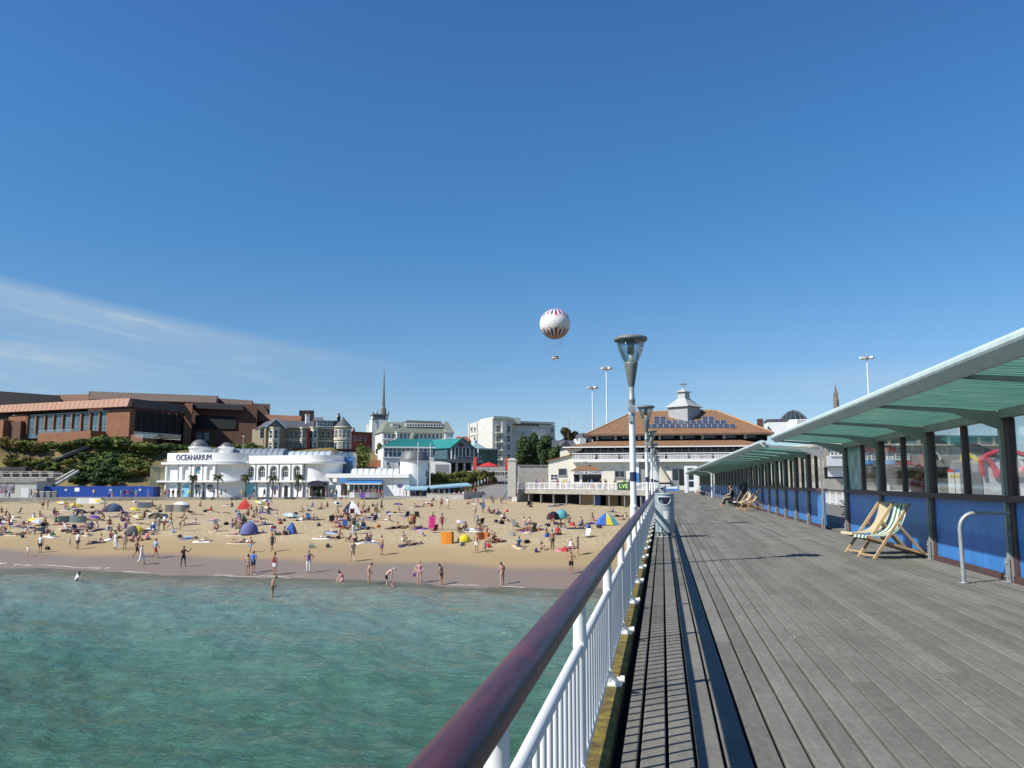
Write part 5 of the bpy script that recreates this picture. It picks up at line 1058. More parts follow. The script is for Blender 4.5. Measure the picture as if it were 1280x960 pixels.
mb.add(vs,[(0,1,5,4),(1,2,6,5),(2,3,7,6),(3,0,4,7),(4,5,6,7),(3,2,1,0)])
for a,b in ((0,4),(1,5)):
    mb.tube([Vector(vs[a])+Vector((0,0,.06)),Vector(vs[b])+Vector((0,0,.06))],.16,6,1)
mb.tube([Vector(vs[4])+Vector((0,0,.06)),Vector(vs[5])+Vector((0,0,.06))],.16,6,1); mb.build('upper_roof',[M_tile,mat('ridge tiles',(.45,.27,.13),.8,.1)],t)
mb=MB(); mb.box(x0-.1,x1+.1,ya-.15,ya-.002,ze-.35,ze+.05); mb.build('eaves_board',M_bronze,t)
# row of nibs (birds and ridge crests) on the ridge is too small to tell apart
mb=MB(); rr=random.Random(4)
for i in range(46): xx=vs[4][0]+(vs[5][0]-vs[4][0])*rr.random(); mb.lathe([(0,0),(.12,.1),(.1,.24),(0,.36)],c=(xx,ya+11,zt+.15),n=6)
o=mb.build('ridge_bird',M_stone,t); o['kind']='stuff'
# solar panels lie on the front slope
sl=Vector((0,11,zt-ze)).normalized(); nn=Vector((0,-(zt-ze),11)).normalized()
M_solar=mat('solar panel glass',(.035,.045,.08),.12,.2,2); 
def slope_pt(px,py):   # point of the front slope seen at px,py
    a=(px-640)/1007.54; q=(a*CY-SY)/(CY+a*SY); k=(zt-ze)/11.0; cc=(603-py)/1007.5*(CY-q*SY)
    Yq=(ze-EYE-k*ya)/(cc-k); return Vector((q*Yq,Yq,EYE+cc*Yq))
pan=MB(); 
pm_cache={}
def panel(pxc,pyc,wpx,hpx):
    a=slope_pt(pxc,pyc)+nn*.12; w=wpx*.172/2; h=(slope_pt(pxc,pyc-hpx/2)-slope_pt(pxc,pyc+hpx/2)).length/2; k=round(h,1)
    if k not in pm_cache:
        mb=MB(); x=Vector((1,0,0)); 
        def Q(u,v,d): return x*u+sl*v+nn*d
        mb.hexa([Q(-w,-h,-.06),Q(w,-h,-.06),Q(w,h,-.06),Q(-w,h,-.06),Q(-w,-h,0),Q(w,-h,0),Q(w,h,0),Q(-w,h,0)],0)
        for u in (-w,w): mb.beam(Q(u*.97,-h,.02),Q(u*.97,h,.02),.06,.06,1)
        for v in (-h,0,h): mb.beam(Q(-w,v*.97,.02),Q(w,v*.97,.02),.05,.06,1,up=nn)
        pm_cache[k]=mb.mesh('solar_panel',[M_solar,mat('panel frame',(.34,.36,.40),.4,0)])
    o=bpy.data.objects.new('solar_panel',pm_cache[k]); COL.objects.link(o); o.parent=t; o.location=a-t.location
for py,xs_ in ((533,[812+i*7.6 for i in range(15)]),(528,[823+i*7.6 for i in range(12)]),(523.3,[823,830.6]+[883.8,891.4])):
    for px in xs_: panel(px,py,7.2,4.4)
# cupola
cy=ya+9.0; cx=X_(857.3,cy); zc=lambda py: Zy(py,cy); sc_=cy/1007.5
mb=MB(); mb.lathe([(9.3*sc_*2.1,zc(523)-1.5),(9.3*sc_*2.1,zc(509.5))],c=(cx,cy,0),n=4,smooth=False,a0=math.pi*.06,a1=math.pi*2.06); mb.build('cupola_base',mat('grey boards',(.36,.36,.35),.8,.1,1),t)
mb=MB(); mb.lathe([(18.5*sc_*1.27,zc(509.3)),(18.5*sc_*1.27,zc(508.6)),(12*sc_*1.45,zc(504.8)),(7.6*sc_*1.35,zc(500)),(6.4*sc_*1.3,zc(498))],c=(cx,cy,0),n=4,smooth=False,a0=math.pi*.06,a1=math.pi*2.06); mb.build('cupola_roof',mat('white lead roof',(.40,.41,.40),.6,.06,1),t)
mb=MB(); mb.lathe([(6*sc_*1.3,zc(499)),(5.6*sc_*1.3,zc(490))],c=(cx,cy,0),n=4,smooth=False,a0=math.pi*.06,a1=math.pi*2.06)
mb.lathe([(8.4*sc_*1.2,zc(490)),(8.4*sc_*1.2,zc(489.2)),(5*sc_,zc(487.4)),(1.5*sc_,zc(485.4)),(.5*sc_,zc(484))],c=(cx,cy,0),n=4,smooth=False,a0=math.pi*.06,a1=math.pi*2.06); mb.build('cupola_top',MATS['white lead roof'],t)
mb=MB(); mb.beam((cx,cy,zc(485)),(cx,cy,zc(478)),.1,.1); mb.beam((cx-.7,cy,zc(479.5)),(cx+.7,cy,zc(479.5)),.08,.3); mb.beam((cx-.35,cy,zc(482)),(cx+.35,cy,zc(482)),.08,.08); mb.build('weather_vane',M_dsteel,t)
# left stair wing with sloping roof line, windows and doors on the cream wall
mb=MB(); xl,xm=X_(685),X_(722); yq=YF+.6
mb.hexa([(xl,yq,-1.2),(xm,yq,-1.2),(xm,yq+14,-1.2),(xl,yq+14,-1.2),(xl,yq,Zy(576)),(xm,yq,Zy(566)),(xm,yq+14,Zy(566)),(xl,yq+14,Zy(576))]); mb.build('stair_wing',M_cream,t)
mb=MB(); mb.hexa([(xl-.4,yq-.4,Zy(576.3)),(xm,yq-.4,Zy(566.3)),(xm,yq+14,Zy(566.3)),(xl-.4,yq+14,Zy(576.3)),(xl-.4,yq-.4,Zy(575)),(xm,yq-.4,Zy(565)),(xm,yq+14,Zy(565)),(xl-.4,yq+14,Zy(575))]); mb.build('stair_roof',M_tile,t)
mb=MB(); xk,xn=X_(700),X_(727); mb.hexa([(xk,yq-.3,Zy(572)),(xn,yq-.3,Zy(562)),(xn,yq+9,Zy(562)),(xk,yq+9,Zy(572)),(xk,yq-.3,Zy(563.5)),(xn,yq-.3,Zy(557.5)),(xn,yq+9,Zy(557.5)),(xk,yq+9,Zy(563.5))]); mb.build('stair_parapet',M_cream,t)
fwg=Face((xl,yq-.42),(xm,yq-.42))
for a,b,c0,c1,m_ in ((768.8,781,588.6,596.5,M_glassd),): 
    f_=Face((X_(760),YF-.02),(X_(800),YF-.02)); window(f_,t,a,b,c0,c1,M_grey,M_glassd,2,1,.15,.15)
f_=Face((X_(684),yq-.02),(X_(724),yq-.02)); window(f_,t,698.5,708,586,594,M_grey,M_glassd,1,1,.12,.12); window(f_,t,688.5,697,593,600,M_white,M_glassd,2,2,.1,.1)
ftrim(791,799,577.3,607,.5,M_white,'white_tower'); ftrim(793.5,799,591,604,.56,M_bluep,'blue_door'); ftrim(800,811,577.4,606,.2,mat('shaded grille',(.30,.28,.27),.8,.2),'grille')
ftrim(840,858,586.3,606,.10,M_grey,'doorway_surround'); ftrim(841,848,587.5,600,.14,M_glassd,'door_glazing'); ftrim(849,857,587,606,.14,M_dark,'dark_doorway')
mb=MB(); mb.beam((X_(820),YF-1.2,Zy(577)),(X_(836),YF-1.2,Zy(603)),.5,.55); mb.beam((X_(818),YF-1.2,Zy(576)),(X_(834),YF-1.2,Zy(604)),.12,.15); mb.build('outside_stair',M_stonet,t)
for px in (778,833,836): ftrim(px,px+1.6,583.5,584.4,.3,M_dsteel,'wall_light')
# ---- 9 terrace on posts over the beach, with its railing
T1=(X_(812,120),120.0); T2=tuple(XY(641,146)); ft_=Face(T2,T1); ZTER=.32
t=thing('terrace','long concrete terrace deck raised over the sand on posts with dark bays below','terrace',(T2[0],T2[1],-2))
mb=MB(); mb.prism([T2,T1,(T1[0]+.0,168),(X_(640,180),180)],ZTER-.75,ZTER); mb.build('slab',M_conc,t)
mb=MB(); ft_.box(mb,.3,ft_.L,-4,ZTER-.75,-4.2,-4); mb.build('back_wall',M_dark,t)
L=ft_.L
for i in range(10):
    uu=L*(.03+.97*i/9.6); mb=MB(); ft_.box(mb,uu-.12,uu+.12,-4,ZTER-.75,-.5,-.2); mb.build('post',M_dsteel,t)
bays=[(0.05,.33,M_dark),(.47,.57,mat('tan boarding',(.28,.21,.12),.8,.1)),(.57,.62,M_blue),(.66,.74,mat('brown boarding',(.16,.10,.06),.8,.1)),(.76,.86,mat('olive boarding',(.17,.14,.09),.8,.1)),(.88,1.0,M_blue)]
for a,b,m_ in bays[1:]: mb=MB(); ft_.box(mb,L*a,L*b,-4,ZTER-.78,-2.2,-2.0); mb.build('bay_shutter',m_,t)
mb=MB(); ft_.box(mb,-.0,2.2,-4,ZTER-.76,-3,.25); mb.build('stone_abutment',M_stone,t)
tr=thing('terrace_railing','white railing along the edge of the concrete terrace above the beach','railing',(T2[0],T2[1],ZTER))
mb=MB(); 
for zz,h in ((ZTER+1.08,.09),(ZTER+.14,.06)): ft_.box(mb,.2,L,zz-h/2,zz+h/2,-.2,-.12)
mb.build('rail',M_white,tr)
for i in range(24): uu=.3+(L-.4)*i/23; mb=MB(); ft_.box(mb,uu-.06,uu+.06,ZTER,ZTER+1.15,-.22,-.1); mb.build('post',M_white,tr)
mb=MB()
for i in range(int(L/.17)): uu=.3+i*.17; ft_.box(mb,uu-.02,uu+.02,ZTER+.14,ZTER+1.05,-.18,-.14)
mb.build('baluster',M_white,tr)['kind']='stuff'
bn=thing('banner','dark green banner with pale letters LVE hung on the terrace railing','banner',tuple(ft_.at(ft_.u(780),ZTER,0)))
mb=MB(); a,b=ft_.u(771.5),ft_.u(794); ft_.box(mb,a,b,ZTER+.02,ZTER+1.2,-.06,-.03); mb.build('cloth',mat('dark green banner',(.012,.05,.03),.6,.1),bn)
lettering('LVE',bn,ft_,ft_.u(779.5),ZTER+.62,1.85,.62,mat('lime letters',(.50,.75,.25),.6,0),-.02,'lettering',.02)
kp=ft_.at(ft_.u(733),0,-5.5); kd=depth_of(kp)
t=thing('kiosk','small refreshment kiosk with hipped terracotta roof on the terrace','kiosk',(kp.x,kp.y,ZTER))
fk=Face(XY(715,kd),XY(754,kd)); wall(fk,t,717,752,590,607,4,M_cream,z0=ZTER)
mb=MB(); P=fk.at; u0,u1=fk.u(714.5),fk.u(754.5); za,zt_=fk.z(588.5,2),fk.z(581,2); um=(u0+u1)/2
mb.add([P(u0,za,.8),P(u1,za,.8),P(u1,za,-5),P(u0,za,-5),P(um-.9,zt_,-2),P(um+.9,zt_,-2)],[(0,1,5,4),(1,2,5),(2,3,4,5),(3,0,4),(3,2,1,0)]); mb.build('roof',M_tile,t)
trim(fk,t,715,754,588.6,592.5,.75,M_white,'fascia',d=-.5); lettering('FISH & CHIPS',t,fk,um,fk.z(590.6,um),4.2,.32,M_navyl,.76,'lettering',.02)
trim(fk,t,717.5,724,593.5,602,.05,M_dark,'hatch'); trim(fk,t,728,752,593.5,602.5,.05,M_glassd,'hatch'); trim(fk,t,724.5,727.5,592.6,608,.3,M_white,'pillar')
mb=MB(); 
mb=MB(); fk.box(mb,u0+2,u1-2.4,zt_-.3,zt_+.55,-3.2,-1.5); mb.build('roof_vent',M_grey,t)
# ---- 10 stone pillar at the terrace corner
pp=XY(640.5,143); t=thing('stone_pillar','tall square pale stone pillar with a cap at the terrace corner','pillar',(pp.x,pp.y,-.3))
mb=MB(); w=.72; mb.box(pp.x-w,pp.x+w,pp.y-w,pp.y+w,-1,ZP(576,143)); mb.build('shaft',M_stone,t)
mb=MB(); zt_=ZP(576,143); mb.box(pp.x-w-.12,pp.x+w+.12,pp.y-w-.12,pp.y+w+.12,zt_,zt_+.25); mb.lathe([(w*1.3,zt_+.25),(w*1.0,zt_+.42),(0,zt_+.5)],c=(pp.x,pp.y,0),n=4,smooth=False,a0=math.pi/4,a1=math.pi*2.25); mb.build('cap',M_stone,t)
# low grey sea wall in front of the cafe awnings
t=thing('sea_wall','low grey wall between the sand and the cafe awnings','wall',tuple(XY(560,157))+(-1.8,))
mb=MB(); fws=Face(XY(478,160.5),XY(580,156.5)); fws.box(mb,0,fws.L*.55,-3,fws.z(621,5),-.5,0); fws.box(mb,fws.L*.55,fws.L,-3,fws.z(617.5,5),-.5,0.01); mb.build('wall',M_stone,t); fw3=Face(XY(580,156.5),XY(606,160.5)); mb=MB(); fw3.box(mb,0,fw3.L,-3,fw3.z(614.5,3),-.5,0); mb.build('return_wall',M_stone,t)
mb=MB(); fws.box(mb,0,fws.L*.55,fws.z(621,5)+.003,fws.z(621,5)+.15,-.6,.06); fws.box(mb,fws.L*.55,fws.L,fws.z(617.5,5)+.003,fws.z(617.5,5)+.15,-.6,.07); mb.build('coping',M_conc,t)
# promenade edge wall at left
t=thing('promenade_wall','long low kerb wall where the promenade meets the sand in front of the aquarium','wall',tuple(XY(300,161.8))+(-1.8,))
for a,b in (((-60,155.5),(60,156.8)),((60,156.8),(210,161.8)),((210,161.8),(420,162.2)),((420,162.2),(478,160.2))): mb=MB(); f_=Face(XY(*a),XY(*b)); f_.box(mb,0,f_.L,-3,-1.42,-.3,.12); mb.build('wall',M_conc,t)
# cafe awnings
for (a,b,pa,pb,D,lab) in ((506,534.5,607.5,611.2,161,'short pale blue cafe awning beside the white drum tower'),(537,588,607.2,610.2,163,'long pale blue cafe awning in front of the hedge')):
    f_=Face(XY(a,D),XY(b,D+(3 if b>560 else 0))); t=thing('cafe_awning',lab,'awning',tuple(XY((a+b)/2,D))+(-1.5,),'pale blue cafe awnings on the promenade')
    mb=MB(); um=f_.L/2; zt_=f_.z(pa,um); zl=f_.z(pb,um); rise=(.62 if b>560 else 0); P=f_.at
    mb.hexa([P(0,zl-.25,1.3),P(f_.L,zl-.25+rise,1.3),P(f_.L,zt_-.1+rise,-2.5),P(0,zt_-.1,-2.5),P(0,zl,1.3),P(f_.L,zl+rise,1.3),P(f_.L,zt_+rise,-2.5),P(0,zt_,-2.5)]); mb.build('canvas',mat('pale blue canvas',(.26,.43,.50),.6,.12,1),t)
    n=int((b-a)/7)
    for i in range(n+1): mb=MB(); uu=f_.L*i/n; f_.box(mb,uu-.06,uu+.06,-1.5,zl-.2+rise*i/n,1.0,1.12); mb.build('post',M_dsteel,t)
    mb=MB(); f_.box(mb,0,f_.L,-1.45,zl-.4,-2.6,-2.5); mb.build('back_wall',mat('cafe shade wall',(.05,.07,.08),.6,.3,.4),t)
# blue hoarding, white hut and concrete steps at left
t=thing('blue_hoarding','long bright blue hoarding along the back of the promenade','hoarding',tuple(XY(130,166))+(-1.5,))
fh=Face(XY(56,166),XY(192,168))
for i in range(11): u0,u1=fh.L*i/11,fh.L*(i+1)/11; mb=MB(); fh.box(mb,u0+.02,u1-.02,-1.6,fh.z(608,1)+.06*(i%2),-.08,0); mb.build('panel',M_blue,t)
fh2=Face(XY(192,168),XY(201,172)); mb=MB(); fh2.box(mb,0,fh2.L,-1.6,fh.z(608.3,1),-.08,0); mb.build('panel',M_blue,t)
for px in (83,138.5,175.5): trim(fh,t,px-1.4,px+1.4,611.2,613.6,.04,M_white,'notice')
t=thing('white_hut','off white flat roofed hut with a painted mural and a door','hut',tuple(XY(20,163))+(-1.5,))
fu=Face(XY(-40,162),XY(46,163)); wall(fu,t,-40,46,602.5,624,6,mat('hut paint',(.55,.55,.46),.7,.06,.4),z0=-1.6); trim(fu,t,-40,46.6,601.8,603,.2,M_conc,'roof_edge',d=-6)
trim(fu,t,27.5,37,610,623,.06,M_white,'door'); mur=trim(fu,t,-6,18.5,603.5,616,.05,mat('mural print',(.28,.24,.25),.7,.9,.8),'mural')
t=thing('concrete_steps','concrete terraces and steps with pale handrails below the cliff at far left','steps',tuple(XY(40,172))+(-1.5,))
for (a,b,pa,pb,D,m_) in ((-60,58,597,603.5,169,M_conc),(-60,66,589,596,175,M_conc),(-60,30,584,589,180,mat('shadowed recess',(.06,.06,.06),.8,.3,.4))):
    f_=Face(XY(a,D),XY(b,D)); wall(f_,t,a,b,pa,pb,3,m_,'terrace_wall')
for i in range(5): f_=Face(XY(-20,174.9),XY(70,174.9)); trim(f_,t,3+i*12,10+i*12,590,595.5,.05,M_dark,'dark_bay')
mb=MB(); a=XY(61,170); b=XY(92,179); mb.beam((a.x,a.y,ZP(606,170)),(b.x,b.y,ZP(588,179)),.4,.5); a=XY(70,170); b=XY(97,179); mb.beam((a.x,a.y,ZP(606,170)),(b.x,b.y,ZP(589,179)),.4,.5); mb.build('stair_side',M_stone,t)
for i in range(14): mb=MB(); k=i/14; a=XY(63+26*k,170.5+11*k); b=XY(69.5+24*k,170.5+10.5*k); z=ZP(606,170)+ (ZP(588.5,183)-ZP(606,170))*k-.4; mb.beam((a.x,a.y,z),(b.x,b.y,z),.5,.25); mb.build('step',M_conc,t)
for pa,D in ((591.2,172),(596.3,167.5)):
    mb=MB(); f_=Face(XY(2,D),XY(78,D)); f_.pbox(mb,2,78 if pa<594 else 66,pa,pa+1.0,0,.1); mb.build('handrail',M_stone,t)
t=thing('cliff_ramp','straight grey stepped path with kerbs climbing the bushy cliff','path',tuple(XY(80,195))+(3,))
mb=MB()
def on_hill(px,py):      # depth at which the hillside is seen at this image point
    for D in np.arange(172,215,.25):
        if float(land_z(np.float64(px),np.float64(D)))>=ZP(py,D): return D
    return 214.0
d0,d1=on_hill(44,587),on_hill(111,560); a=XY(44,d0); b=XY(111,d1); za,zb_=ZP(587,d0)+.25,ZP(559.5,d1)+.35
mb.beam((a.x,a.y,za),(b.x,b.y,zb_),1.5,.5); mb.build('ramp',mat('ramp asphalt',(.12,.12,.12),.9,.1),t); mb=MB(); o=Vector((-R2.x*.2,-R2.y*.2,.45)); 
for s in (-.85,.85):
    o=Vector((G2.x*s,G2.y*s,.35)); mb.beam(Vector((a.x,a.y,za))+o,Vector((b.x,b.y,zb_))+o,.14,.14)
mb.build('ramp_rail',M_stone,t)
t=thing('beach_shed','olive rendered shed standing at the left end of the aquarium','shed',tuple(XY(197,172))+(-1.5,)); fz=Face(XY(187,170),XY(207,171)); wall(fz,t,187,208,583.5,607,5,mat('olive render',(.36,.34,.20),.8,.12,.4)); trim(fz,t,186.5,208,582.5,583.8,.2,M_conc,'roof_edge',d=-5); trim(fz,t,197,198,584,606,.05,M_grey,'joint')
# ---- far right side: amusement pavilion, seen through the shelter windows
def rthing(name,label,cat,X,Y,z=0): return thing(name,label,cat,(X,Y,z))
GR=-1.7
YP=150.0; fv=Face((X_(1040,YP),YP),(X_(1300,YP+12),YP+12)); V=lambda px: fv.u(px)
t=rthing('amusement_pavilion','beige amusement pavilion with arched windows and red rooftop letters behind the shelter','building',X_(1150,YP),YP,GR)
M_beigew=mat('beige stone facing',(.42,.39,.31),.85,.1,.4)
wall(fv,t,1030,1265,556,640,14,M_beigew,z0=GR); trim(fv,t,1030,1265,555,557,.6,M_stonet,'cornice',d=-14); wall(fv,t,1058,1265,546,556,12,mat('teal glazing',(.08,.15,.16),.2,.25,.5),'roof_glazing',out=-1.5)
for i in range(11): trim(fv,t,1060+i*19,1063+i*19,546,556,-1.0,M_stonet,'roof_post',d=-1.48)
wall(fv,t,1055,1268,543.5,546,12.5,M_lead,'roof',out=-.6)
lettering('PAVILION',t,fv,V(1096),fv.z(561.2,V(1096)),(1121-1071)*.151,(565.5-557.5)*.151,M_redl,.15,'sign_lettering',.25)
trim(fv,t,1040,1124,557.2,566.2,.12,mat('pale sign board',(.6,.55,.48),.7,.05),'sign_board')
for px in (1079,1091,1110.5,1121,1131): window(fv,t,px,px+7,567.5,574,M_white,M_glassd,3,2,.12,.2)
for px in (1168,1213,1245): 
    mb=MB(); uu=V(px); zz=fv.z(575,uu); R_=1.15; mb.add([fv.at(uu+R_*math.cos(math.pi*i/14),zz+R_*math.sin(math.pi*i/14),.04) for i in range(15)],[tuple(range(15))],1); pts=[fv.at(uu+(R_+.25)*math.cos(math.pi*i/14),zz+(R_+.25)*math.sin(math.pi*i/14),.1) for i in range(15)]; mb.tube(pts,.2,6); mb.build('arched_window',[M_white,M_glassd],t)
trim(fv,t,1031,1262,583,584.4,1.2,M_dsteel,'canopy_edge'); trim(fv,t,1031,1262,584.5,598,.05,M_dark,'shop_front'); trim(fv,t,1035,1058,570,596,.1,M_white,'white_bay')
for i in range(4): window(fv,t,1040+i*5,1043.5+i*5,560,569,M_white,M_glassd,1,2,.12,.15)
trim(fv,t,1078,1086,576,580.5,2.2,mat('sky blue awning',(.08,.30,.62),.6,.08),'blue_awning',d=.1); trim(fv,t,1104,1111.5,576,580.5,2.2,MATS['sky blue awning'],'blue_awning',d=.1)
t=rthing('yellow_kiosk','grey kiosk with a yellow gable board and curved grey roof beyond the windows','kiosk',X_(1222,112),112,GR)
fy=Face((X_(1203,112),112),(X_(1243,112),112)); FY=lambda py: Zy(py,112); wall(fy,t,1205,1232,580,602,5,M_grey,z0=GR)
mb=MB(); P=fy.at; a,b,c=fy.u(1203),fy.u(1211.5),fy.u(1228); 
for (p,q,y0,y1) in ((a,b,571,567.2),(b,c,567.2,577)): mb.hexa([P(p,FY(y0+5.2),.2),P(q,FY(y1+5.2),.2),P(q,FY(y1+5.2),0),P(p,FY(y0+5.2),0),P(p,FY(y0),.2),P(q,FY(y1),.2),P(q,FY(y1),0),P(p,FY(y0),0)])
mb.build('yellow_board',M_yel,t); mb=MB(); n=10; vs=[]
for o in (0,-6):
    for i in range(n+1): k=i/n; vs.append(P(fy.u(1210)+(fy.u(1246)-fy.u(1210))*k,FY(553+ 15*k**1.6+ 2*(1-k)),o))
mb.add(vs,[(i,n+1+i,n+2+i,i+1) for i in range(n)],0,True); mb.add([(x,y,z-.25) for x,y,z in vs],[(i,i+1,n+2+i,n+1+i) for i in range(n)],0,True); mb.build('curved_roof',M_lead,t); wall(fy,t,1228,1246,572,602,5,M_conc,'side_wall',z0=GR)
# bouncy castle with red arches
t=rthing('bouncy_castle','red and white inflatable castle with arched tubes beyond the windows','inflatable',X_(1258,98),98,GR)
zz=lambda py: Zy(py,98); xx=lambda px: X_(px,98); mbx=MB()
def tubeq(pts,r,m,name): mb=MB(); mb.tube([(xx(a),98+d,zz(b)) for a,b,d in pts],r,10); mb.build(name,m,t)
M_pinkr=mat('red vinyl',(.55,.05,.07),.35,.08)
tubeq([(1226,579,0),(1236,571,0),(1248,567,0),(1262,566.5,0),(1276,569,0),(1300,576,0)],.27,M_pinkr,'roof_tube'); tubeq([(1232,573,0),(1240,579,0),(1245,588,0),(1246,597,0)],.27,M_pinkr,'front_tube'); tubeq([(1228,579,0),(1229,588,0),(1229.5,596,0)],.22,M_pinkr,'front_tube'); tubeq([(1268,568,0),(1270,580,0),(1271,592,0)],.27,M_pinkr,'front_tube'); tubeq([(1246,593,-.2),(1262,589,-.2),(1290,589,-.2)],.38,M_pinkr,'base_tube')
mb=MB(); mb.box(xx(1233),xx(1300),98.3,98.9,GR,zz(576)); mb.build('vinyl_wall',mat('white vinyl',(.55,.56,.56),.5,.1),t)
t=rthing('arcade_cabinet','pair of coloured arcade boxes with red and blue tops on the far beach','cabinet',X_(1192,100),100,GR)
for px,tc in ((1190.5,M_red),(1197.5,M_bluep)):
    mb=MB(); a,b=X_(px-2.8,100),X_(px+2.8,100); mb.box(a,b,100,100.6,GR+.2,Zy(591,100)); mb.build('box',M_wall,t); mb=MB(); mb.box(a-.02,b+.02,99.98,100.62,Zy(591,100),Zy(587.5,100)); mb.build('box_top',tc,t); mb=MB(); mb.box(a+.02,b-.02,99.97,99.995,Zy(597,100),Zy(594.5,100)); mb.build('yellow_strip',M_yel,t)
mb=MB(); mb.prism([(12,100),(150,100),(260,160),(4.0,166),(12,140)],-3,GR); struct('esplanade',mb,M_pave)
# conservatory dome and church spire beyond the canopy, and a roof behind the pier building
t=rthing('glass_dome_house','building with a dark ribbed glass dome just above the far shelter canopy','building',X_(997,230),230,0)
zz=lambda py: Zy(py,230); c=(X_(997,230),232); mb=MB(); mb.lathe([(22*.228,zz(545)),(22*.228,zz(527.5))],c=(c[0],c[1],0),n=8,smooth=False); mb.build('wall',M_wall,t)
mb=MB(); prof=[(17*.228,zz(527.5)),(13*.228,zz(522)),(7*.228,zz(516.5)),(0,zz(514))]; mb.lathe(prof,c=(c[0],c[1],0),n=16,smooth=False)
for j in range(16): a=2*math.pi*j/16; mb.tube([(c[0]+r*math.cos(a),c[1]+r*math.sin(a),z+.05) for r,z in prof],.12,4,1)
mb.build('dome',[M_glassd,M_lead],t); mb=MB(); mb.box(X_(963,228),X_(1035,228),228,236,zz(545),zz(526.6)); mb.build('flat_wing',M_wall,t); mb=MB(); mb.box(X_(962,228),X_(990,228),227.8,236,zz(528.5),zz(526)); mb.build('roof_edge',M_slate,t)
mb=MB(); mb.box(X_(950,226),X_(957,226),226,228,zz(545),zz(526)); mb.build('chimney',M_brickd,t)
t=rthing('church_spire','brown stone church spire rising just above the near canopy','spire',X_(1050,400),400,0)
zz=lambda py: Zy(py,400); mb=MB(); mb.lathe([(1.35,0),(1.35,zz(503)),(1.15,zz(501)),(.08,zz(483)),(0,zz(481))],c=(X_(1050,400),400,0),n=8,smooth=False); mb.build('spire',mat('brown spire stone',(.20,.16,.14),.9,.15,1),t)
for a in range(4): mb=MB(); mb.lathe([(.32,zz(503)),(.28,zz(496)),(0,zz(493))],c=(X_(1050,400)+1.15*math.cos(a*1.571+.6),400+1.15*math.sin(a*1.571+.6),0),n=5,smooth=False); mb.build('pinnacle',MATS['brown spire stone'],t)
t=bthing('grey_roof_house','low grey roofed villa with a white bay tower left of the pier building',715,215,0)
f_=Face(XY(694,214),XY(740,216)); FV=lambda py: f_.z(py,4); wall(f_,t,695,740,558,600,9,M_wall,z0=0); gable_roof(f_,694,722,FV(559),FV(549.5),9,M_slate,'roof',.3); fx_=Face(f_.at(f_.u(700),0,2)[:2],f_.at(f_.u(716),0,2)[:2]); wall(fx_,t,701,714,560,600,3,M_wall,'gable_wing',z0=0); gable_roof(fx_,699,716,FV(561),FV(551),6,M_slate,'gable_roof',.3,'across')
wall(f_,t,723,731,548,580,4,M_white,'bay_tower',out=1.5,z0=0); c=f_.at(f_.u(727),0,-.5); mb=MB(); mb.lathe([(1.9,FV(548.2)),(.9,FV(544.5)),(0,FV(543.5))],c=(c.x,c.y,0),n=4,smooth=False,a0=.6,a1=.6+2*math.pi); mb.build('tower_roof',M_slate,t); wall(f_,t,731,742,541,570,8,M_slate,'grey_block',out=-1,z0=0)
# garden wall of stone behind the terrace crowd and red parasol
t=thing('stone_wall','long pale stone wall below the dark trees behind the terrace','wall',tuple(XY(665,188))+(0,)); f_=Face(XY(592,186),XY(694,188)); wall(f_,t,648,690,582,600,1,M_stone,z0=-1); wall(f_,t,590,632,583,592,1,M_stone,'wall',z0=-1,out=.3); trim(f_,t,648,690,581.2,582.2,.2,M_conc,'coping',d=-1.1)
t=thing('dark_fence','dark slatted railing with white cap along the top of the road','fence',tuple(XY(610,180))+(2.5,)); f_=Face(XY(575,179),XY(640,180)); 
mb=MB(); f_.pbox(mb,576,640,589,589.8,-.1,.05); mb.build('cap_rail',M_white,t); mb=MB()
for i in range(24): px=577+i*2.7; f_.pbox(mb,px,px+1.7,589.8,594.2,-.05,0)
mb.build('slat',M_dark,t)['kind']='stuff'
t=thing('red_parasol','wide red parasol awning on the road above the beach','parasol',tuple(XY(611,176))+(2.6,)); c=XY(610.5,176); zz=lambda py: ZP(py,176); mb=MB(); mb.lathe([(14.5*.175,zz(583)),(7*.175,zz(580)),(0,zz(577.6))],c=(c.x,c.y,0),n=10,smooth=False); mb.lathe([(0,zz(577.9)),(7*.175,zz(580.3)),(14.4*.175,zz(583.3))],c=(c.x,c.y,0),n=10,smooth=False); mb.build('canopy',M_red,t); mb=MB(); mb.tube([(c.x,c.y,2),(c.x,c.y,zz(578.5))],.05,6); mb.build('pole',M_steel,t)
for px,lab,mm,D in ((593.5,'tall red banner flag left of the red parasol',M_red,176),(633,'tall dark red banner flag beside the stone pillar',M_redl,170)):
    c=XY(px,D); t=thing('banner_flag',lab,'flag',(c.x,c.y,2),'tall banner flags along the road'); mb=MB(); mb.tube([(c.x-.3,c.y,1),(c.x-.3,c.y,ZP(571.3,D))],.04,6); mb.build('pole',M_steel,t); mb=MB(); mb.box(c.x-.26,c.x+.36,c.y-.02,c.y+.02,ZP(588,D),ZP(571.5,D)); mb.build('cloth',mm,t)
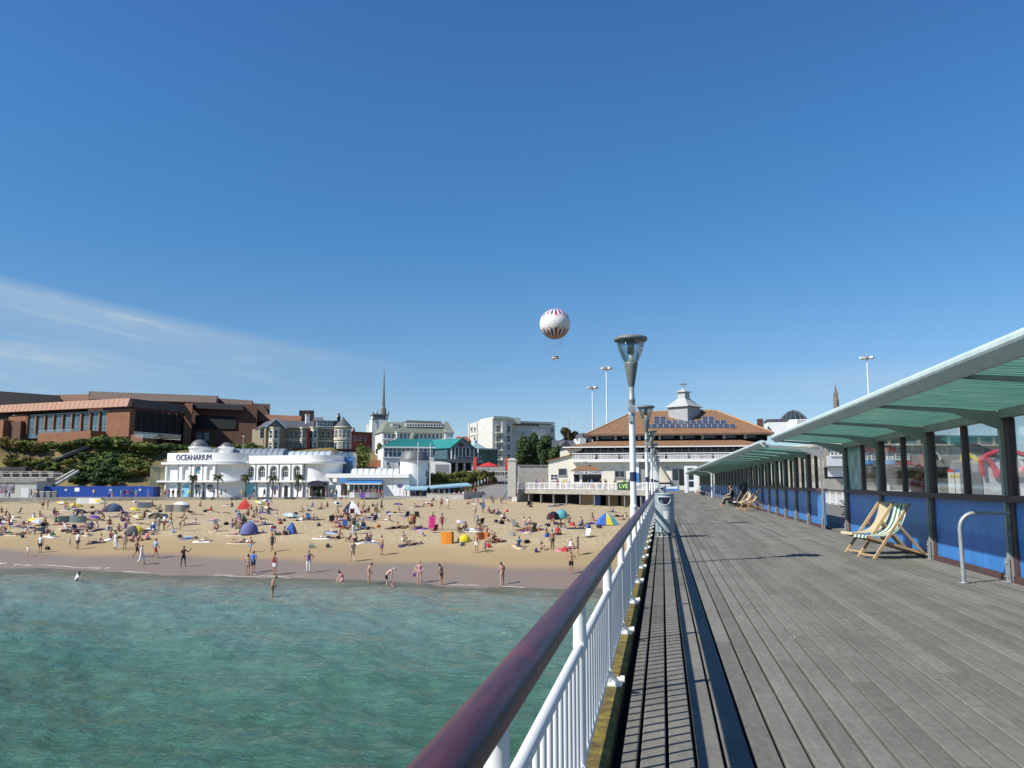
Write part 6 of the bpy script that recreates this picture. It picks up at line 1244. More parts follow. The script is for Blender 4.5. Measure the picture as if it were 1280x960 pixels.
# white kiosk gate on the deck at the pier entrance
t=thing('pier_gate_kiosk','white gate kiosk with a dark glazed door where the last shelter ends','kiosk',(X_(864,122),122,0)); zz=lambda py: Zy(py,122); xx=lambda px: X_(px,122)
for a,b in ((855.5,859.5),(868,872)): mb=MB(); mb.box(xx(a),xx(b),122,122.4,0,zz(585)); mb.build('post',M_white,t)
mb=MB(); mb.box(xx(859.6),xx(867.9),122.1,122.25,.25,zz(588.5)); mb.build('door_leaf',M_white,t); mb=MB(); mb.box(xx(861),xx(867),122.05,122.09,zz(599.5),zz(590.5)); mb.box(xx(861),xx(867),122.05,122.09,zz(608.5),zz(601.5)); mb.build('door_pane',M_glassd,t); mb=MB(); mb.box(xx(855.5),xx(872),122,122.5,zz(585)+.003,zz(582.5)); mb.build('lintel',M_white,t)

t=thing('timber_fence','orange brown timber fence between the dark tree and the restaurant','fence',tuple(XY(470,196))+(2,)); f_=Face(XY(461.5,195),XY(478,195))
for i in range(11): mb=MB(); f_.box(mb,f_.L*i/11+.01,f_.L*(i+1)/11-.01,f_.z(584,1),f_.z(575.3,1)+.05*(i%3),-.05,0); mb.build('board',mat('orange brown timber',(.30,.11,.04),.8,.12,2),t)
w_=None
for i,(px,l) in enumerate(((47,'first grey wheelie bin, nearest the white hut'),(54.5,'second grey wheelie bin in the row by the white hut'),(62,'third grey wheelie bin in the row by the white hut'),(69.5,'last grey wheelie bin in the row, before the hoarding'))):
    q=XY(px,158); loc=(q.x,q.y,-1.5)
    if w_ is None:
        w_=t=thing('wheelie_bin',l,'bin',loc,'grey wheelie bins beside the white hut'); mb=MB(); mb.hexa([(-.36,-.3,.12),(.36,-.3,.12),(.36,.3,.12),(-.36,.3,.12),(-.45,-.4,1.15),(.45,-.4,1.15),(.45,.4,1.15),(-.45,.4,1.15)]); mb.build('tub',M_grey,t,(0,0,0)); mb=MB(); mb.hexa([(-.48,-.44,1.153),(.48,-.44,1.153),(.48,.44,1.153),(-.48,.44,1.153),(-.4,-.36,1.28),(.4,-.36,1.28),(.4,.42,1.32),(-.4,.42,1.32)]); mb.build('lid',M_dsteel,t,(0,0,0))
        for s in (-.3,.3): mb=MB(); mb.tube([(s-.04,.25,.12),(s+.04,.25,.12)],.12,10); mb.build('wheel',M_black,t,(0,0,0))
    else: dup(w_,loc,.1*i,label=l)
# ------------------------------------------------------------------ vegetation
def leaf_mat(name,dark,light,scale=.9):
    m=bpy.data.materials.new(name); m.use_nodes=True; nt=m.node_tree; N=nt.nodes.new; L=nt.links.new; p=nt.nodes['Principled BSDF']
    g=N('ShaderNodeNewGeometry'); n=N('ShaderNodeTexNoise'); n.inputs['Scale'].default_value=scale; n.inputs['Detail'].default_value=5; L(g.outputs['Position'],n.inputs[0])
    r=N('ShaderNodeValToRGB'); e=r.color_ramp.elements; e[0].position=.35; e[0].color=(*dark,1); e[1].position=.68; e[1].color=(*light,1); L(n.outputs[0],r.inputs[0]); L(r.outputs[0],p.inputs['Base Color']); p.inputs['Roughness'].default_value=.7; p.inputs['Specular IOR Level'].default_value=.25
    return m
M_leafd=leaf_mat('dark evergreen leaves',(.024,.050,.016),(.08,.125,.036)); M_leafm=leaf_mat('shrub leaves',(.06,.10,.02),(.20,.25,.05)); M_leafo=leaf_mat('olive hedge leaves',(.085,.10,.02),(.23,.22,.05)); M_leafy=leaf_mat('dry gorse leaves',(.17,.13,.04),(.34,.24,.09)); M_palm=leaf_mat('palm fronds',(.030,.045,.012),(.085,.085,.025)); M_bark=mat('bark',(.075,.055,.04),.95,.25,3)
def foliage(blobs,n,size,seed,flat=.55):
    rs=np.random.RandomState(seed); w=np.array([b[3]*b[4]*b[5] for b in blobs])**.67; w/=w.sum(); ks=rs.choice(len(blobs),n,p=w)
    d=rs.normal(size=(n,3)); d/=np.linalg.norm(d,axis=1)[:,None]; rr=rs.uniform(.45,1.0,n)**.5*rs.uniform(.85,1.08,n)
    B=np.array(blobs); c=B[ks,:3]+d*B[ks,3:6]*rr[:,None]
    nrm=d+rs.normal(size=(n,3))*flat; nrm/=np.linalg.norm(nrm,axis=1)[:,None]; t=np.cross(nrm,rs.normal(size=(n,3))); t/=np.linalg.norm(t,axis=1)[:,None]; b=np.cross(nrm,t)
    s=size*rs.uniform(.5,1.3,n)[:,None]
    v=np.stack([c-t*s*.5,c+b*s*.32,c+t*s*.6,c-b*s*.32],1).reshape(-1,3)
    mb=MB(); mb.v=[tuple(x) for x in v]; mb.f=[[4*i,4*i+1,4*i+2,4*i+3] for i in range(n)]; mb.m=[0]*n; mb.s=[False]*n
    return mb
def crown_blobs(rx,rz,z0,k,seed,spread=.62):
    r=random.Random(seed); out=[]
    for i in range(k):
        a=r.uniform(0,6.28); q=r.uniform(0,1)**.6*spread; z=r.uniform(.15,.92); tap=math.sin(math.pi*(.15+.75*z))**.6
        s=r.uniform(.28,.5); out.append((math.cos(a)*q*rx*tap,math.sin(a)*q*rx*tap,z0+z*rz,rx*s,rx*s,rz*s*.62))
    return out
def make_tree(name,label,cat,loc,h,rx,m,seed,n=2600,size=.42,z0=.22,group=None,k=13):
    t=thing(name,label,cat,loc,group); r=random.Random(seed)
    bl=crown_blobs(rx,h*(1-z0),h*z0,k,seed)
    foliage(bl,n,size,seed).build('crown',m,t,(0,0,0))
    mb=MB(); mb.tube([(0,0,-.5),(.1,0,h*.25),(.0,.1,h*.6)],[rx*.10,rx*.075,rx*.03],8)
    for i in range(6):
        b=bl[i]; mb.tube([(0,0,h*(z0+.05+.06*i)),(b[0]*.5,b[1]*.5,(h*z0+b[2])*.5+.2),(b[0],b[1],b[2])],[rx*.045,rx*.03,rx*.012],5)
    mb.build('trunk',M_bark,t,(0,0,0)); return t
def tree_at(px,pyb,pyt,wpx,D,*a,**k):
    c=XY(px,D); z=ZP(pyb,D); h=ZP(pyt,D)-z; return a[0],a[1],a[2],(c.x,c.y,z),h,wpx/1007.5*D/2
G_EV='dark evergreen trees beside the art deco hotel'
for i,(px,pb,pt,w,D,lab) in enumerate(((653,585,549,24,212,'dark evergreen tree leftmost of the clump before the art deco hotel'),(667,585,546.5,26,214,'dark evergreen tree tallest of the clump before the art deco hotel'),(682,585,548,24,211,'dark evergreen tree right of the tallest one before the art deco hotel'),(694,587,557,20,208,'low dark evergreen tree rightmost of the clump by the pier building'))):
    nme,l_,c_,loc,h,rx=tree_at(px,pb,pt,w,D,'evergreen_tree',lab,'tree'); make_tree(nme,l_,c_,loc,h,rx,M_leafd,20+i,3000,.55,.05,G_EV)
for i,(px,pb,pt,w,D,lab) in enumerate(((708,560,537.5,26,300,'brownish green tree on the skyline left of the pier building roof'),(720,560,539,20,305,'second skyline tree half behind the white bay tower'),(690,565,548,16,320,'small distant tree just right of the art deco hotel'))):
    nme,l_,c_,loc,h,rx=tree_at(px,pb,pt,w,D,'skyline_tree',lab,'tree'); make_tree(nme,l_,c_,loc,h,rx,leaf_mat('autumn oak leaves',(.03,.03,.012),(.085,.07,.03)) if i==0 else bpy.data.materials['autumn oak leaves'],40+i,2200,.8,.1,'trees on the skyline')
M_leafk=M_leafd
for i,(px,pb,pt,w,D,lab) in enumerate(((453,592,558,30,200,'round dark green tree left of the church tower foot'),(441,590,568,16,196,'small green tree between the victorian hotel and the brick house'),(637,590,575,10,190,'small leafy tree just left of the stone pillar'),(473,572,556,9,262,'slim tree before the white church tower'))):
    nme,l_,c_,loc,h,rx=tree_at(px,pb,pt,w,D,'broadleaf_tree',lab,'tree'); make_tree(nme,l_,c_,loc,h,rx,M_leafm,60+i,2000,.5,.06)
# shrubs on the cliff
shr=[]
for sd,m in ((1,M_leafm),(2,M_leafd),(3,M_leafo),(4,M_leafy)):
    bl=crown_blobs(1.9,2.3,-.3,10,sd,.8); shr.append((foliage(bl,1300,.34,sd).mesh('foliage',m),MB().tube([(0,0,-.6),(.05,0,.5),(.1,.1,1.4)],[.12,.09,.03],6).mesh('stem',M_bark)))
rs=random.Random(11); first={}
spots=[(14,556,3,1.3),(24,554,0,1.1),(33,557,0,1.3),(41,555,1,1.2),(50,558,0,1.4),(58,556,0,1.1),(66,557.5,1,1.2),(75,556,0,1.2),(84,557.5,0,1.3),(93,558,1,1.1),(101,558,0,.9),(112,566,1,1.4),(120,561,0,1.4),(129,558,0,1.3),(137,559.5,1,1.3),(145,563,0,1.4),(153,566,2,1.2),(161,570,1,1.3),(168,564,2,1.3),(176,566,0,1.3),(184,569,2,1.2),(192,572,0,1.2),(199,568,1,1.2),(116,575,1,1.5),(125,571,0,1.6),(134,573,1,1.5),(143,576,0,1.6),(152,579,1,1.6),(161,582,2,1.3),(170,577,1,1.4),(179,580,3,1.1),(104,584,1,1.2),(113,587,1,1.5),(122,585,0,1.4),(132,589,1,1.6),(142,591,1,1.5),(152,593,1,1.5),(160,595,2,1.2),(100,596,1,1.4),(110,599,1,1.5),(120,598,1,1.4),(6,562,3,1.2),(20,569,3,1.3),(34,566,2,1.1),(46,572,3,1.2),(62,577,2,1.1),(74,571,0,1.1),(28,578,3,1.2),(10,575,2,1.0),(82,565,0,1.0),(95,570,3,1.0),(88,582,2,1.0),(172,592,3,.9),(182,590,2,1.0),(204,560,0,1.2),(213,557,0,1.3),(225,558,1,1.3),(238,556,0,1.2),(252,557,0,1.2),(268,556,1,1.1),(282,557,0,1.1),(296,557,0,1.3),(306,556,0,1.4),(314,557,2,1.3),(322,558,0,1.2),(128,604,1,1.2),(140,604,1,1.1),(94,603,1,1.1),(108,572,0,1.3),(118,567,0,1.3),(131,566,1,1.4),(140,569,0,1.4),(149,572,0,1.4),(158,576,0,1.4),(167,582,0,1.3),(176,585,0,1.2),(186,578,0,1.2),(127,579,0,1.5),(138,582,0,1.5),(148,585,0,1.5),(158,588,0,1.4),(168,588,0,1.3),(106,591,0,1.4),(117,593,0,1.4),(128,594,1,1.4),(139,596,1,1.3),(150,598,1,1.3),(30,574,0,1.1),(40,563,0,1.2),(56,563,0,1.2),(70,563,0,1.1),(8,568,2,1.1),(52,582,0,1.1),(38,582,0,1.0),(16,580,2,1.0),(66,584,0,1.0)]
lbs=('bushy green shrub on the cliff slope','very dark green shrub on the cliff slope','olive green shrub on the cliff slope','dry yellowish shrub on the cliff slope')
def shrub_place(px,py):
    if py<560: return 'below the brick terrace wall' if px<150 else 'above the aquarium domes' if px>200 else 'at the cliff edge by the shaded front'
    if px<100 and py<590: return 'left of the stepped path'
    if py>590: return 'just above the blue hoarding'
    return 'right of the stepped path' if px<150 else 'left of the aquarium sign'
for px,py,k,s in spots:
    D=on_hill(px,py+2.5); c=XY(px,D); z=float(land_z(np.float64(px),np.float64(D)))
    t=thing('shrub',lbs[k]+' '+shrub_place(px,py),'shrub',(c.x,c.y,z),lbs[k].replace('shrub','shrubs'),rs.uniform(0,6)); t.scale=(s*1.35*rs.uniform(.85,1.15),s*1.2,s*rs.uniform(.65,.95))
    for nm_,me in zip(('foliage','stem'),shr[k]): o=bpy.data.objects.new(nm_,me); COL.objects.link(o); o.parent=t
# hedge of shrubs above the cafe awnings
for i,(px,py,D) in enumerate([(538+7.6*i,600.5-.15*i,171+.6*i) for i in range(11)]+[(541+8*i,596.5-.1*i,174+.6*i) for i in range(9)]):
    c=XY(px,D); t=thing('hedge_shrub','olive green clipped shrub in the hedge above the blue awnings','shrub',(c.x,c.y,ZP(605.5-.25*(px-538)/8,D)-.3),'olive green shrubs in the hedge above the blue awnings',rs.uniform(0,6)); t.scale=(.85,.8,1.25*rs.uniform(.85,1.1))
    for nm_,me in zip(('foliage','stem'),shr[2]): o=bpy.data.objects.new(nm_,me); COL.objects.link(o); o.parent=t
mb=MB(); mb.prism([tuple(XY(*q)) for q in ((534,168.5),(590,171),(622,176),(620,186),(534,186))],-2,lambda p:ZP(603.5,depth_of(p))); struct('bank',mb,M_grassy)
# palms in front of the aquarium
def palm(seed):
    r=random.Random(seed); tr=MB(); pts=[(.05*math.sin(i*.9+seed),.03*i,i*.6) for i in range(8)]; tr.tube(pts,[.16]+[.12]*6+[.15],9)
    for i in range(1,14): tr.lathe([(.135,-.03),(.15,.05),(.12,.08)],c=(.05*math.sin(i*.5*.9+seed),.015*i,i*.3),n=8)
    cr=MB(); top=Vector(pts[-1])
    for i in range(22):
        a=i*2.4+r.uniform(-.2,.2); el=r.uniform(-.5,1.1); Lf=r.uniform(1.0,1.35); d=Vector((math.cos(a),math.sin(a),0)); s=Vector((-d.y,d.x,0)); prev=top.copy(); p=[]
        for j in range(6): k=j/5; p.append(top+d*Lf*k*math.cos(el*.6)+Vector((0,0,Lf*(math.sin(el)*k-.75*k*k))))
        for j in range(5):
            for sd in (-1,1):
                w=.34*math.sin(math.pi*(j+1)/6.2); q=p[j].lerp(p[j+1],.5)+s*sd*w-Vector((0,0,w*.5)); cr.add([p[j],p[j+1],q+(p[j+1]-p[j])*.55,q],[(0,1,2,3)])
        cr.tube(p,[.03,.025,.02,.018,.014,.01],4,cap=False)
    return tr.mesh('trunk',M_bark),cr.mesh('crown',M_palm)
pal=[palm(1),palm(2)]
for i,(px,D,pyb,pyc,lab) in enumerate(((240,160.5,622,595,'small palm tree below the round blue emblem of the aquarium'),(273,160.5,622,594.5,'small palm tree by the blank white curved wall of the aquarium'),(308,160.8,622,594,'small palm tree where the two white aquarium ranges meet'),(341,160.8,622,596,'small palm tree before the third arched window'),(372,160.8,622,594,'small palm tree before the round window, last of the row'))):
    c=XY(px,D); zb_=-1.5; h=ZP(pyc,D)-zb_; t=thing('palm_tree',lab,'palm tree',(c.x,c.y,zb_),'palm trees in front of the white aquarium',i*1.3); t.scale=(1,1,h/4.3)
    for nm_,me in zip(('trunk','crown'),pal[i%2]): o=bpy.data.objects.new(nm_,me); COL.objects.link(o); o.parent=t
# ------------------------------------------------------------------ masts, poles, signs
def mast(px,pyt,D,lab,z0=0,w=1.5):
    c=XY(px,D); zt=ZP(pyt,D); t=thing('floodlight_mast',lab,'light mast',(c.x,c.y,z0),'tall white floodlight masts'); H=zt-z0; O=(0,0,0)
    mb=MB(); mb.tube([(0,0,0),(0,0,H)],[.26,.13],12); mb.build('pole',M_white,t,O); mb=MB(); mb.lathe([(.15,H-.15),(.9,H+.05),(.95,H+.2),(.15,H+.35)],n=14); mb.build('head_ring',M_white,t,O)
    for k in range(6): a=k*math.pi/3+.3; mb=MB(); mb.hexa([(math.cos(a)*r+dx,math.sin(a)*r+dy,H+z) for z in (-.02,.42) for r,dx,dy in ((.8,.3*math.sin(a),-.3*math.cos(a)),(1.5,.3*math.sin(a),-.3*math.cos(a)),(1.5,-.3*math.sin(a),.3*math.cos(a)),(.8,-.3*math.sin(a),.3*math.cos(a)))]); mb.build('floodlight',M_white if k%2 else M_grey,t,O)
    mb=MB(); mb.tube([(0,0,H+.3),(0,0,H+1.1)],.05,6); mb.build('finial',M_white,t,O)
mast(742,485.5,205,'white floodlight mast, shorter one left of the near lamp post'); mast(760,461.5,190,'white floodlight mast, taller one just left of the near lamp post'); mast(1092,448.5,170,'white floodlight mast rising behind the near green canopy')
def pole(name,px,pyt,pyb,D,lab,cat,r=.05,m=M_white,top=None):
    c=XY(px,D); z0,z1=ZP(pyb,D),ZP(pyt,D); t=thing(name,lab,cat,(c.x,c.y,z0)); mb=MB(); mb.tube([(0,0,0),(0,0,z1-z0)],[r,r*.7],8); mb.build('pole',m,t,(0,0,0)); mb=MB()
    if top: top(mb,z1-z0); mb.build('head',m,t,(0,0,0))
    else: mb.lathe([(0,z1-z0),(r*1.6,z1-z0+.05),(0,z1-z0+.2)],n=8); mb.build('cap',m,t,(0,0,0))
    return t
pole('flagpole',522,554,609,160.2,'white flagpole standing before the white drum tower','flagpole',.09); pole('flagpole',537.5,555,608,162,'white flagpole right of the white drum tower','flagpole',.09)
pole('street_lamp',491,583,611,160.6,'slim dark street lamp before the low white wing','street lamp',.05,M_dsteel,lambda mb,h: mb.lathe([(.05,h-.1),(.16,h+.1),(.05,h+.4)],n=8))
pole('street_lamp',302,546,561,176,'short grey lamp post above the aquarium roof','street lamp',.08,M_steel,lambda mb,h: mb.box(-.25,.25,-.1,.1,h,h+.25))
pole('street_lamp',711,527,560,260,'thin dark mast before the skyline tree','mast',.05,M_dsteel)
c=(X_(1212,60),60); t=thing('street_lamp','white lamp post with square lantern seen through the shelter windows','street lamp',(c[0],c[1],0)); mb=MB(); mb.tube([(0,0,-2),(0,0,4.9)],.075,10); mb.build('pole',M_white,t,(0,0,0)); mb=MB(); mb.box(-.45,.05,-.15,.15,4.75,5.25); mb.build('lantern',M_wall,t,(0,0,0))
def sign(px,py,w,h,D,lab,m,oval=False):
    c=XY(px,D); z=ZP(py,D); t=thing('sign',lab,'sign',(c.x,c.y,-1.5)); mb=MB(); mb.tube([(c.x,c.y+.1,-1.5),(c.x,c.y+.1,z)],.05,6); mb.build('post',M_dsteel,t); mb=MB(); W,H=w*D/2015,h*D/2015
    if oval: vs=[(c.x+W*math.cos(k*math.pi/10),c.y+d,z+H*math.sin(k*math.pi/10)) for d in (-.05,.03) for k in range(20)]; mb.add(vs,[tuple(range(20)),tuple(range(39,19,-1))]+[(k,20+k,20+(k+1)%20,(k+1)%20) for k in range(20)])
    else: mb.box(c.x-W,c.x+W,c.y-.05,c.y+.03,z-H,z+H)
    mb.build('board',m,t)
sign(418.5,600,5,4.5,160.4,'small white board sign left of the blue one before the low wing',M_white); sign(428.5,600,8.5,5,160.4,'blue board sign beside the white one before the low wing',M_bluep); sign(500,607.3,8,5.2,160.4,'dark blue oval sign on a post near the blue awnings',M_navyl,True)
sign(97,612,6.5,4.5,158.5,'white board sign on a post before the blue hoarding',M_white)
# ------------------------------------------------------------------ tethered balloon
D=430; c=XY(695,D); zc=ZP(405,D); Rb=19.6/1007.5*D; t=thing('balloon','white tethered balloon with red and blue petal stripes floating above the town','balloon',(c.x,c.y,zc))
def balloon_mat():
    m=bpy.data.materials.new('balloon fabric'); m.use_nodes=True; nt=m.node_tree; N=nt.nodes.new; L=nt.links.new; p=nt.nodes['Principled BSDF']; p.inputs['Roughness'].default_value=.45
    tc=N('ShaderNodeTexCoord'); s=N('ShaderNodeSeparateXYZ'); L(tc.outputs['Object'],s.inputs[0])
    def M(op,a,b=None,c=None):
        q=N('ShaderNodeMath'); q.operation=op
        for i,v in enumerate((a,b,c)):
            if v is None: continue
            if isinstance(v,(int,float)): q.inputs[i].default_value=v
            else: L(v,q.inputs[i])
        return q.outputs[0]
    az=M('ARCTAN2',s.outputs[1],s.outputs[0]); k=M('MULTIPLY',az,18/(2*math.pi)); fr=M('FRACT',M('ADD',k,.15)); st=M('LESS_THAN',fr,.56); odd=M('GREATER_THAN',M('FRACT',M('MULTIPLY',M('ADD',k,.15),.5)),.5)
    z=M('ABSOLUTE',M('DIVIDE',s.outputs[2],Rb)); lobe=M('ABSOLUTE',M('SINE',M('MULTIPLY',az,6.0))); edge=M('MULTIPLY_ADD',lobe,-.14,.56); inn=M('GREATER_THAN',z,edge); line=M('LESS_THAN',M('ABSOLUTE',M('SUBTRACT',z,M('SUBTRACT',edge,.05))),.022)
    a=N('ShaderNodeMix'); a.data_type='RGBA'; L(odd,a.inputs[0]); a.inputs[6].default_value=(.40,.02,.025,1); a.inputs[7].default_value=(.02,.09,.30,1)
    b=N('ShaderNodeMix'); b.data_type='RGBA'; L(M('MULTIPLY',st,inn),b.inputs[0]); b.inputs[6].default_value=(.74,.73,.71,1); L(a.outputs[2],b.inputs[7])
    d=N('ShaderNodeMix'); d.data_type='RGBA'; L(line,d.inputs[0]); L(b.outputs[2],d.inputs[6]); d.inputs[7].default_value=(.50,.16,.06,1); L(d.outputs[2],p.inputs['Base Color']); return m
mb=MB(); n=48; prof=[(Rb*math.sin(math.pi*i/24),-Rb*math.cos(math.pi*i/24)) for i in range(25)]; mb.lathe(prof,n=n); mb.build('envelope',balloon_mat(),t,(0,0,0))
zg=ZP(447,D)-zc; mb=MB()
for k in range(10): a=2*math.pi*k/10; mb.tube([(Rb*.62*math.cos(a),Rb*.62*math.sin(a),-Rb*.785),(1.6*math.cos(a),1.6*math.sin(a),zg+.9)],.03,4)
mb.build('rigging',M_steel,t,(0,0,0))['kind']='stuff'
mb=MB(); mb.lathe([(1.1,zg-.8),(1.95,zg-.8),(1.95,zg+.55),(1.1,zg+.55),(1.1,zg-.8)],n=20); mb.build('gondola',M_hotel,t,(0,0,0)); mb=MB(); mb.lathe([(1.97,zg+.2),(2.02,zg+.2),(2.02,zg+.6),(1.97,zg+.6)],n=20); mb.build('gondola_rim',M_dsteel,t,(0,0,0)); mb=MB(); mb.tube([(0,0,zg-.8),(0,0,-zc)],.035,5); mb.build('tether',M_steel,t,(0,0,0))
# ------------------------------------------------------------------ people
J0={'pel':(0,0,.93),'sp':(0,-.01,1.12),'ch':(0,0,1.33),'nk':(0,.0,1.49),'hd':(0,.02,1.60)}
RAD={'pel':.125,'sp':.112,'ch':.128,'nk':.052,'hd':.06,'hip':.088,'kn':.056,'an':.040,'he':.036,'to':.028,'sh':.058,'el':.042,'wr':.030,'pa':.033}
def stand(**k):
    J=dict(J0)
    for s,n in ((-1,'L'),(1,'R')):
        J['hip'+n]=(s*.095,0,.86); J['kn'+n]=(s*.10,.015,.48); J['an'+n]=(s*.10,-.02,.085); J['to'+n]=(s*.115,.15,.03)
        J['sh'+n]=(s*.175,0,1.41); J['el'+n]=(s*.235,-.03,1.13); J['wr'+n]=(s*.25,.05,.89)
    J.update(k); return J
POSES={}
POSES['stand']=stand()
POSES['hands_hip']=stand(elL=(-.40,-.06,1.20),wrL=(-.20,.06,1.03),elR=(.40,-.06,1.20),wrR=(.20,.06,1.03))
POSES['walk']=stand(hipL=(-.09,.02,.85),knL=(-.09,.20,.50),anL=(-.09,.24,.09),toL=(-.1,.40,.05),hipR=(.09,-.02,.85),knR=(.09,-.08,.47),anR=(.09,-.36,.16),toR=(.1,-.26,.03),elL=(-.24,-.16,1.16),wrL=(-.24,-.10,.92),elR=(.24,.10,1.16),wrR=(.23,.24,.98))
POSES['wide']=stand(hipL=(-.10,0,.84),knL=(-.19,.03,.46),anL=(-.25,-.01,.08),toL=(-.30,.13,.03),hipR=(.10,0,.84),knR=(.17,.02,.46),anR=(.22,-.02,.08),toR=(.27,.13,.03),elL=(-.30,.02,1.15),wrL=(-.20,.22,1.08),elR=(.30,.02,1.15),wrR=(.18,.22,1.06))
POSES['arms_fold']=stand(elL=(-.26,.04,1.13),wrL=(.02,.20,1.17),elR=(.26,.04,1.13),wrR=(-.03,.22,1.10))
POSES['look_down']=stand(sp=(0,-.04,1.12),ch=(0,.03,1.32),nk=(0,.09,1.47),hd=(0,.17,1.55),shL=(-.175,.04,1.40),shR=(.175,.04,1.40),elL=(-.24,.05,1.12),wrL=(-.12,.22,.98),elR=(.24,.05,1.12),wrR=(.20,.20,.93))
POSES['bend']=stand(pel=(0,-.08,.90),sp=(0,.04,1.06),ch=(0,.22,1.18),nk=(0,.36,1.26),hd=(0,.48,1.27),shL=(-.17,.30,1.22),shR=(.17,.30,1.22),elL=(-.19,.36,.95),wrL=(-.14,.42,.71),elR=(.19,.36,.95),wrR=(.14,.44,.71),hipL=(-.095,-.06,.84),hipR=(.095,-.06,.84))
POSES['wave']=stand(elL=(-.38,-.04,1.24),wrL=(-.52,.08,1.40),elR=(.27,.06,1.18),wrR=(.20,.26,1.30),knL=(-.14,.06,.48),knR=(.14,-.04,.48),anL=(-.17,.05,.085),anR=(.17,-.10,.085),toL=(-.18,.2,.03),toR=(.18,.06,.03))
POSES['lunge']=stand(pel=(0,0,.80),sp=(.06,.04,.97),ch=(.17,.10,1.14),nk=(.27,.14,1.25),hd=(.36,.17,1.32),shL=(.05,.10,1.26),shR=(.29,.12,1.10),elL=(-.22,.10,1.14),wrL=(-.46,.14,1.00),elR=(.46,.14,.98),wrR=(.62,.16,1.02),hipL=(-.10,0,.74),hipR=(.10,0,.74),knL=(-.16,.04,.42),knR=(.2,.06,.42),anL=(-.22,0,.08),anR=(.22,0,.08),toL=(-.24,.15,.03),toR=(.25,.15,.03))
def seat(zp,**k):
    J={'pel':(0,0,zp),'sp':(0,-.03,zp+.20),'ch':(0,.0,zp+.41),'nk':(0,.03,zp+.57),'hd':(0,.07,zp+.67)}
    for s,n in ((-1,'L'),(1,'R')):
        J['hip'+n]=(s*.10,.04,zp-.01); J['sh'+n]=(s*.175,.01,zp+.49)
    J.update(k); return J
POSES['sit_knees']=seat(.13,knL=(-.13,.38,.50),anL=(-.12,.55,.09),toL=(-.13,.70,.03),knR=(.13,.38,.50),anR=(.12,.55,.09),toR=(.13,.70,.03),elL=(-.23,.18,.42),wrL=(-.08,.40,.46),elR=(.23,.18,.42),wrR=(.08,.42,.44))
POSES['sit_back']=seat(.13,sp=(0,-.10,.31),ch=(0,-.18,.50),nk=(0,-.22,.66),hd=(0,-.20,.77),shL=(-.175,-.20,.58),shR=(.175,-.20,.58),knL=(-.11,.44,.26),anL=(-.11,.84,.08),toL=(-.13,.92,.20),knR=(.12,.46,.14),anR=(.12,.88,.06),toR=(.14,.95,.20),elL=(-.26,-.34,.33),wrL=(-.28,-.40,.07),elR=(.26,-.34,.33),wrR=(.28,-.40,.07))
POSES['sit_cross']=seat(.13,knL=(-.36,.26,.15),anL=(.04,.36,.07),toL=(.16,.40,.06),knR=(.36,.26,.15),anR=(-.04,.44,.08),toR=(-.17,.48,.06),elL=(-.25,.10,.36),wrL=(-.20,.28,.22),elR=(.25,.10,.36),wrR=(.18,.30,.22))
POSES['kneel']=seat(.30,hipL=(-.1,.02,.28),hipR=(.1,.02,.28),knL=(-.13,.36,.08),anL=(-.12,-.06,.06),toL=(-.12,-.20,.04),knR=(.13,.36,.08),anR=(.12,-.06,.06),toR=(.12,-.20,.04),ch=(0,.10,.70),nk=(0,.18,.85),hd=(0,.26,.93),shL=(-.17,.14,.78),shR=(.17,.14,.78),elL=(-.2,.26,.52),wrL=(-.14,.42,.32),elR=(.2,.26,.52),wrR=(.14,.42,.32))
POSES['chair']=seat(.50,knL=(-.12,.42,.50),anL=(-.12,.50,.09),toL=(-.13,.65,.03),knR=(.12,.44,.50),anR=(.14,.64,.09),toR=(.15,.79,.05),elL=(-.24,.10,.73),wrL=(-.10,.32,.68),elR=(.24,.10,.73),wrR=(.08,.33,.66))
def lying(face,prop=0):
    z=.12; J={'pel':(0,0,z),'sp':(0,-.20,z),'ch':(0,-.41,z+.02),'nk':(0,-.57,z+.01),'hd':(0,-.68,z+.03)}
    if prop: J.update(sp=(0,-.18,z+.03),ch=(0,-.36,z+.17),nk=(0,-.46,z+.31),hd=(0,-.50,z+.43))
    for s,n in ((-1,'L'),(1,'R')):
        J['hip'+n]=(s*.10,.06,z); J['kn'+n]=(s*.12,.48,z-.03 if face<0 else z-.02); J['an'+n]=(s*.13,.88,.07); J['to'+n]=(s*.16,.95,.19) if face>0 else (s*.13,1.03,.06)
        J['sh'+n]=(s*.175,J['ch'][1]-.08,J['ch'][2]); J['el'+n]=(s*.27,-.30,.08); J['wr'+n]=(s*.29,-.05,.07)
        if prop: J['el'+n]=(s*.22,-.52,.07); J['wr'+n]=(s*.12,-.72,.05)
        elif face<0: J['el'+n]=(s*.33,-.60,.08); J['wr'+n]=(s*.16,-.76,.07)
    return J
POSES['supine']=lying(1); POSES['prone']=lying(-1); POSES['prop']=lying(-1,1)
J=lying(1); J['knR']=(.12,.36,.46); J['anR']=(.12,.62,.08); J['toR']=(.13,.76,.04); POSES['supine_knee']=J
FACE={'supine':(0,0,1),'supine_knee':(0,0,1),'prone':(.5,-.3,-.4),'prop':(0,-1,-.2),'look_down':(0,.8,-.6),'bend':(0,.75,-.65),'lunge':(.5,.8,0),'kneel':(0,.8,-.5)}
UPV={'supine':(0,-1,0),'supine_knee':(0,-1,0),'prone':(0,-1,0),'bend':(0,.65,.75)}
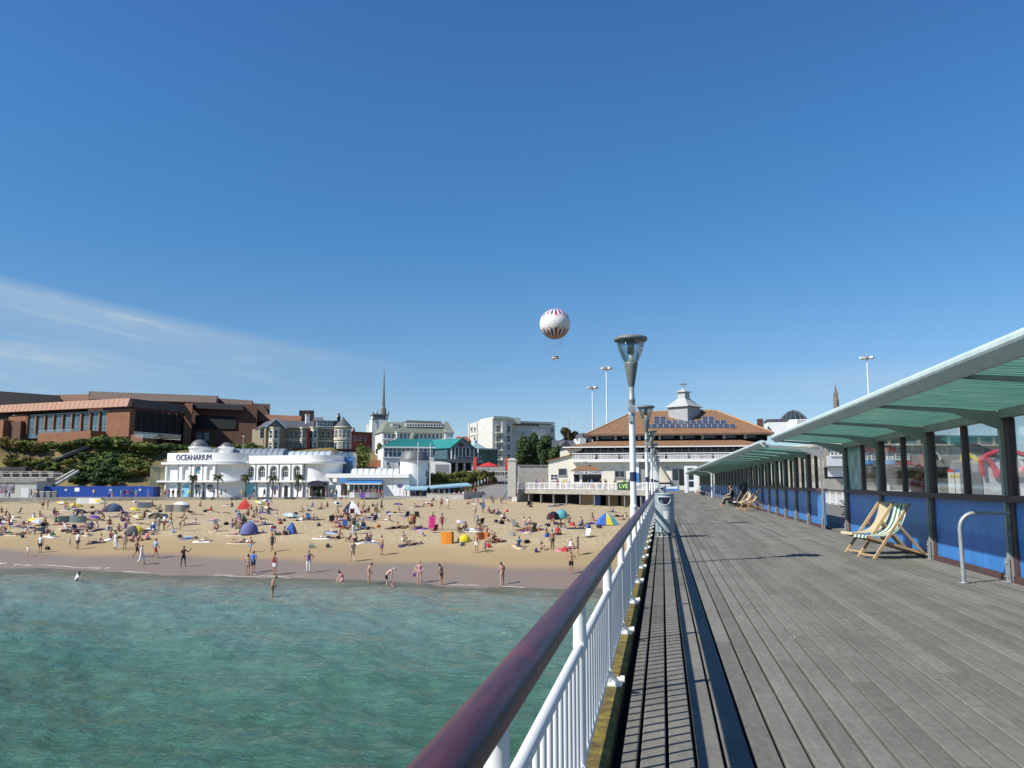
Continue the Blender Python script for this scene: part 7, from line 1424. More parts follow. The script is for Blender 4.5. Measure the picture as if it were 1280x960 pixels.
BONES=[('pel','sp','low'),('sp','ch','up'),('ch','nk','up'),('nk','hd','head'),('pel','hipL','pelv'),('pel','hipR','pelv'),('hipL','knL','thigh'),('hipR','knR','thigh'),('knL','anL','shin'),('knR','anR','shin'),('anL','toL','foot'),('anR','toR','foot'),('ch','shL','shoul'),('ch','shR','shoul'),('shL','elL','uarm'),('shR','elR','uarm'),('elL','wrL','farm'),('elR','wrR','farm')]
DG=None
def skin_body(pose):
    J={k:Vector(v) for k,v in POSES[pose].items()}; vs=[];rs=[];es=[];ix={}
    def V(n,p,r): ix[n]=len(vs); vs.append(p); rs.append(r); return ix[n]
    for n in ('pel','sp','ch','nk','hd'): V(n,J[n],RAD[n])
    es+=[(0,1),(1,2),(2,3),(3,4)]
    for s in 'LR':
        for n in ('hip','kn','an','to','sh','el','wr'): V(n+s,J[n+s],RAD[n])
        heel=J['an'+s]+(J['an'+s]-J['to'+s])*.25+Vector((0,0,-.03)) if pose not in ('x',) else J['an'+s]
        th=J['hip'+s].lerp(J['kn'+s],.4); V('th'+s,th,.078); cf=J['kn'+s].lerp(J['an'+s],.35); V('cf'+s,cf,.054)
        es+=[(ix['pel'],ix['hip'+s]),(ix['hip'+s],ix['th'+s]),(ix['th'+s],ix['kn'+s]),(ix['kn'+s],ix['cf'+s]),(ix['cf'+s],ix['an'+s]),(ix['an'+s],ix['to'+s]),(ix['ch'],ix['sh'+s]),(ix['sh'+s],ix['el'+s]),(ix['el'+s],ix['wr'+s])]
        d=(J['wr'+s]-J['el'+s]).normalized(); side=d.cross(Vector((0,1,0)) if abs(d.y)<.8 else Vector((0,0,1))).normalized(); bend=d.cross(side).normalized()
        sg=1 if s=='R' else -1
        pa=J['wr'+s]+d*.055; V('pa'+s,pa,.030); es.append((ix['wr'+s],ix['pa'+s]))
        for i,(o,l) in enumerate(((-.028,.068),(-.010,.080),(.010,.075),(.028,.056))):
            a=V('f%d%s'%(i,s),pa+d*.038+side*o,.0105); b=V('g%d%s'%(i,s),pa+d*(.038+l*.5)+side*o*1.1+bend*.010,.0095); c=V('h%d%s'%(i,s),pa+d*(.034+l*.9)+side*o*1.05+bend*.030,.008); es+=[(ix['pa'+s],a),(a,b),(b,c)]
        a=V('t0'+s,pa-d*.012+side*.040*(-1)+bend*.012,.0115); b=V('t1'+s,pa+d*.030-side*.058+bend*.022,.0095); es+=[(ix['pa'+s],a),(a,b)]
    me=bpy.data.meshes.new('b'); me.from_pydata(vs,es,[]); o=bpy.data.objects.new('b',me); COL.objects.link(o)
    md=o.modifiers.new('s','SKIN'); md.use_smooth_shade=True
    sv=me.skin_vertices[0].data
    for i,r in enumerate(rs):
        n=[k for k,v in ix.items() if v==i][0]; q=(r,r)
        if n=='pel': q=(.150,.115)
        if n=='ch': q=(.145,.11)
        if n=='sp': q=(.125,.095)
        if n[:2]=='pa': q=(.042,.018)
        if n[:2]=='to': q=(.040,.024)
        sv[i].radius=q
    sv[0].use_root=True
    sb=o.modifiers.new('u','SUBSURF'); sb.levels=1; sb.render_levels=1
    dg=bpy.context.evaluated_depsgraph_get(); m2=bpy.data.meshes.new_from_object(o.evaluated_get(dg)); bpy.data.objects.remove(o)
    V_=[v.co.copy() for v in m2.vertices]; F_=[list(p.vertices) for p in m2.polygons]; bpy.data.meshes.remove(m2)
    return J,V_,F_
GAR={'tee':{'low':1,'up':1,'shoul':1,'uarm':.62,'pelv':.0},'vest':{'low':1,'up':1,'shoul':.55},'shorts':{'pelv':1,'thigh':.62,'low':.12},'trunks':{'pelv':1,'thigh':.32,'low':.12},'briefs':{'pelv':1,'thigh':.10,'low':.06},'trousers':{'pelv':1,'thigh':1,'shin':.88,'low':.12},'bra':{'up':1},'swimsuit':{'low':1,'up':.75,'pelv':1,'thigh':.08},'dress':{'low':1,'up':1,'pelv':1,'thigh':.75,'shoul':.35},'longdress':{'low':1,'up':1,'pelv':1,'thigh':1,'shin':.5,'shoul':.6,'uarm':.4},'longtop':{'low':1,'up':1,'shoul':1,'uarm':1,'farm':.85,'pelv':.6}}
BODY={}
M_eye=mat('eye dark',(.02,.015,.01),.3,0); M_lip=mat('lip',(.35,.12,.10),.5,0)
def body(pose):
    if pose in BODY: return BODY[pose]
    J,V_,F_=skin_body(pose)
    B=[(J[a],J[b],r) for a,b,r in BONES]
    A=np.array([list(x[0]) for x in B]); D=np.array([list(x[1]-x[0]) for x in B]); L2=(D**2).sum(1)
    cen=np.array([list(sum((V_[i] for i in f),Vector())/len(f)) for f in F_])
    t=np.clip(((cen[:,None,:]-A[None])*D[None]).sum(2)/L2[None],0,1); dist=np.linalg.norm(cen[:,None,:]-(A[None]+D[None]*t[:,:,None]),axis=2)
    k=dist.argmin(1); reg=[B[i][2] for i in k]; tt=t[np.arange(len(k)),k]
    mb=MB(); mb.add(V_,F_,0,True)
    # head with face
    hd=J['hd']; fw=Vector(FACE.get(pose,(0,1,0))).normalized(); up=Vector(UPV.get(pose,(0,0,1)))
    if pose not in UPV: up=Vector((0,0,1)) if abs(fw.z)<.9 else Vector((0,-1,0))
    up=(up-fw*up.dot(fw)).normalized(); rt=fw.cross(up); c=hd+up*.045+fw*.012
    def T(x,y,z): return c+rt*x+fw*y+up*z
    bm=bmesh.new(); bmesh.ops.create_icosphere(bm,subdivisions=2,radius=1)
    hv=[]
    for v in bm.verts:
        x,y,z=v.co; w=.074*(1-.22*max(0,-z)); yy=.093*y; 
        if y>0: yy*=.93-.06*max(0,-z)
        if y>.85 and -.45<z<.15: yy+=.020*(1-abs(z+.2)/.5)
        hv.append(T(w*x,yy,.115*z))
    mb.add(hv,[[v.index for v in f.verts] for f in bm.faces],0,True); 
    for s in (-1,1):
        e=T(s*.028,.083,.012); r=.0095; mb.add([e+rt*r,e+up*r*.6,e-rt*r,e-up*r*.6,e+fw*r*.7],[(0,1,4),(1,2,4),(2,3,4),(3,0,4)],1)
        e=T(s*.074,-.005,-.005); mb.add([e+fw*.014,e+up*.028,e-fw*.018,e-up*.026,e+rt*s*.016],[(0,1,4),(1,2,4),(2,3,4),(3,0,4)],0)
    e=T(0,.082,-.055); mb.add([e+rt*.022,e+up*.006,e-rt*.022,e-up*.007,e+fw*.008],[(0,1,4),(1,2,4),(2,3,4),(3,0,4)],2)
    skin0=mat('skin',(.5,.3,.2),.6,.06,5); me=mb.mesh('person',[skin0,M_eye,M_lip])
    hairs={}
    for kind in ('short','long','bald'):
        hb=MB(); vs=[]; keep=[]
        for v in bm.verts:
            x,y,z=v.co; g=1.10; q=T(.078*x*1.04,.096*y*1.02-.004,.119*z*1.02+.004)
            if kind=='long' and z<-.25 and y<.2: q=q-up*(.16*min(1,(-z-.25)*2))-fw*.02
            vs.append(q)
        for f in bm.faces:
            cc=sum((v.co for v in f.verts),Vector())/3
            ok=cc.z>.30 or (cc.y<.15 and cc.z>-.35) if kind=='short' else (cc.z>.34 or (cc.y<.30))
            if cc.y>.55 and cc.z<.62: ok=False
            if ok: keep.append([v.index for v in f.verts])
        hb.add(vs,keep,0,True); hairs[kind]=hb.mesh('hair',mat('dark hair',(.03,.018,.012),.6,0))
    bm.free()
    # vertex normals for garment shells
    N_=[Vector((0,0,0)) for _ in V_]
    for f in F_:
        n=(V_[f[1]]-V_[f[0]]).cross(V_[f[2]]-V_[f[0]]); 
        for i in f: N_[i]+=n
    for n in N_:
        if n.length>0: n.normalize()
    BODY[pose]=dict(V=V_,F=F_,N=N_,reg=reg,t=tt,me=me,hair=hairs,gar={}); return BODY[pose]
def garment(pose,g):
    b=body(pose)
    if g in b['gar']: return b['gar'][g]
    spec=GAR[g]; off={'tee':.018,'longtop':.018,'shorts':.020,'trousers':.016,'dress':.024,'longdress':.03}.get(g,.010)
    keep=[]
    for f,r,t in zip(b['F'],b['reg'],b['t']):
        if r in spec and t<=spec[r]+1e-6: keep.append(f)
    if g=='bra': keep=[f for f,r,t in zip(b['F'],b['reg'],b['t']) if r=='up' and t<.95 and t>.35]
    use=sorted({i for f in keep for i in f}); mp={i:j for j,i in enumerate(use)}
    mb=MB(); mb.add([b['V'][i]+b['N'][i]*off for i in use],[[mp[i] for i in f] for f in keep],0,True)
    me=mb.mesh({'tee':'shirt','vest':'vest','bra':'bikini_top','longtop':'long_sleeved_top','longdress':'long_dress'}.get(g,g),mat('white cloth',(.7,.7,.68),.8,.06,9)); b['gar'][g]=me; return me
SKINS={'pale':(.56,.36,.27),'tan':(.42,.24,.15),'pink':(.58,.33,.26),'brown':(.22,.11,.065),'dark':(.10,.05,.03)}
HAIRC={'dark':(.022,.015,.011),'brown':(.085,.045,.022),'fair':(.34,.24,.11),'grey':(.36,.36,.36)}
CL={'white':(.74,.74,.72),'black':(.014,.014,.016),'navy':(.018,.024,.075),'red':(.48,.03,.03),'claret':(.17,.014,.035),'blue':(.04,.13,.44),'light blue':(.28,.45,.66),'grey':(.25,.25,.26),'green':(.05,.20,.09),'olive':(.14,.12,.055),'pink':(.66,.26,.34),'hot pink':(.62,.03,.22),'purple':(.15,.07,.32),'yellow':(.68,.52,.06),'orange':(.62,.22,.04),'beige':(.50,.41,.29),'turquoise':(.08,.36,.38),'brown':(.13,.065,.035)}
def smat(prefix,dic,k): return mat(prefix+' '+k,dic[k],.75,.07,7)
def set_mat(o,m,slot=0): o.material_slots[slot].link='OBJECT'; o.material_slots[slot].material=m
def person(loc,rz,pose,label,clothes,skin='tan',hair='dark',hk='short',scale=1.0,group=None,cat='person'):
    b=body(pose); o=bpy.data.objects.new('person',b['me']); COL.objects.link(o); o.location=loc; o.rotation_euler.z=rz; o.scale=(scale,)*3
    set_mat(o,smat('skin',SKINS,skin)); tag(o,label,cat,group)
    if hk!='bald': h=bpy.data.objects.new('hair',b['hair'][hk]); COL.objects.link(h); h.parent=o; set_mat(h,smat('hair',HAIRC,hair))
    for g,c in clothes:
        me=garment(pose,g); q=bpy.data.objects.new(me.name.split('.')[0],me); COL.objects.link(q); q.parent=o; set_mat(q,smat('cloth',CL,c))
    return o
def on_beach(px,py):
    """the point of the beach (or sea surface) seen at this image point"""
    b=(480-py)/F0; lo,hi=30.,175.
    for _ in range(50):
        D=(lo+hi)/2; p=XY(px,D); z=max(float(beach_z(np.float64(p.x),np.float64(p.y))),-6.9)
        if ZP(py,D)<z: hi=D
        else: lo=D
    p=XY(px,D); return Vector((p.x,p.y,float(beach_z(np.float64(p.x),np.float64(p.y)))))
TOSUN=math.atan2(SUN_DIR.y,SUN_DIR.x)
def face_dir(deg):   # facing, in degrees clockwise from straight away from the camera; 90 = to the right in the photo
    return YAW-rad(deg)
# --- people told apart one by one along the water's edge: (px,py,pose,facing,label,clothes,skin,hair,hk,scale,sink)
FG=[
(103,738,'lunge',60,'person in a white top lunging through deeper water alone at far left',(('tee','white'),('shorts','black')),'brown','dark','short',1,.55),
(41,696,'stand',200,'toddler in a white top alone at the wet sand, far left',(('tee','white'),),'pale','brown','short',.60,0),
(56,691,'stand',0,'person in a white shirt and black shorts standing beside the toddler',(('tee','white'),('shorts','black')),'tan','dark','short',1,0),
(92,685,'walk',110,'small child in white walking beside the navy shorts man',(('tee','white'),),'pale','fair','short',.62,0),
(102,687,'stand',20,'man in a white shirt and navy shorts beside the small child',(('tee','white'),('shorts','navy')),'tan','dark','short',1,0),
(149,687,'stand',10,'woman in a white dress, left of the two dressed women',(('longdress','white'),),'tan','dark','long',.98,0),
(160,688,'stand',350,'woman in a beige long dress, right of the two dressed women',(('longdress','beige'),),'tan','dark','long',1,0),
(176,697,'walk',60,'shirtless tanned man in black shorts leaning beside the woman in long white clothes',(('shorts','black'),),'brown','dark','short',1,0),
(182,706,'walk',80,'person in long white clothes walking on the wet sand',(('longdress','white'),),'pale','fair','short',1,0),
(199,698,'walk',50,'man in a light blue shirt and red shorts walking on wet sand',(('tee','light blue'),('shorts','red')),'tan','dark','short',1.02,0),
(234,709,'wave',140,'dark tanned man in black trunks with arms out on wet sand',(('trunks','black'),),'dark','dark','short',1.03,0),
(314,719,'stand',0,'woman in a beige bikini beside a man in blue at the water edge',(('bra','beige'),('briefs','beige')),'tan','dark','long',.96,0),
(320.5,716,'hands_hip',20,'man in a blue shirt beside the beige bikini woman',(('tee','blue'),('shorts','navy')),'tan','brown','short',1,0),
(316,691,'walk',10,'boy in light blue shorts walking up the sand above the bikini woman',(('shorts','light blue'),),'tan','brown','short',.85,0),
(347,719,'stand',30,'man in a claret and white shirt with white shorts at the water edge',(('vest','claret'),('shorts','white')),'tan','dark','short',1.03,0),
(389,716,'hands_hip',170,'man in a purple vest and white trousers at the water edge',(('vest','purple'),('trousers','white')),'tan','dark','short',1.04,0),
(345.5,752,'look_down',80,'person in olive trunks standing thigh deep nearest the camera',(('trunks','olive'),),'tan','dark','short',1,.50),
(343,690,'walk',200,'slim woman in a black dress walking on the damp sand',(('dress','black'),),'tan','dark','short',1,0),
(443,702,'walk',330,'person in pale beige clothes striding over the damp sand',(('tee','beige'),('shorts','beige')),'pale','fair','short',1.06,0),
(478.5,694,'stand',40,'shirtless man in purple shorts standing on the damp sand',(('shorts','purple'),),'tan','brown','short',1,0),
(431,729,'kneel',240,'child in a pink swimsuit crouching in the shallow water',(('swimsuit','pink'),),'pink','dark','long',.95,.08),
(463.5,731,'look_down',60,'woman in a beige bikini wading with head bowed',(('bra','beige'),('briefs','beige')),'tan','dark','short',.98,.10),
(486,735,'bend',80,'older grey haired shirtless man in black shorts bending over a baby',(('shorts','black'),),'pale','grey','short',1.05,.12),
(494.5,738,'kneel',280,'baby in a pink and white top held in the shallows',(('tee','pink'),),'pink','dark','short',.55,.05),
(526,729,'hands_hip',190,'woman in a pale pink swimsuit holding a purple bucket',(('swimsuit','pink'),),'pale','brown','short',1,.10),
(553,731,'look_down',300,'long haired woman in a black bikini looking down in the shallows',(('bra','black'),('briefs','black')),'tan','dark','long',.97,.10),
(628,731,'look_down',330,'dark haired woman in a pale bikini standing alone nearest the pier',(('bra','black'),('briefs','beige')),'pink','dark','long',1,.05),
(596,691,'stand',200,'shirtless man in white shorts before the orange windbreak',(('shorts','white'),),'tan','grey','short',1.02,0),
(606.5,691,'stand',150,'small child in pink standing by the white shorts man',(('dress','pink'),),'pale','brown','long',.62,0),
(541.5,662,'wide',180,'tanned woman holding up a long hot pink towel',(('bra','black'),('briefs','black')),'tan','dark','short',1.06,0),
(553,663,'walk',30,'woman in a claret dress walking beside the hot pink towel',(('dress','claret'),),'tan','dark','short',1,0),
(514,663,'stand',10,'shirtless man in brown shorts standing among the sunbathers',(('shorts','brown'),),'tan','dark','short',1,0),
(518,662,'stand',330,'woman in a red top beside the brown shorts man',(('tee','red'),('shorts','brown')),'tan','brown','long',.96,0),
(713,717,'hands_hip',180,'shirtless man in black shorts by the handrail at the water edge',(('shorts','black'),),'tan','brown','long',1,0),
(690,687,'stand',340,'shirtless man in olive trousers standing on the damp sand near the pier',(('trousers','olive'),),'tan','dark','short',1.02,0),
(552,635.5,'walk',170,'shirtless person in brown shorts walking near the grey sea wall',(('shorts','brown'),),'tan','dark','short',1,0),
(559.5,636.5,'walk',70,'person in white clothes walking near the grey sea wall',(('tee','white'),('shorts','white')),'tan','dark','short',1,0),
(604,641,'stand',20,'person in a blue dress walking down the sand below the road',(('dress','blue'),),'brown','dark','short',1.02,0),
(477.5,640,'walk',110,'person in a black top and shorts walking right of the tent with navy stripes',(('tee','black'),('shorts','black')),'tan','dark','short',1,0),
(201,664,'stand',20,'person in grey standing under the white parasol cluster',(('tee','grey'),('shorts','grey')),'tan','dark','short',1,0),
(208,663,'stand',40,'person in a white top and red shorts beside the grey one',(('tee','white'),('shorts','red')),'tan','dark','short',.98,0),
(216,661,'walk',70,'shirtless person in white shorts near the white parasol',(('shorts','white'),),'brown','dark','short',1,0),
(228,664,'bend',60,'shirtless person in olive shorts bending right of the white parasol',(('shorts','olive'),),'tan','brown','short',1.05,0),
(55.5,637,'stand',0,'shirtless man in black shorts standing far up the sand at left',(('shorts','black'),),'tan','dark','short',1,0),
(61.5,637,'stand',90,'slim woman in a beige bikini standing far up the sand',(('bra','beige'),('briefs','beige')),'pale','fair','long',.95,0),
(15,661,'walk',20,'tanned man in red trunks standing at far left of the beach',(('trunks','red'),),'brown','dark','short',1,0),
(443.5,668,'bend',330,'person in white trousers and a dark top bending in the crowd',(('vest','black'),('trousers','white')),'tan','dark','short',1.05,0),
(597,660,'bend',330,'person in a grey top bending over dark bags by the pink parasol',(('tee','grey'),('shorts','grey')),'tan','dark','short',1.05,0),
(721.5,694,'stand',90,'dark haired person half hidden behind the handrail',(('tee','brown'),('shorts','navy')),'tan','dark','long',.9,0),
]
for px,py,pose,fd,lab,cl,sk,hc,hk,sc,sink in FG:
    p=on_beach(px,py)
    if p.z<SEA: p.z=max(p.z,SEA-.05)
    p.z-=sink*1.0; person(p,face_dir(fd),pose,lab,cl,sk,hc,hk,sc)
# --- beach things (landmarks): tents, parasols, windbreaks
LM=[]
def lmk(px,py,name): LM.append((px,py,name))
def dome_tent(px,py,wpx,hpx,ma,mb_,lab,short,split=0.5,rz=0.3,name='dome_tent'):
    p=on_beach(px,py); D=depth_of(p); w=wpx*D/1007.5/2; h=hpx*D/1007.5; t=thing(name,lab,'tent',p,None,YAW+rz); O=(0,0,0); n,k=16,8
    for part,m,a0,a1 in (('tent_shell',ma,0,math.pi*2*split),('tent_panel',mb_,math.pi*2*split,math.pi*2)):
        mb=MB(); prof=[(w*math.cos(i*math.pi/2/k),h*math.sin(i*math.pi/2/k)**.9) for i in range(k+1)]; mb.lathe(prof,n=n,a0=a0+.6,a1=a1+.6,sy=.8); mb.build(part,m,t,O)
    mb=MB(); 
    for q in (.6,.6+math.pi): pass
    pts=[(w*1.01*math.cos(.6)*math.cos(math.pi*i/10),.8*w*1.01*math.sin(.6)*math.cos(math.pi*i/10),h*1.02*math.sin(math.pi*i/10)) for i in range(11)]; mb.tube(pts,.025,5); mb.build('tent_pole',M_grey,t,O); lmk(px,py,short); return t
def ridge_tent(px,py,wpx,hpx,ms,lab,short,rz=.2):
    p=on_beach(px,py); D=depth_of(p); w=wpx*D/1007.5/2; h=hpx*D/1007.5; t=thing('pop_up_tent',lab,'tent',p,None,YAW+rz); O=(0,0,0); d=w*.7; apex=Vector((0,0,h)); base=[(-w,-d,0),(-w*.3,-d*1.1,0),(w*.35,-d*1.1,0),(w,-d,0),(w*.9,d,0),(-w*.9,d,0)]
    for i in range(6):
        a,b=Vector(base[i]),Vector(base[(i+1)%6]); m1=(a+apex)*.5+(a-apex*0)*.0; mb=MB(); ca=a.lerp(apex,.55)+Vector((a.x,a.y,0))*.16; cb=b.lerp(apex,.55)+Vector((b.x,b.y,0))*.16; mb.add([a,b,cb,ca,apex],[(0,1,2,3),(3,2,4)],0,False); mb.build('tent_panel',ms[i%len(ms)],t,O)
    lmk(px,py,short); return t
C_=lambda k: smat('cloth',CL,k)
M_dnavy=mat('cloth dark navy',(.02,.025,.05),.8,.08,6)
ridge_tent(307,636.5,17,13,[M_red],'small bright red pop up tent on the sand below the aquarium','the red tent')
dome_tent(143.5,639.5,23,10,M_dnavy,mat('cloth slate blue',(.06,.09,.17),.8,.08,6),'navy dome tent high on the sand at left','the navy dome tent',.6)
dome_tent(172,668.5,24,11,mat('cloth charcoal',(.05,.055,.06),.8,.08,6),M_yel,'charcoal dome tent with a yellow back panel','the charcoal tent',.72)
dome_tent(314,667.5,22,15,C_('blue'),mat('cloth slate violet',(.12,.13,.30),.8,.08,6),'blue pop up tent with a violet side in the middle of the crowd','the blue and violet tent',.4)
ridge_tent(366.5,667,15,15,[C_('blue'),C_('blue'),M_dnavy],'narrow bright blue pop up tent right of centre','the narrow blue tent')
dome_tent(691,649,17,9.5,M_dnavy,M_black,'dark rounded half of a pop up shelter near the terrace','the dark shelter',.5,name='beach_shelter'); dome_tent(702,648,16,11,mat('cloth cyan',(.05,.28,.45),.7,.08,6),C_('turquoise'),'cyan blue pop up tent beside the dark shelter','the cyan tent',.5)
ridge_tent(757.5,655.5,27,15,[C_('blue'),M_yel,mat('cloth teal',(.08,.30,.36),.7,.08),C_('red'),mat('cloth teal',(.08,.30,.36),.7,.08),C_('blue')],'teal, yellow and blue triangular tent close to the pier','the teal and yellow tent')
ridge_tent(440,642.5,24,17,[M_dnavy,C_('white'),C_('white'),M_dnavy],'white tent with navy stripes in front of the low white wing','the navy striped tent')
PARG='beach parasols on the sand'
def parasol(px,py,wpx,hpx,cols,lab,short,tilt=.25,rz=0,low=False):
    p=on_beach(px,py); D=depth_of(p); R=wpx*D/1007.5/2; h=max(.6,hpx*D/1007.5); t=thing('parasol',lab,'parasol',p,PARG); O=(0,0,0); ax=Vector((math.sin(tilt)*math.cos(rz),math.sin(tilt)*math.sin(rz),math.cos(tilt))); rt=ax.orthogonal().normalized(); fw=ax.cross(rt)
    top=ax*h; n=8
    for i in range(n):
        a0,a1=2*math.pi*i/n,2*math.pi*(i+1)/n; mb=MB()
        def q(a,r,z): return top+(rt*math.cos(a)+fw*math.sin(a))*R*r+ax*R*z
        mb.add([q(a0,0,0),q(a0,.55,-.10),q(a1,.55,-.10),q(a0,1,-.34),q(a1,1,-.34)],[(0,1,2),(1,3,4,2)],0,False); mb.add([q(a0,0,-.02),q(a0,.55,-.12),q(a1,.55,-.12),q(a0,1,-.36),q(a1,1,-.36)],[(2,1,0),(2,4,3,1)],0,False); mb.build('canopy_panel',cols[i%len(cols)],t,O)
    mb=MB(); mb.tube([-ax*.15,ax*(h+.06)],.018,6); mb.build('pole',M_white,t,O); lmk(px,py,short); return t
Y,Wh=C_('yellow'),C_('white')
parasol(80,630.5,15,4,[Y,Y,Wh],'yellow and white parasol leaning low, highest up the sand at left','the high yellow parasol'); parasol(97,634,16,5,[Y],'plain yellow parasol just below the white board sign','the plain yellow parasol'); parasol(126,630,16,6,[Y,Y,Wh,Y],'yellow parasol with white gores before the blue hoarding','the hoarding parasol'); parasol(170,640.5,14,6,[Y],'yellow parasol upper one of two beside the white parasol group','the upper yellow parasol'); parasol(173.5,649.5,15,5,[Y,Y,Wh],'yellow parasol lower one of two near the navy dome tent','the lower yellow parasol'); parasol(50,656.5,24,9,[Y,Wh,Wh,Y],'large yellow and white striped parasol at far left','the striped yellow parasol',.3,0); parasol(325,631,14,5,[Y,Y,Wh],'yellow parasol beside the bright red tent','the red tent parasol'); parasol(334,630,14,6,[Wh,C_('navy')],'white and navy parasol right of the bright red tent','the white and navy parasol'); parasol(102,641.5,17,4.5,[M_dnavy],'dark navy parasol lying low below the yellow ones','the dark navy parasol'); parasol(120.5,650,15,6,[C_('purple')],'purple parasol among the sunbathers at left','the purple parasol'); parasol(498,638,13.5,9.5,[C_('navy'),C_('purple')],'violet parasol standing alone on open sand','the violet parasol',.05); parasol(574,661,13,10.5,[C_('pink'),Wh,C_('light blue')],'pink, white and blue parasol above a seated woman','the pink and blue parasol',.2,0); parasol(56,666.5,18,7,[M_dnavy],'dark parasol just below the striped yellow one','the dark parasol'); parasol(422,633,13,6,[Wh,M_black],'white and black parasol before the entrance awning','the white and black parasol'); parasol(199,653,22,12,[Wh,M_dnavy],'white and navy parasol leaning over a standing group','the white group parasol',.4,2.2); parasol(228,634,20,7,[Wh],'plain white parasol beside the grey windbreak','the plain white parasol',.1); parasol(171,631,10,5,[Wh,M_black],'small white and black parasol before the blue hoarding end','the small white parasol'); parasol(524,670,11,4,[C_('pink'),Wh],'small pale pink parasol lying on the sand','the pale pink parasol',.6); parasol(364,647,20,3,[C_('light blue'),Wh],'pale blue and white parasol lying flat on the sand','the flat pale blue parasol',.15)
def windbreak(px,py,pts,h,m,lab,short):
    p=on_beach(px,py); t=thing('windbreak',lab,'windbreak',p); r3=Vector((R2.x,R2.y,0)); g3=Vector((G2.x,G2.y,0)); Q=[r3*a+g3*b for a,b in pts]
    for a,b in zip(Q,Q[1:]):
        mb=MB(); n=(b-a).cross(Vector((0,0,1))).normalized()*.012; vs=[]
        for i in range(5):
            k=i/4; c=a.lerp(b,k)+n*4*math.sin(math.pi*k); vs+=[c-n,c-n+Vector((0,0,h)),c+n,c+n+Vector((0,0,h))]
        mb.add(vs,[(4*i,4*i+4,4*i+5,4*i+1) for i in range(4)]+[(4*i+2,4*i+3,4*i+7,4*i+6) for i in range(4)],0,True); mb.build('cloth_panel',m,t,(0,0,0))
    for a in Q: mb=MB(); mb.tube([a+Vector((0,0,-.1)),a+Vector((0,0,h+.12))],.018,6); mb.build('stake',M_wood,t,(0,0,0))
    lmk(px,py,short); return t
MO=mat('orange canvas',(.70,.24,.015),.75,.08,5)
windbreak(560,680,((-.62,.12),(.38,-.05),(.55,.55)),1.12,MO,'bright orange canvas windbreak standing on the sand','the orange windbreak')
dome_tent(580.5,677,17,9,mat('cloth amber',(.50,.25,.02),.7,.1,6),M_yel,'low amber pop up shelter right of the orange windbreak','the amber shelter',.5,name='beach_shelter'); windbreak(605,675,((-.6,0),(0,.35),(.6,.3)),.72,mat('rust orange canvas',(.60,.17,.04),.75,.08,5),'small rust orange windbreak behind the seated group','the rust windbreak')
windbreak(222,640,((-1.6,0),(-.5,.3),(.6,.2),(1.6,.7)),1.0,mat('grey slat canvas',(.25,.24,.21),.8,.12,5),'grey windbreak beneath the plain white parasol','the grey windbreak'); windbreak(92,654,((-1.6,0),(-.5,.5),(.6,.3),(1.5,.6)),.85,mat('grey teal canvas',(.13,.19,.18),.8,.12,5),'grey teal windbreak around sunbathers at left','the grey teal windbreak'); windbreak(112,629.5,((-2.2,0),(0,.2),(2.2,0)),1.0,M_wall,'low white screen before the blue hoarding','the white screen'); windbreak(182,635,((-1,0),(1,.4)),.9,mat('grey blue canvas',(.13,.17,.20),.8,.1,5),'short grey blue windbreak near the hoarding end','the grey blue windbreak')
lmk(640,622,'the stone pillar'); lmk(541,662,'the hot pink towel'); lmk(600,622,'the road'); lmk(530,622,'the sea wall'); lmk(5,690,'the left picture edge'); lmk(790,640,'the near lamp post'); lmk(389,716,'the purple vest man'); lmk(650,690,'the damp sand near the pier')
# bucket, ball and boards
def bucket(p,m,lab): t=thing('bucket',lab,'bucket',p); mb=MB(); mb.lathe([(0,0),(.09,0),(.13,.24),(.12,.24),(.085,.02),(0,.02)],n=14); mb.build('pail',m,t,(0,0,0)); mb=MB(); mb.tube([(-.13,0,.24),(-.1,0,.36),(0,0,.41),(.1,0,.36),(.13,0,.24)],.008,5); mb.build('handle',M_white,t,(0,0,0)); return t
p=on_beach(541,662.3); t=thing('held_towel','long hot pink towel held up by the tanned woman','towel',p); mb=MB(); r3=Vector((R2.x,R2.y,0)); g3=Vector((G2.x,G2.y,0)); vs=[]
for d in (0,.03):
    for j in range(7):
        for i in range(5): vs.append(r3*(-.36+.18*i)*(1-.05*j/6)+g3*(-.27+d+.035*math.sin(i*2.1+j*.4))+Vector((0,0,.10+1.28*j/6)))
mb.add(vs,[(j*5+i,j*5+i+1,j*5+i+6,j*5+i+5) for j in range(6) for i in range(4)]+[(35+j*5+i,35+j*5+i+5,35+j*5+i+6,35+j*5+i+1) for j in range(6) for i in range(4)],0,True); mb.build('cloth',C_('hot pink'),t,(0,0,0))
q=on_beach(519.5,727.5); q.z=max(q.z,SEA)+.42; bucket(q,C_('purple'),'purple bucket held by the woman in the pale pink swimsuit')
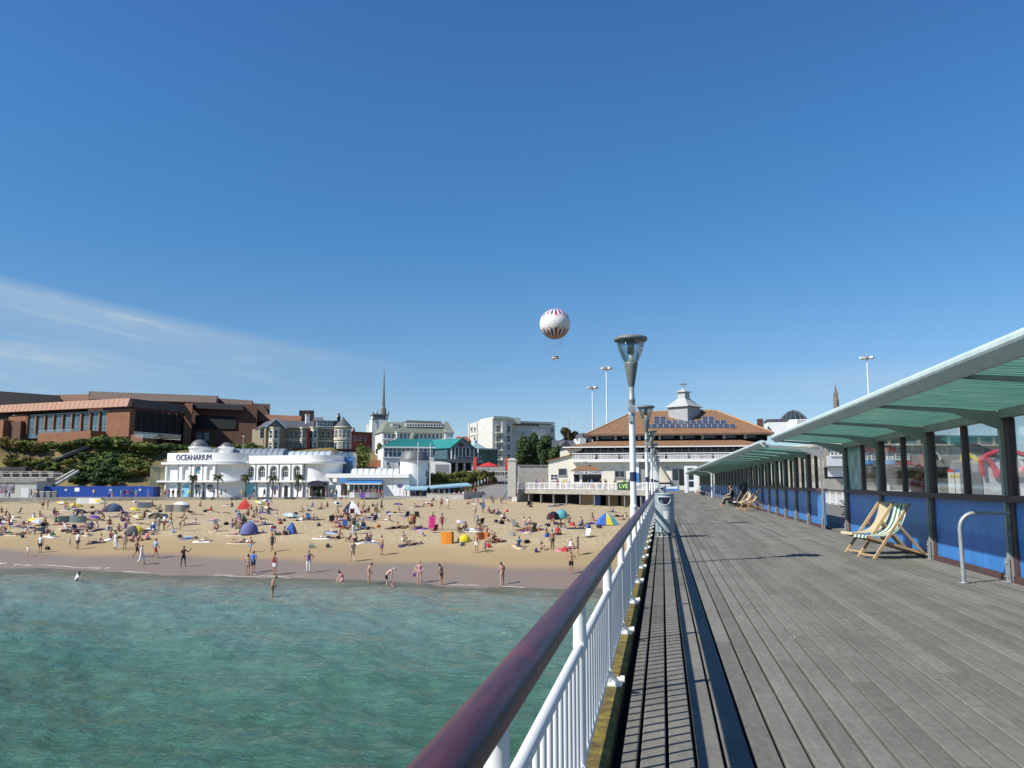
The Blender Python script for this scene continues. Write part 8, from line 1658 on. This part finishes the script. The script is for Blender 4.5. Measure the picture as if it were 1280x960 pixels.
# --- sunbathers: placed where the photo shows them
RL=random.Random(21); USED=set()
def place_words(px,py,k=0):
    c=sorted(LM,key=lambda l: ((l[0]-px)/1.0)**2+((l[1]-py)*1.8)**2)[k]
    dx,dy=px-c[0],py-c[1]; far=abs(dx)>26 or abs(dy)>16
    if abs(dx)>abs(dy)*1.3: w=('right of ' if dx>0 else 'left of ')
    else: w=('below ' if dy>0 else 'above ')
    return w+c[2]
POSEW={'sit_knees':'sitting with knees up','sit_back':'sitting leaning back','sit_cross':'sitting cross legged','kneel':'kneeling','supine':'lying face up','supine_knee':'lying with one knee raised','prone':'lying face down','prop':'lying propped on elbows','stand':'standing','hands_hip':'standing hands on hips','walk':'walking','look_down':'standing head bowed','arms_fold':'standing arms folded','chair':'sitting on a chair','wide':'standing legs apart'}
GW={'tee':'shirt','vest':'vest','bra':'bikini','shorts':'shorts','trunks':'trunks','swimsuit':'swimsuit','dress':'dress','longdress':'long dress','trousers':'trousers','longtop':'long sleeves'}
def dress_up(r):
    k=r.random(); c=lambda *a: r.choice(a)
    cols=['black','navy','white','black','brown','grey','claret','white','blue','red','olive','pink','purple','light blue','beige','green']
    if k<.30: a=c(*cols[:10]); return (('bra',a),('briefs',a)),a+' bikini'
    if k<.60: a=c(*cols); return ((c('shorts','trunks'),a),),a+' shorts'
    if k<.72: a=c(*cols); return (('swimsuit',a),),a+' swimsuit'
    if k<.9: a=c(*cols); b=c('black','navy','grey','white','beige'); return (('tee',a),('shorts',b)),a+' top'
    a=c(*cols); return (('dress',a),),a+' dress'
CROWD=MB(); CMATS=[]; CROWD_ON=False
def cmat(m):
    if m not in CMATS: CMATS.append(m)
    return CMATS.index(m)
def crowd_add(loc,rz,pose,clothes,skin,hair,hk,scale):
    b=body(pose); M4=Matrix.Translation(loc)@Matrix.Rotation(rz,4,'Z')@Matrix.Scale(scale,4)
    def put(me,mi):
        CROWD.add([M4@v.co for v in me.vertices],[tuple(p.vertices) for p in me.polygons],mi,True)
    put(b['me'],cmat(smat('skin',SKINS,skin))); put(b['hair'][hk],cmat(smat('hair',HAIRC,hair)))
    for g,c in clothes: put(garment(pose,g),cmat(smat('cloth',CL,c)))
def auto(px,py,pose,z=None,where=None,group=None,fd=None,scale=None,kit=None):
    if CROWD_ON:
        cl,cw=kit(RL); crowd_add(z,RL.uniform(0,6.28),pose,cl,RL.choice(['pale','tan','tan','pink','brown']),RL.choice(['dark','dark','brown','fair']),RL.choice(['short','long']),RL.uniform(.93,1.04)); return None,cw
    for tr in range(60):
        cl,cw=dress_up(RL) if kit is None else kit(RL); sk=RL.choice(['pale','tan','tan','pink','brown','tan','dark' if RL.random()<.3 else 'tan']); hc=RL.choice(['dark','dark','brown','fair','grey' if RL.random()<.4 else 'dark']); hk=RL.choice(['short','long'])
        w=where or place_words(px,py,0 if tr<25 else (1 if tr<45 else 2))
        lab='%s haired person %s in %s, %s'%({'dark':'dark','brown':'brown','fair':'fair','grey':'grey'}[hc],POSEW[pose],cw,w)
        short='person %s in %s, %s'%(POSEW[pose],cw,w)
        L_=short if len(lab.split())>16 else lab
        if L_ not in USED and short not in USED: break
    USED.add(L_); USED.add(short)
    p=on_beach(px,py) if z is None else z
    return person(p,RL.uniform(0,6.28) if fd is None else fd,pose,L_,cl,sk,hc,hk,(scale or RL.uniform(.93,1.04)),group),cw
GB='sunbathers on the beach'
BE='''10,645s 12,652l 12,668s 21,669l 35,668s 48,668s 62,668s 83,636s 88,638l 95,636s 45,650s 52,648s 28,659l 73,653s 80,656l 86,661l 95,649s 108,651s 105,648t 115,641l 133,638s 128,640l 118,661s 125,663s 133,651k 140,656s 138,664s 130,678s 125,679l 142,674s 150,673s 158,642l 168,646l 185,640s 180,656l 160,661s 152,664s 170,677s 178,676s 187,675s 112,669s 32,656l 68,671l 4,655s 5,641s 22,648l 38,661l 60,647l 70,644s 98,660l 104,668l 110,662s 146,647l 154,652s 163,655s 190,663l 195,668s 183,648s 176,634s 190,632s 60,657s
193,634s 200,637s 262,639l 280,642l 268,651l 241,656l 291,634s 275,664k 271,664s 297,657s 302,655s 308,651s 318,647s 328,650s 333,656l 297,669l 239,674l 257,677l 299,679l 310,679l 336,634s 341,638l 329,641s 349,651s 347,669s 357,669s 286,632l 300,648s 312,645s 322,641s 316,638s 324,653l 305,660s 292,660s 247,644l 230,648s 238,641s 252,633s
378,640s 386,639s 392,634s 387,649l 394,651s 397,650l 375,652l 404,673l 412,672l 417,666l 425,673s 440,677s 447,678s 458,678s 464,677s 467,679l 422,654s 436,653s 430,651l 450,646l 456,641s 462,640s 469,641s 424,642s 455,660s 459,661l 483,652l 493,661l 502,660l 509,646l 495,642l 500,641s 505,677s 511,682l 518,681l 526,661l 428,647s 434,646s 446,650s 452,651l 463,648l 470,648s 444,658s 450,662s 418,653s 426,659l 437,662s 402,636s 410,634s 448,634s 456,633s 466,634s 472,637t
530,633s 522,634l 585,630s 592,630s 597,629s 613,642s 617,643s 623,644s 595,641s 627,652l 631,651s 573,666s 590,664l 600,661s 604,664l 613,679s 618,678s 621,677l 648,684s 657,657s 664,656s 655,663l 662,665s 670,664l 676,687s 614,625s 624,626s 631,624s 637,624s 667,657l 660,664l 682,669s 697,669s 712,686s 706,687l 692,633l 700,632l 765,640s 771,646l 711,654s 719,661l 726,657s 735,656l 617,629s 627,630s 541,628s 535,630l 583,664s 609,668s 700,660s 693,656s 742,651s 780,650s'''
rr=random.Random(33); TW=[]
for tok in BE.split():
    a,b=tok[:-1].split(','); px,py,k=float(a),float(b),tok[-1]
    if k=='s': pose=rr.choice(['sit_knees','sit_back','sit_cross','sit_knees','sit_back'])
    elif k=='l': pose=rr.choice(['supine','prone','prop','supine_knee','prone'])
    elif k=='k': pose='kneel'
    else: pose='stand'
    fd=rr.uniform(0,6.28) if k!='l' else YAW+rr.choice([math.pi/2,-math.pi/2,math.pi/2])+rr.uniform(-.7,.7)
    o,cw=auto(px,py,pose,fd=fd,scale=(.62 if k=='t' else None))
    if k=='l' or rr.random()<.25: TW.append((px,py,o,cw))
def towel(o,px,py,cw):
    r=rr; col=r.choice(['white','grey','grey','pink','navy','beige','navy','brown','light blue','white','claret','black','beige','purple']); t=None
    L_='%s towel under the person in %s, %s'%(col,cw,place_words(px,py)); k=1
    while L_ in USED: k+=1; L_='%s towel under the person in %s, %s'%(r.choice(['white','grey','navy','beige','brown','black','claret','olive','light blue']),cw,place_words(px,py,k%3)); 
    USED.add(L_); col=L_.split(' towel')[0]
    mb=MB(); n=6; c,s=math.cos(o.rotation_euler.z),math.sin(o.rotation_euler.z); vs=[]; w,l=.36,.92
    for j in range(n+1):
        for x in (-w,0,w):
            y=-l+2*l*j/n; X,Y_=o.location.x+c*x-s*y,o.location.y+s*x+c*y; vs.append((X,Y_,float(beach_z(np.float64(X),np.float64(Y_)))+.045+.01*math.sin(j*1.7+x*5)))
    k=3; f=[(j*k+i,j*k+i+1,(j+1)*k+i+1,(j+1)*k+i) for j in range(n) for i in range(2)]; nv=len(vs); vs2=vs+[(x,y,z-.05) for x,y,z in vs]
    bd=[0,1,2]+[k*j+2 for j in range(1,n)]+[k*n+2,k*n+1,k*n]+[k*j for j in range(n-1,0,-1)]
    mb.add(vs2,f+[(bd[i],nv+bd[i],nv+bd[(i+1)%len(bd)],bd[(i+1)%len(bd)]) for i in range(len(bd))],0,True); solo('towel',mb,smat('cloth',CL,col),L_,'towel',o.location.copy())
    o.location.z+=.05
for px,py,o,cw in TW: towel(o,px,py,cw)
# bags beside them
def bag(px,py,col):
    p=on_beach(px,py); L_='%s beach bag on the sand, %s'%(col,place_words(px,py)); k=0
    while L_ in USED and k<12: k+=1; col=rr.choice(list(CL)); L_='%s beach bag on the sand, %s'%(col,place_words(px,py,k%3))
    if L_ in USED: return
    USED.add(L_); t=thing('beach_bag',L_,'bag',p,None,rr.uniform(0,3)); mb=MB(); mb.extr([(-.24,0),(.24,0),(.28,.18),(.20,.30),(-.20,.30),(-.28,.18)],-.12,.12,0,False); mb.build('bag_body',smat('cloth',CL,col),t,(0,0,0)); mb=MB(); mb.tube([(-.14,0,.29),(-.1,0,.44),(.1,0,.44),(.14,0,.29)],.015,5); mb.build('bag_handle',M_black,t,(0,0,0))
for tok in '65,687 412,684 44,652 258,640 392,685 515,636 486,642 634,640 645,658 611,684 578,682 670,690 735,660 620,653 505,661 160,645 118,643 33,672 88,665 196,656 285,656 352,655 371,643 461,662 474,645 540,633 602,631 684,671 705,689 715,657 600,664 748,660'.split():
    a,b=tok.split(','); bag(float(a),float(b),rr.choice(['black','navy','brown','red','grey','olive','black','white','blue']))
# low folding chairs and more bags tucked in among the groups
def low_chair(px,py,col):
    p=on_beach(px,py); L_='low %s folding beach chair, %s'%(col,place_words(px,py)); k=0
    while L_ in USED and k<14: k+=1; col=rr.choice(['black','navy','grey','white','blue','claret','green','beige']); L_='low %s folding beach chair, %s'%(col,place_words(px,py,k%3))
    if L_ in USED: return
    USED.add(L_); t=thing('beach_chair',L_,'beach chair',p,'folding beach chairs on the sand',rr.uniform(0,6.3)); O=(0,0,0); m=smat('cloth',CL,col)
    mb=MB(); mb.hexa([(-.26,-.22,.22),(.26,-.22,.22),(.26,.25,.17),(-.26,.25,.17),(-.26,-.22,.245),(.26,-.22,.245),(.26,.25,.195),(-.26,.25,.195)]); mb.build('seat',m,t,O)
    mb=MB(); mb.hexa([(-.26,.25,.19),(.26,.25,.19),(.26,.275,.19),(-.26,.275,.19),(-.26,.48,.82),(.26,.48,.82),(.26,.505,.82),(-.26,.505,.82)]); mb.build('backrest',m,t,O)
    for s in (-.28,.28): mb=MB(); mb.tube([(s,.52,.86),(s,.22,.12),(s,.12,0)],.014,5); mb.tube([(s,-.26,.0),(s,-.24,.40),(s,.38,.42)],.014,5); mb.build('frame',M_steel,t,O)
rz_=random.Random(77)
for (x0,x1,y0,y1,n) in ((0,120,636,668,16),(95,230,634,676,20),(268,345,636,668,16),(348,400,640,664,5),(408,476,632,662,17),(500,545,632,668,4),(585,668,628,680,9),(655,735,648,680,6)):
    for _ in range(n): px,py=rz_.uniform(x0,x1),rz_.uniform(y0,y1); (low_chair if rz_.random()<.45 else bag)(px,py,rz_.choice(['black','navy','grey','brown','blue','black','claret','white','olive']))
# --- people on the promenade, the cafe, the terrace and the road
def kit2(r):
    a=r.choice(list(CL)); b=r.choice(['black','navy','grey','white','beige','blue','olive']); k=r.random()
    if k<.6: return ((('tee',a),('shorts' if r.random()<.5 else 'trousers',b))),a+' shirt'
    if k<.8: return (('dress',a),),a+' dress'
    return (('longtop',a),('trousers',b)),a+' long sleeves'
def prom(lst,D,z,where,poses=('stand','walk','stand','hands_hip')):
    for px in lst:
        dd=D+RL.uniform(-.9,.9) if not callable(D) else D(px); c=XY(px,dd); zz=z if not callable(z) else z(px,dd)
        auto(px,600,RL.choice(poses),Vector((c.x,c.y,zz)),where(px),None,None,None,kit2)
def wp(px):
    for a,b,n in ((-50,57,'before the white hut'),(57,108,'before the left end of the hoarding'),(108,155,'before the middle of the hoarding'),(155,206,'before the right end of the hoarding'),(206,240,'below the aquarium lettering'),(240,300,'below the aquarium domes'),(300,350,'before the arched windows'),(350,412,'by the aquarium entrance awning'),(412,480,'before the low white wing'),(480,535,'by the white drum tower'),(535,640,'by the long blue awning')):
        if a<=px<b: return n
    return 'on the promenade'
prom([3,8,13,40,44,48,118,137,141,152,156,160,163,166,171,186,203,207,212,217],157.9,-1.5,wp); prom([223,229,237,246,250,255,268,277,282,303,307,318,331,344,352,384,390,396,402,408,415,421],161.4,-1.5,wp)
CROWD_ON=True
prom([430,436,441,446,451,456,460,465,470,474,478],160.9,-1.5,lambda p:'behind the cafe screen before the low wing',('stand','arms_fold','hands_hip','chair')); prom([508,513,518,525,530,541,549,556,562,568,574,582,588,592],160.2,-1.5,lambda p:'in the shade of the pale blue awnings',('stand','chair','walk','arms_fold'))
prom([594,598,602,606,610,614,618],lambda p:168+.4*(p-594),lambda p,d:np.interp(d,[157,194],[-1.42,3.6]),lambda p:'on the sloping grey road')
def zt_(px): return 0
def terr(px,back): u=ft_.u(px); return ft_.at(u,ZTER,-back)
for i in range(34):
    px=650+i*3.9+RL.uniform(-1.2,1.2)
    if 744<px<757 and False: continue
    if px>786: continue
    auto(px,600,RL.choice(['stand','stand','chair','walk','arms_fold']),terr(px,RL.uniform(1.0,4.2 if px<712 or px>756 else 2.5)),'behind the terrace railing '+('near the stone pillar' if px<685 else 'left of the kiosk' if px<712 else 'before the kiosk' if px<756 else 'right of the kiosk'),None,None,None,kit2)
# cafe screen and windbreak boards before the low wing
t=thing('cafe_screen','waist high row of grey, purple and white cafe screens before the low wing','screen',tuple(XY(456,160.2))+(-1.5,)); f_=Face(XY(437,160.1),XY(476,160.1))
for i,m in enumerate((C_('white'),M_grey,C_('purple'),mat('cloth lilac',(.35,.30,.42),.8,.1),M_grey,M_dsteel)): mb=MB(); f_.box(mb,f_.L*i/6+.03,f_.L*(i+1)/6-.03,-1.5,-.45,-.03,.03); mb.build('screen_panel',m,t)
# --- people on the pier
def seated(loc,rz,lab,cl,sk,hc,hk): return person(loc,rz,'chair',lab,cl,sk,hc,hk)
person((4.27,52.2,0),rad(85),'chair','person in black sitting on the bench with legs out, nearer of the pair',(('longtop','black'),('trousers','black')),'tan','dark','short')
person((4.45,54.7,0),rad(88),'chair','person in a pale top sitting behind the black dressed one',(('longtop','beige'),('trousers','beige')),'tan','dark','long')
t=thing('bench','low dark bench against the shelter wall under the seated pair','bench',(4.7,53.4,0))
mb=MB(); mb.box(4.10,4.88,51.4,55.6,.36,.41); mb.build('seat',M_brown,t)
for y in (51.7,53.5,55.3): mb=MB(); mb.box(4.25,4.8,y-.04,y+.04,0,.358); mb.build('leg',M_dsteel,t)
px_,py_=-.06,1.75; t=thing('pushchair','dark folded pushchair and bags beside the seated pair','pushchair',(4.6,50.7,0)); mb=MB(); mb.hexa([(x-.1,y+1.75,z) for x,y,z in ((4.4,48.8,.25),(5.1,48.7,.25),(5.15,49.3,.25),(4.4,49.3,.25),(4.7,48.8,1.35),(5.15,48.7,1.6),(5.15,49.2,1.6),(4.7,49.2,1.35))]); mb.build('hood',M_black,t)
for dy in (-.3,.25): mb=MB(); mb.tube([(4.45,50.75+dy-.02,.13),(4.45,50.75+dy+.02,.13)],.13,12); mb.build('wheel',M_dark,t)
mb=MB(); mb.tube([(4.35,50.5,.3),(4.8,50.5,1.2),(5.0,50.5,1.45)],.02,6); mb.build('frame',M_steel,t)
person((4.35,96.5,0),rad(100),'chair','person in a turquoise top sitting far along the pier by the white kiosk',(('tee','turquoise'),('shorts','white')),'tan','dark','short')
t=thing('bench','dark bench far along the pier by the white kiosk','bench',(4.75,96.5,0)); mb=MB(); mb.box(4.2,4.95,95.5,97.8,.36,.41); mb.build('seat',M_brown,t); mb=MB(); mb.box(4.3,4.85,96,96.1,0,.358); mb.build('leg',M_dsteel,t); mb=MB(); mb.box(4.3,4.85,97.2,97.3,0,.358); mb.build('leg',M_dsteel,t)
person((5.62,19.4,0),rad(-80),'arms_fold','man in a red shirt standing beyond the shelter window',(('tee','red'),('trousers','navy')),'tan','dark','short',1.08)
# things stacked in the gap between the shelters
t=thing('deck_chair_stack','stack of folded dark deck chairs behind the gap in the shelter','stack',(5.9,26.3,0))
rq=random.Random(3)
for i in range(9): mb=MB(); z=.10+i*.085; a=rq.uniform(-.25,.25); mb.beam((5.5,25.3+a,z),(6.0,27.2-a,z),.06,.05); mb.beam((6.1,25.3-a,z),(5.6,27.2+a,z+.045),.06,.04); mb.build('folded_frame',M_dark if i%3 else M_brown,t)
mb=MB(); mb.box(5.5,6.15,25.4,27.1,.87,.95); mb.build('cloth_cover',M_grey,t)
t=thing('white_screen_fence','white panelled fence beyond the gap between the shelters','fence',(7.0,28.4,0))
for i in range(3): mb=MB(); mb.box(6.6+i*.75,6.6+i*.75+.70,28.4,28.44,.55,1.25); mb.build('fence_panel',M_white,t)
for i in range(4): mb=MB(); mb.box(6.53+i*.75,6.6+i*.75,28.37,28.47,0,1.42); mb.build('fence_post',M_white,t)
# blue and white stall boxes at the land end of the deck
t=thing('stall_table','blue and white covered stall table at the land end of the deck','stall',(1.2,150,0)); mb=MB(); mb.box(.4,3.0,150,151,.0,.82); mb.build('blue_cover',M_bluep,t); mb=MB(); mb.box(.7,2.7,149.96,149.995,.35,.72); mb.build('white_sign',M_white,t); mb=MB(); mb.box(-.6,1.6,151.2,152.4,1.15,1.5); mb.build('black_canopy',M_black,t); mb=MB(); mb.box(.45,.55,151.7,151.8,0,1.149); mb.build('stand',M_steel,t)
# crowd beyond the shelter windows
for i in range(44):
    Yq=RL.uniform(88,145); px=RL.uniform(1064,1275)
    wv='beyond the shelter windows '+('under the red letters' if px<1125 else 'before the arched window' if px<1185 else 'near the arcade boxes' if px<1210 else 'near the yellow kiosk' if px<1235 else 'near the bouncy castle')
    auto(px,600,RL.choice(['stand','walk','stand','sit_knees']),Vector((X_(px,Yq),Yq,GR)),wv,None,None,None,kit2)
o=CROWD.build('crowd',CMATS); o['kind']='stuff'
# boarding steps by the stone abutment
pa=XY(631,146); t=thing('beach_steps','pale metal steps with a rail coming down beside the stone pillar','steps',(pa.x,pa.y,-1.6))
for i in range(7): mb=MB(); k=i/6; a=XY(627+8*k,146+1.5*k); z=-1.75+1.9*k; mb.box(a.x-.25,a.x+.25,a.y-.6,a.y+.6,z,z+.06); mb.build('step',M_steel,t)
for s in (-.6,.6): mb=MB(); a,b=XY(626,146),XY(636,147.8); mb.beam((a.x,a.y+s,-.9),(b.x,b.y+s,1.1),.06,.06); mb.beam((a.x,a.y+s,-1.8),(b.x,b.y+s,.2),.05,.14); mb.build('handrail',M_steel,t)
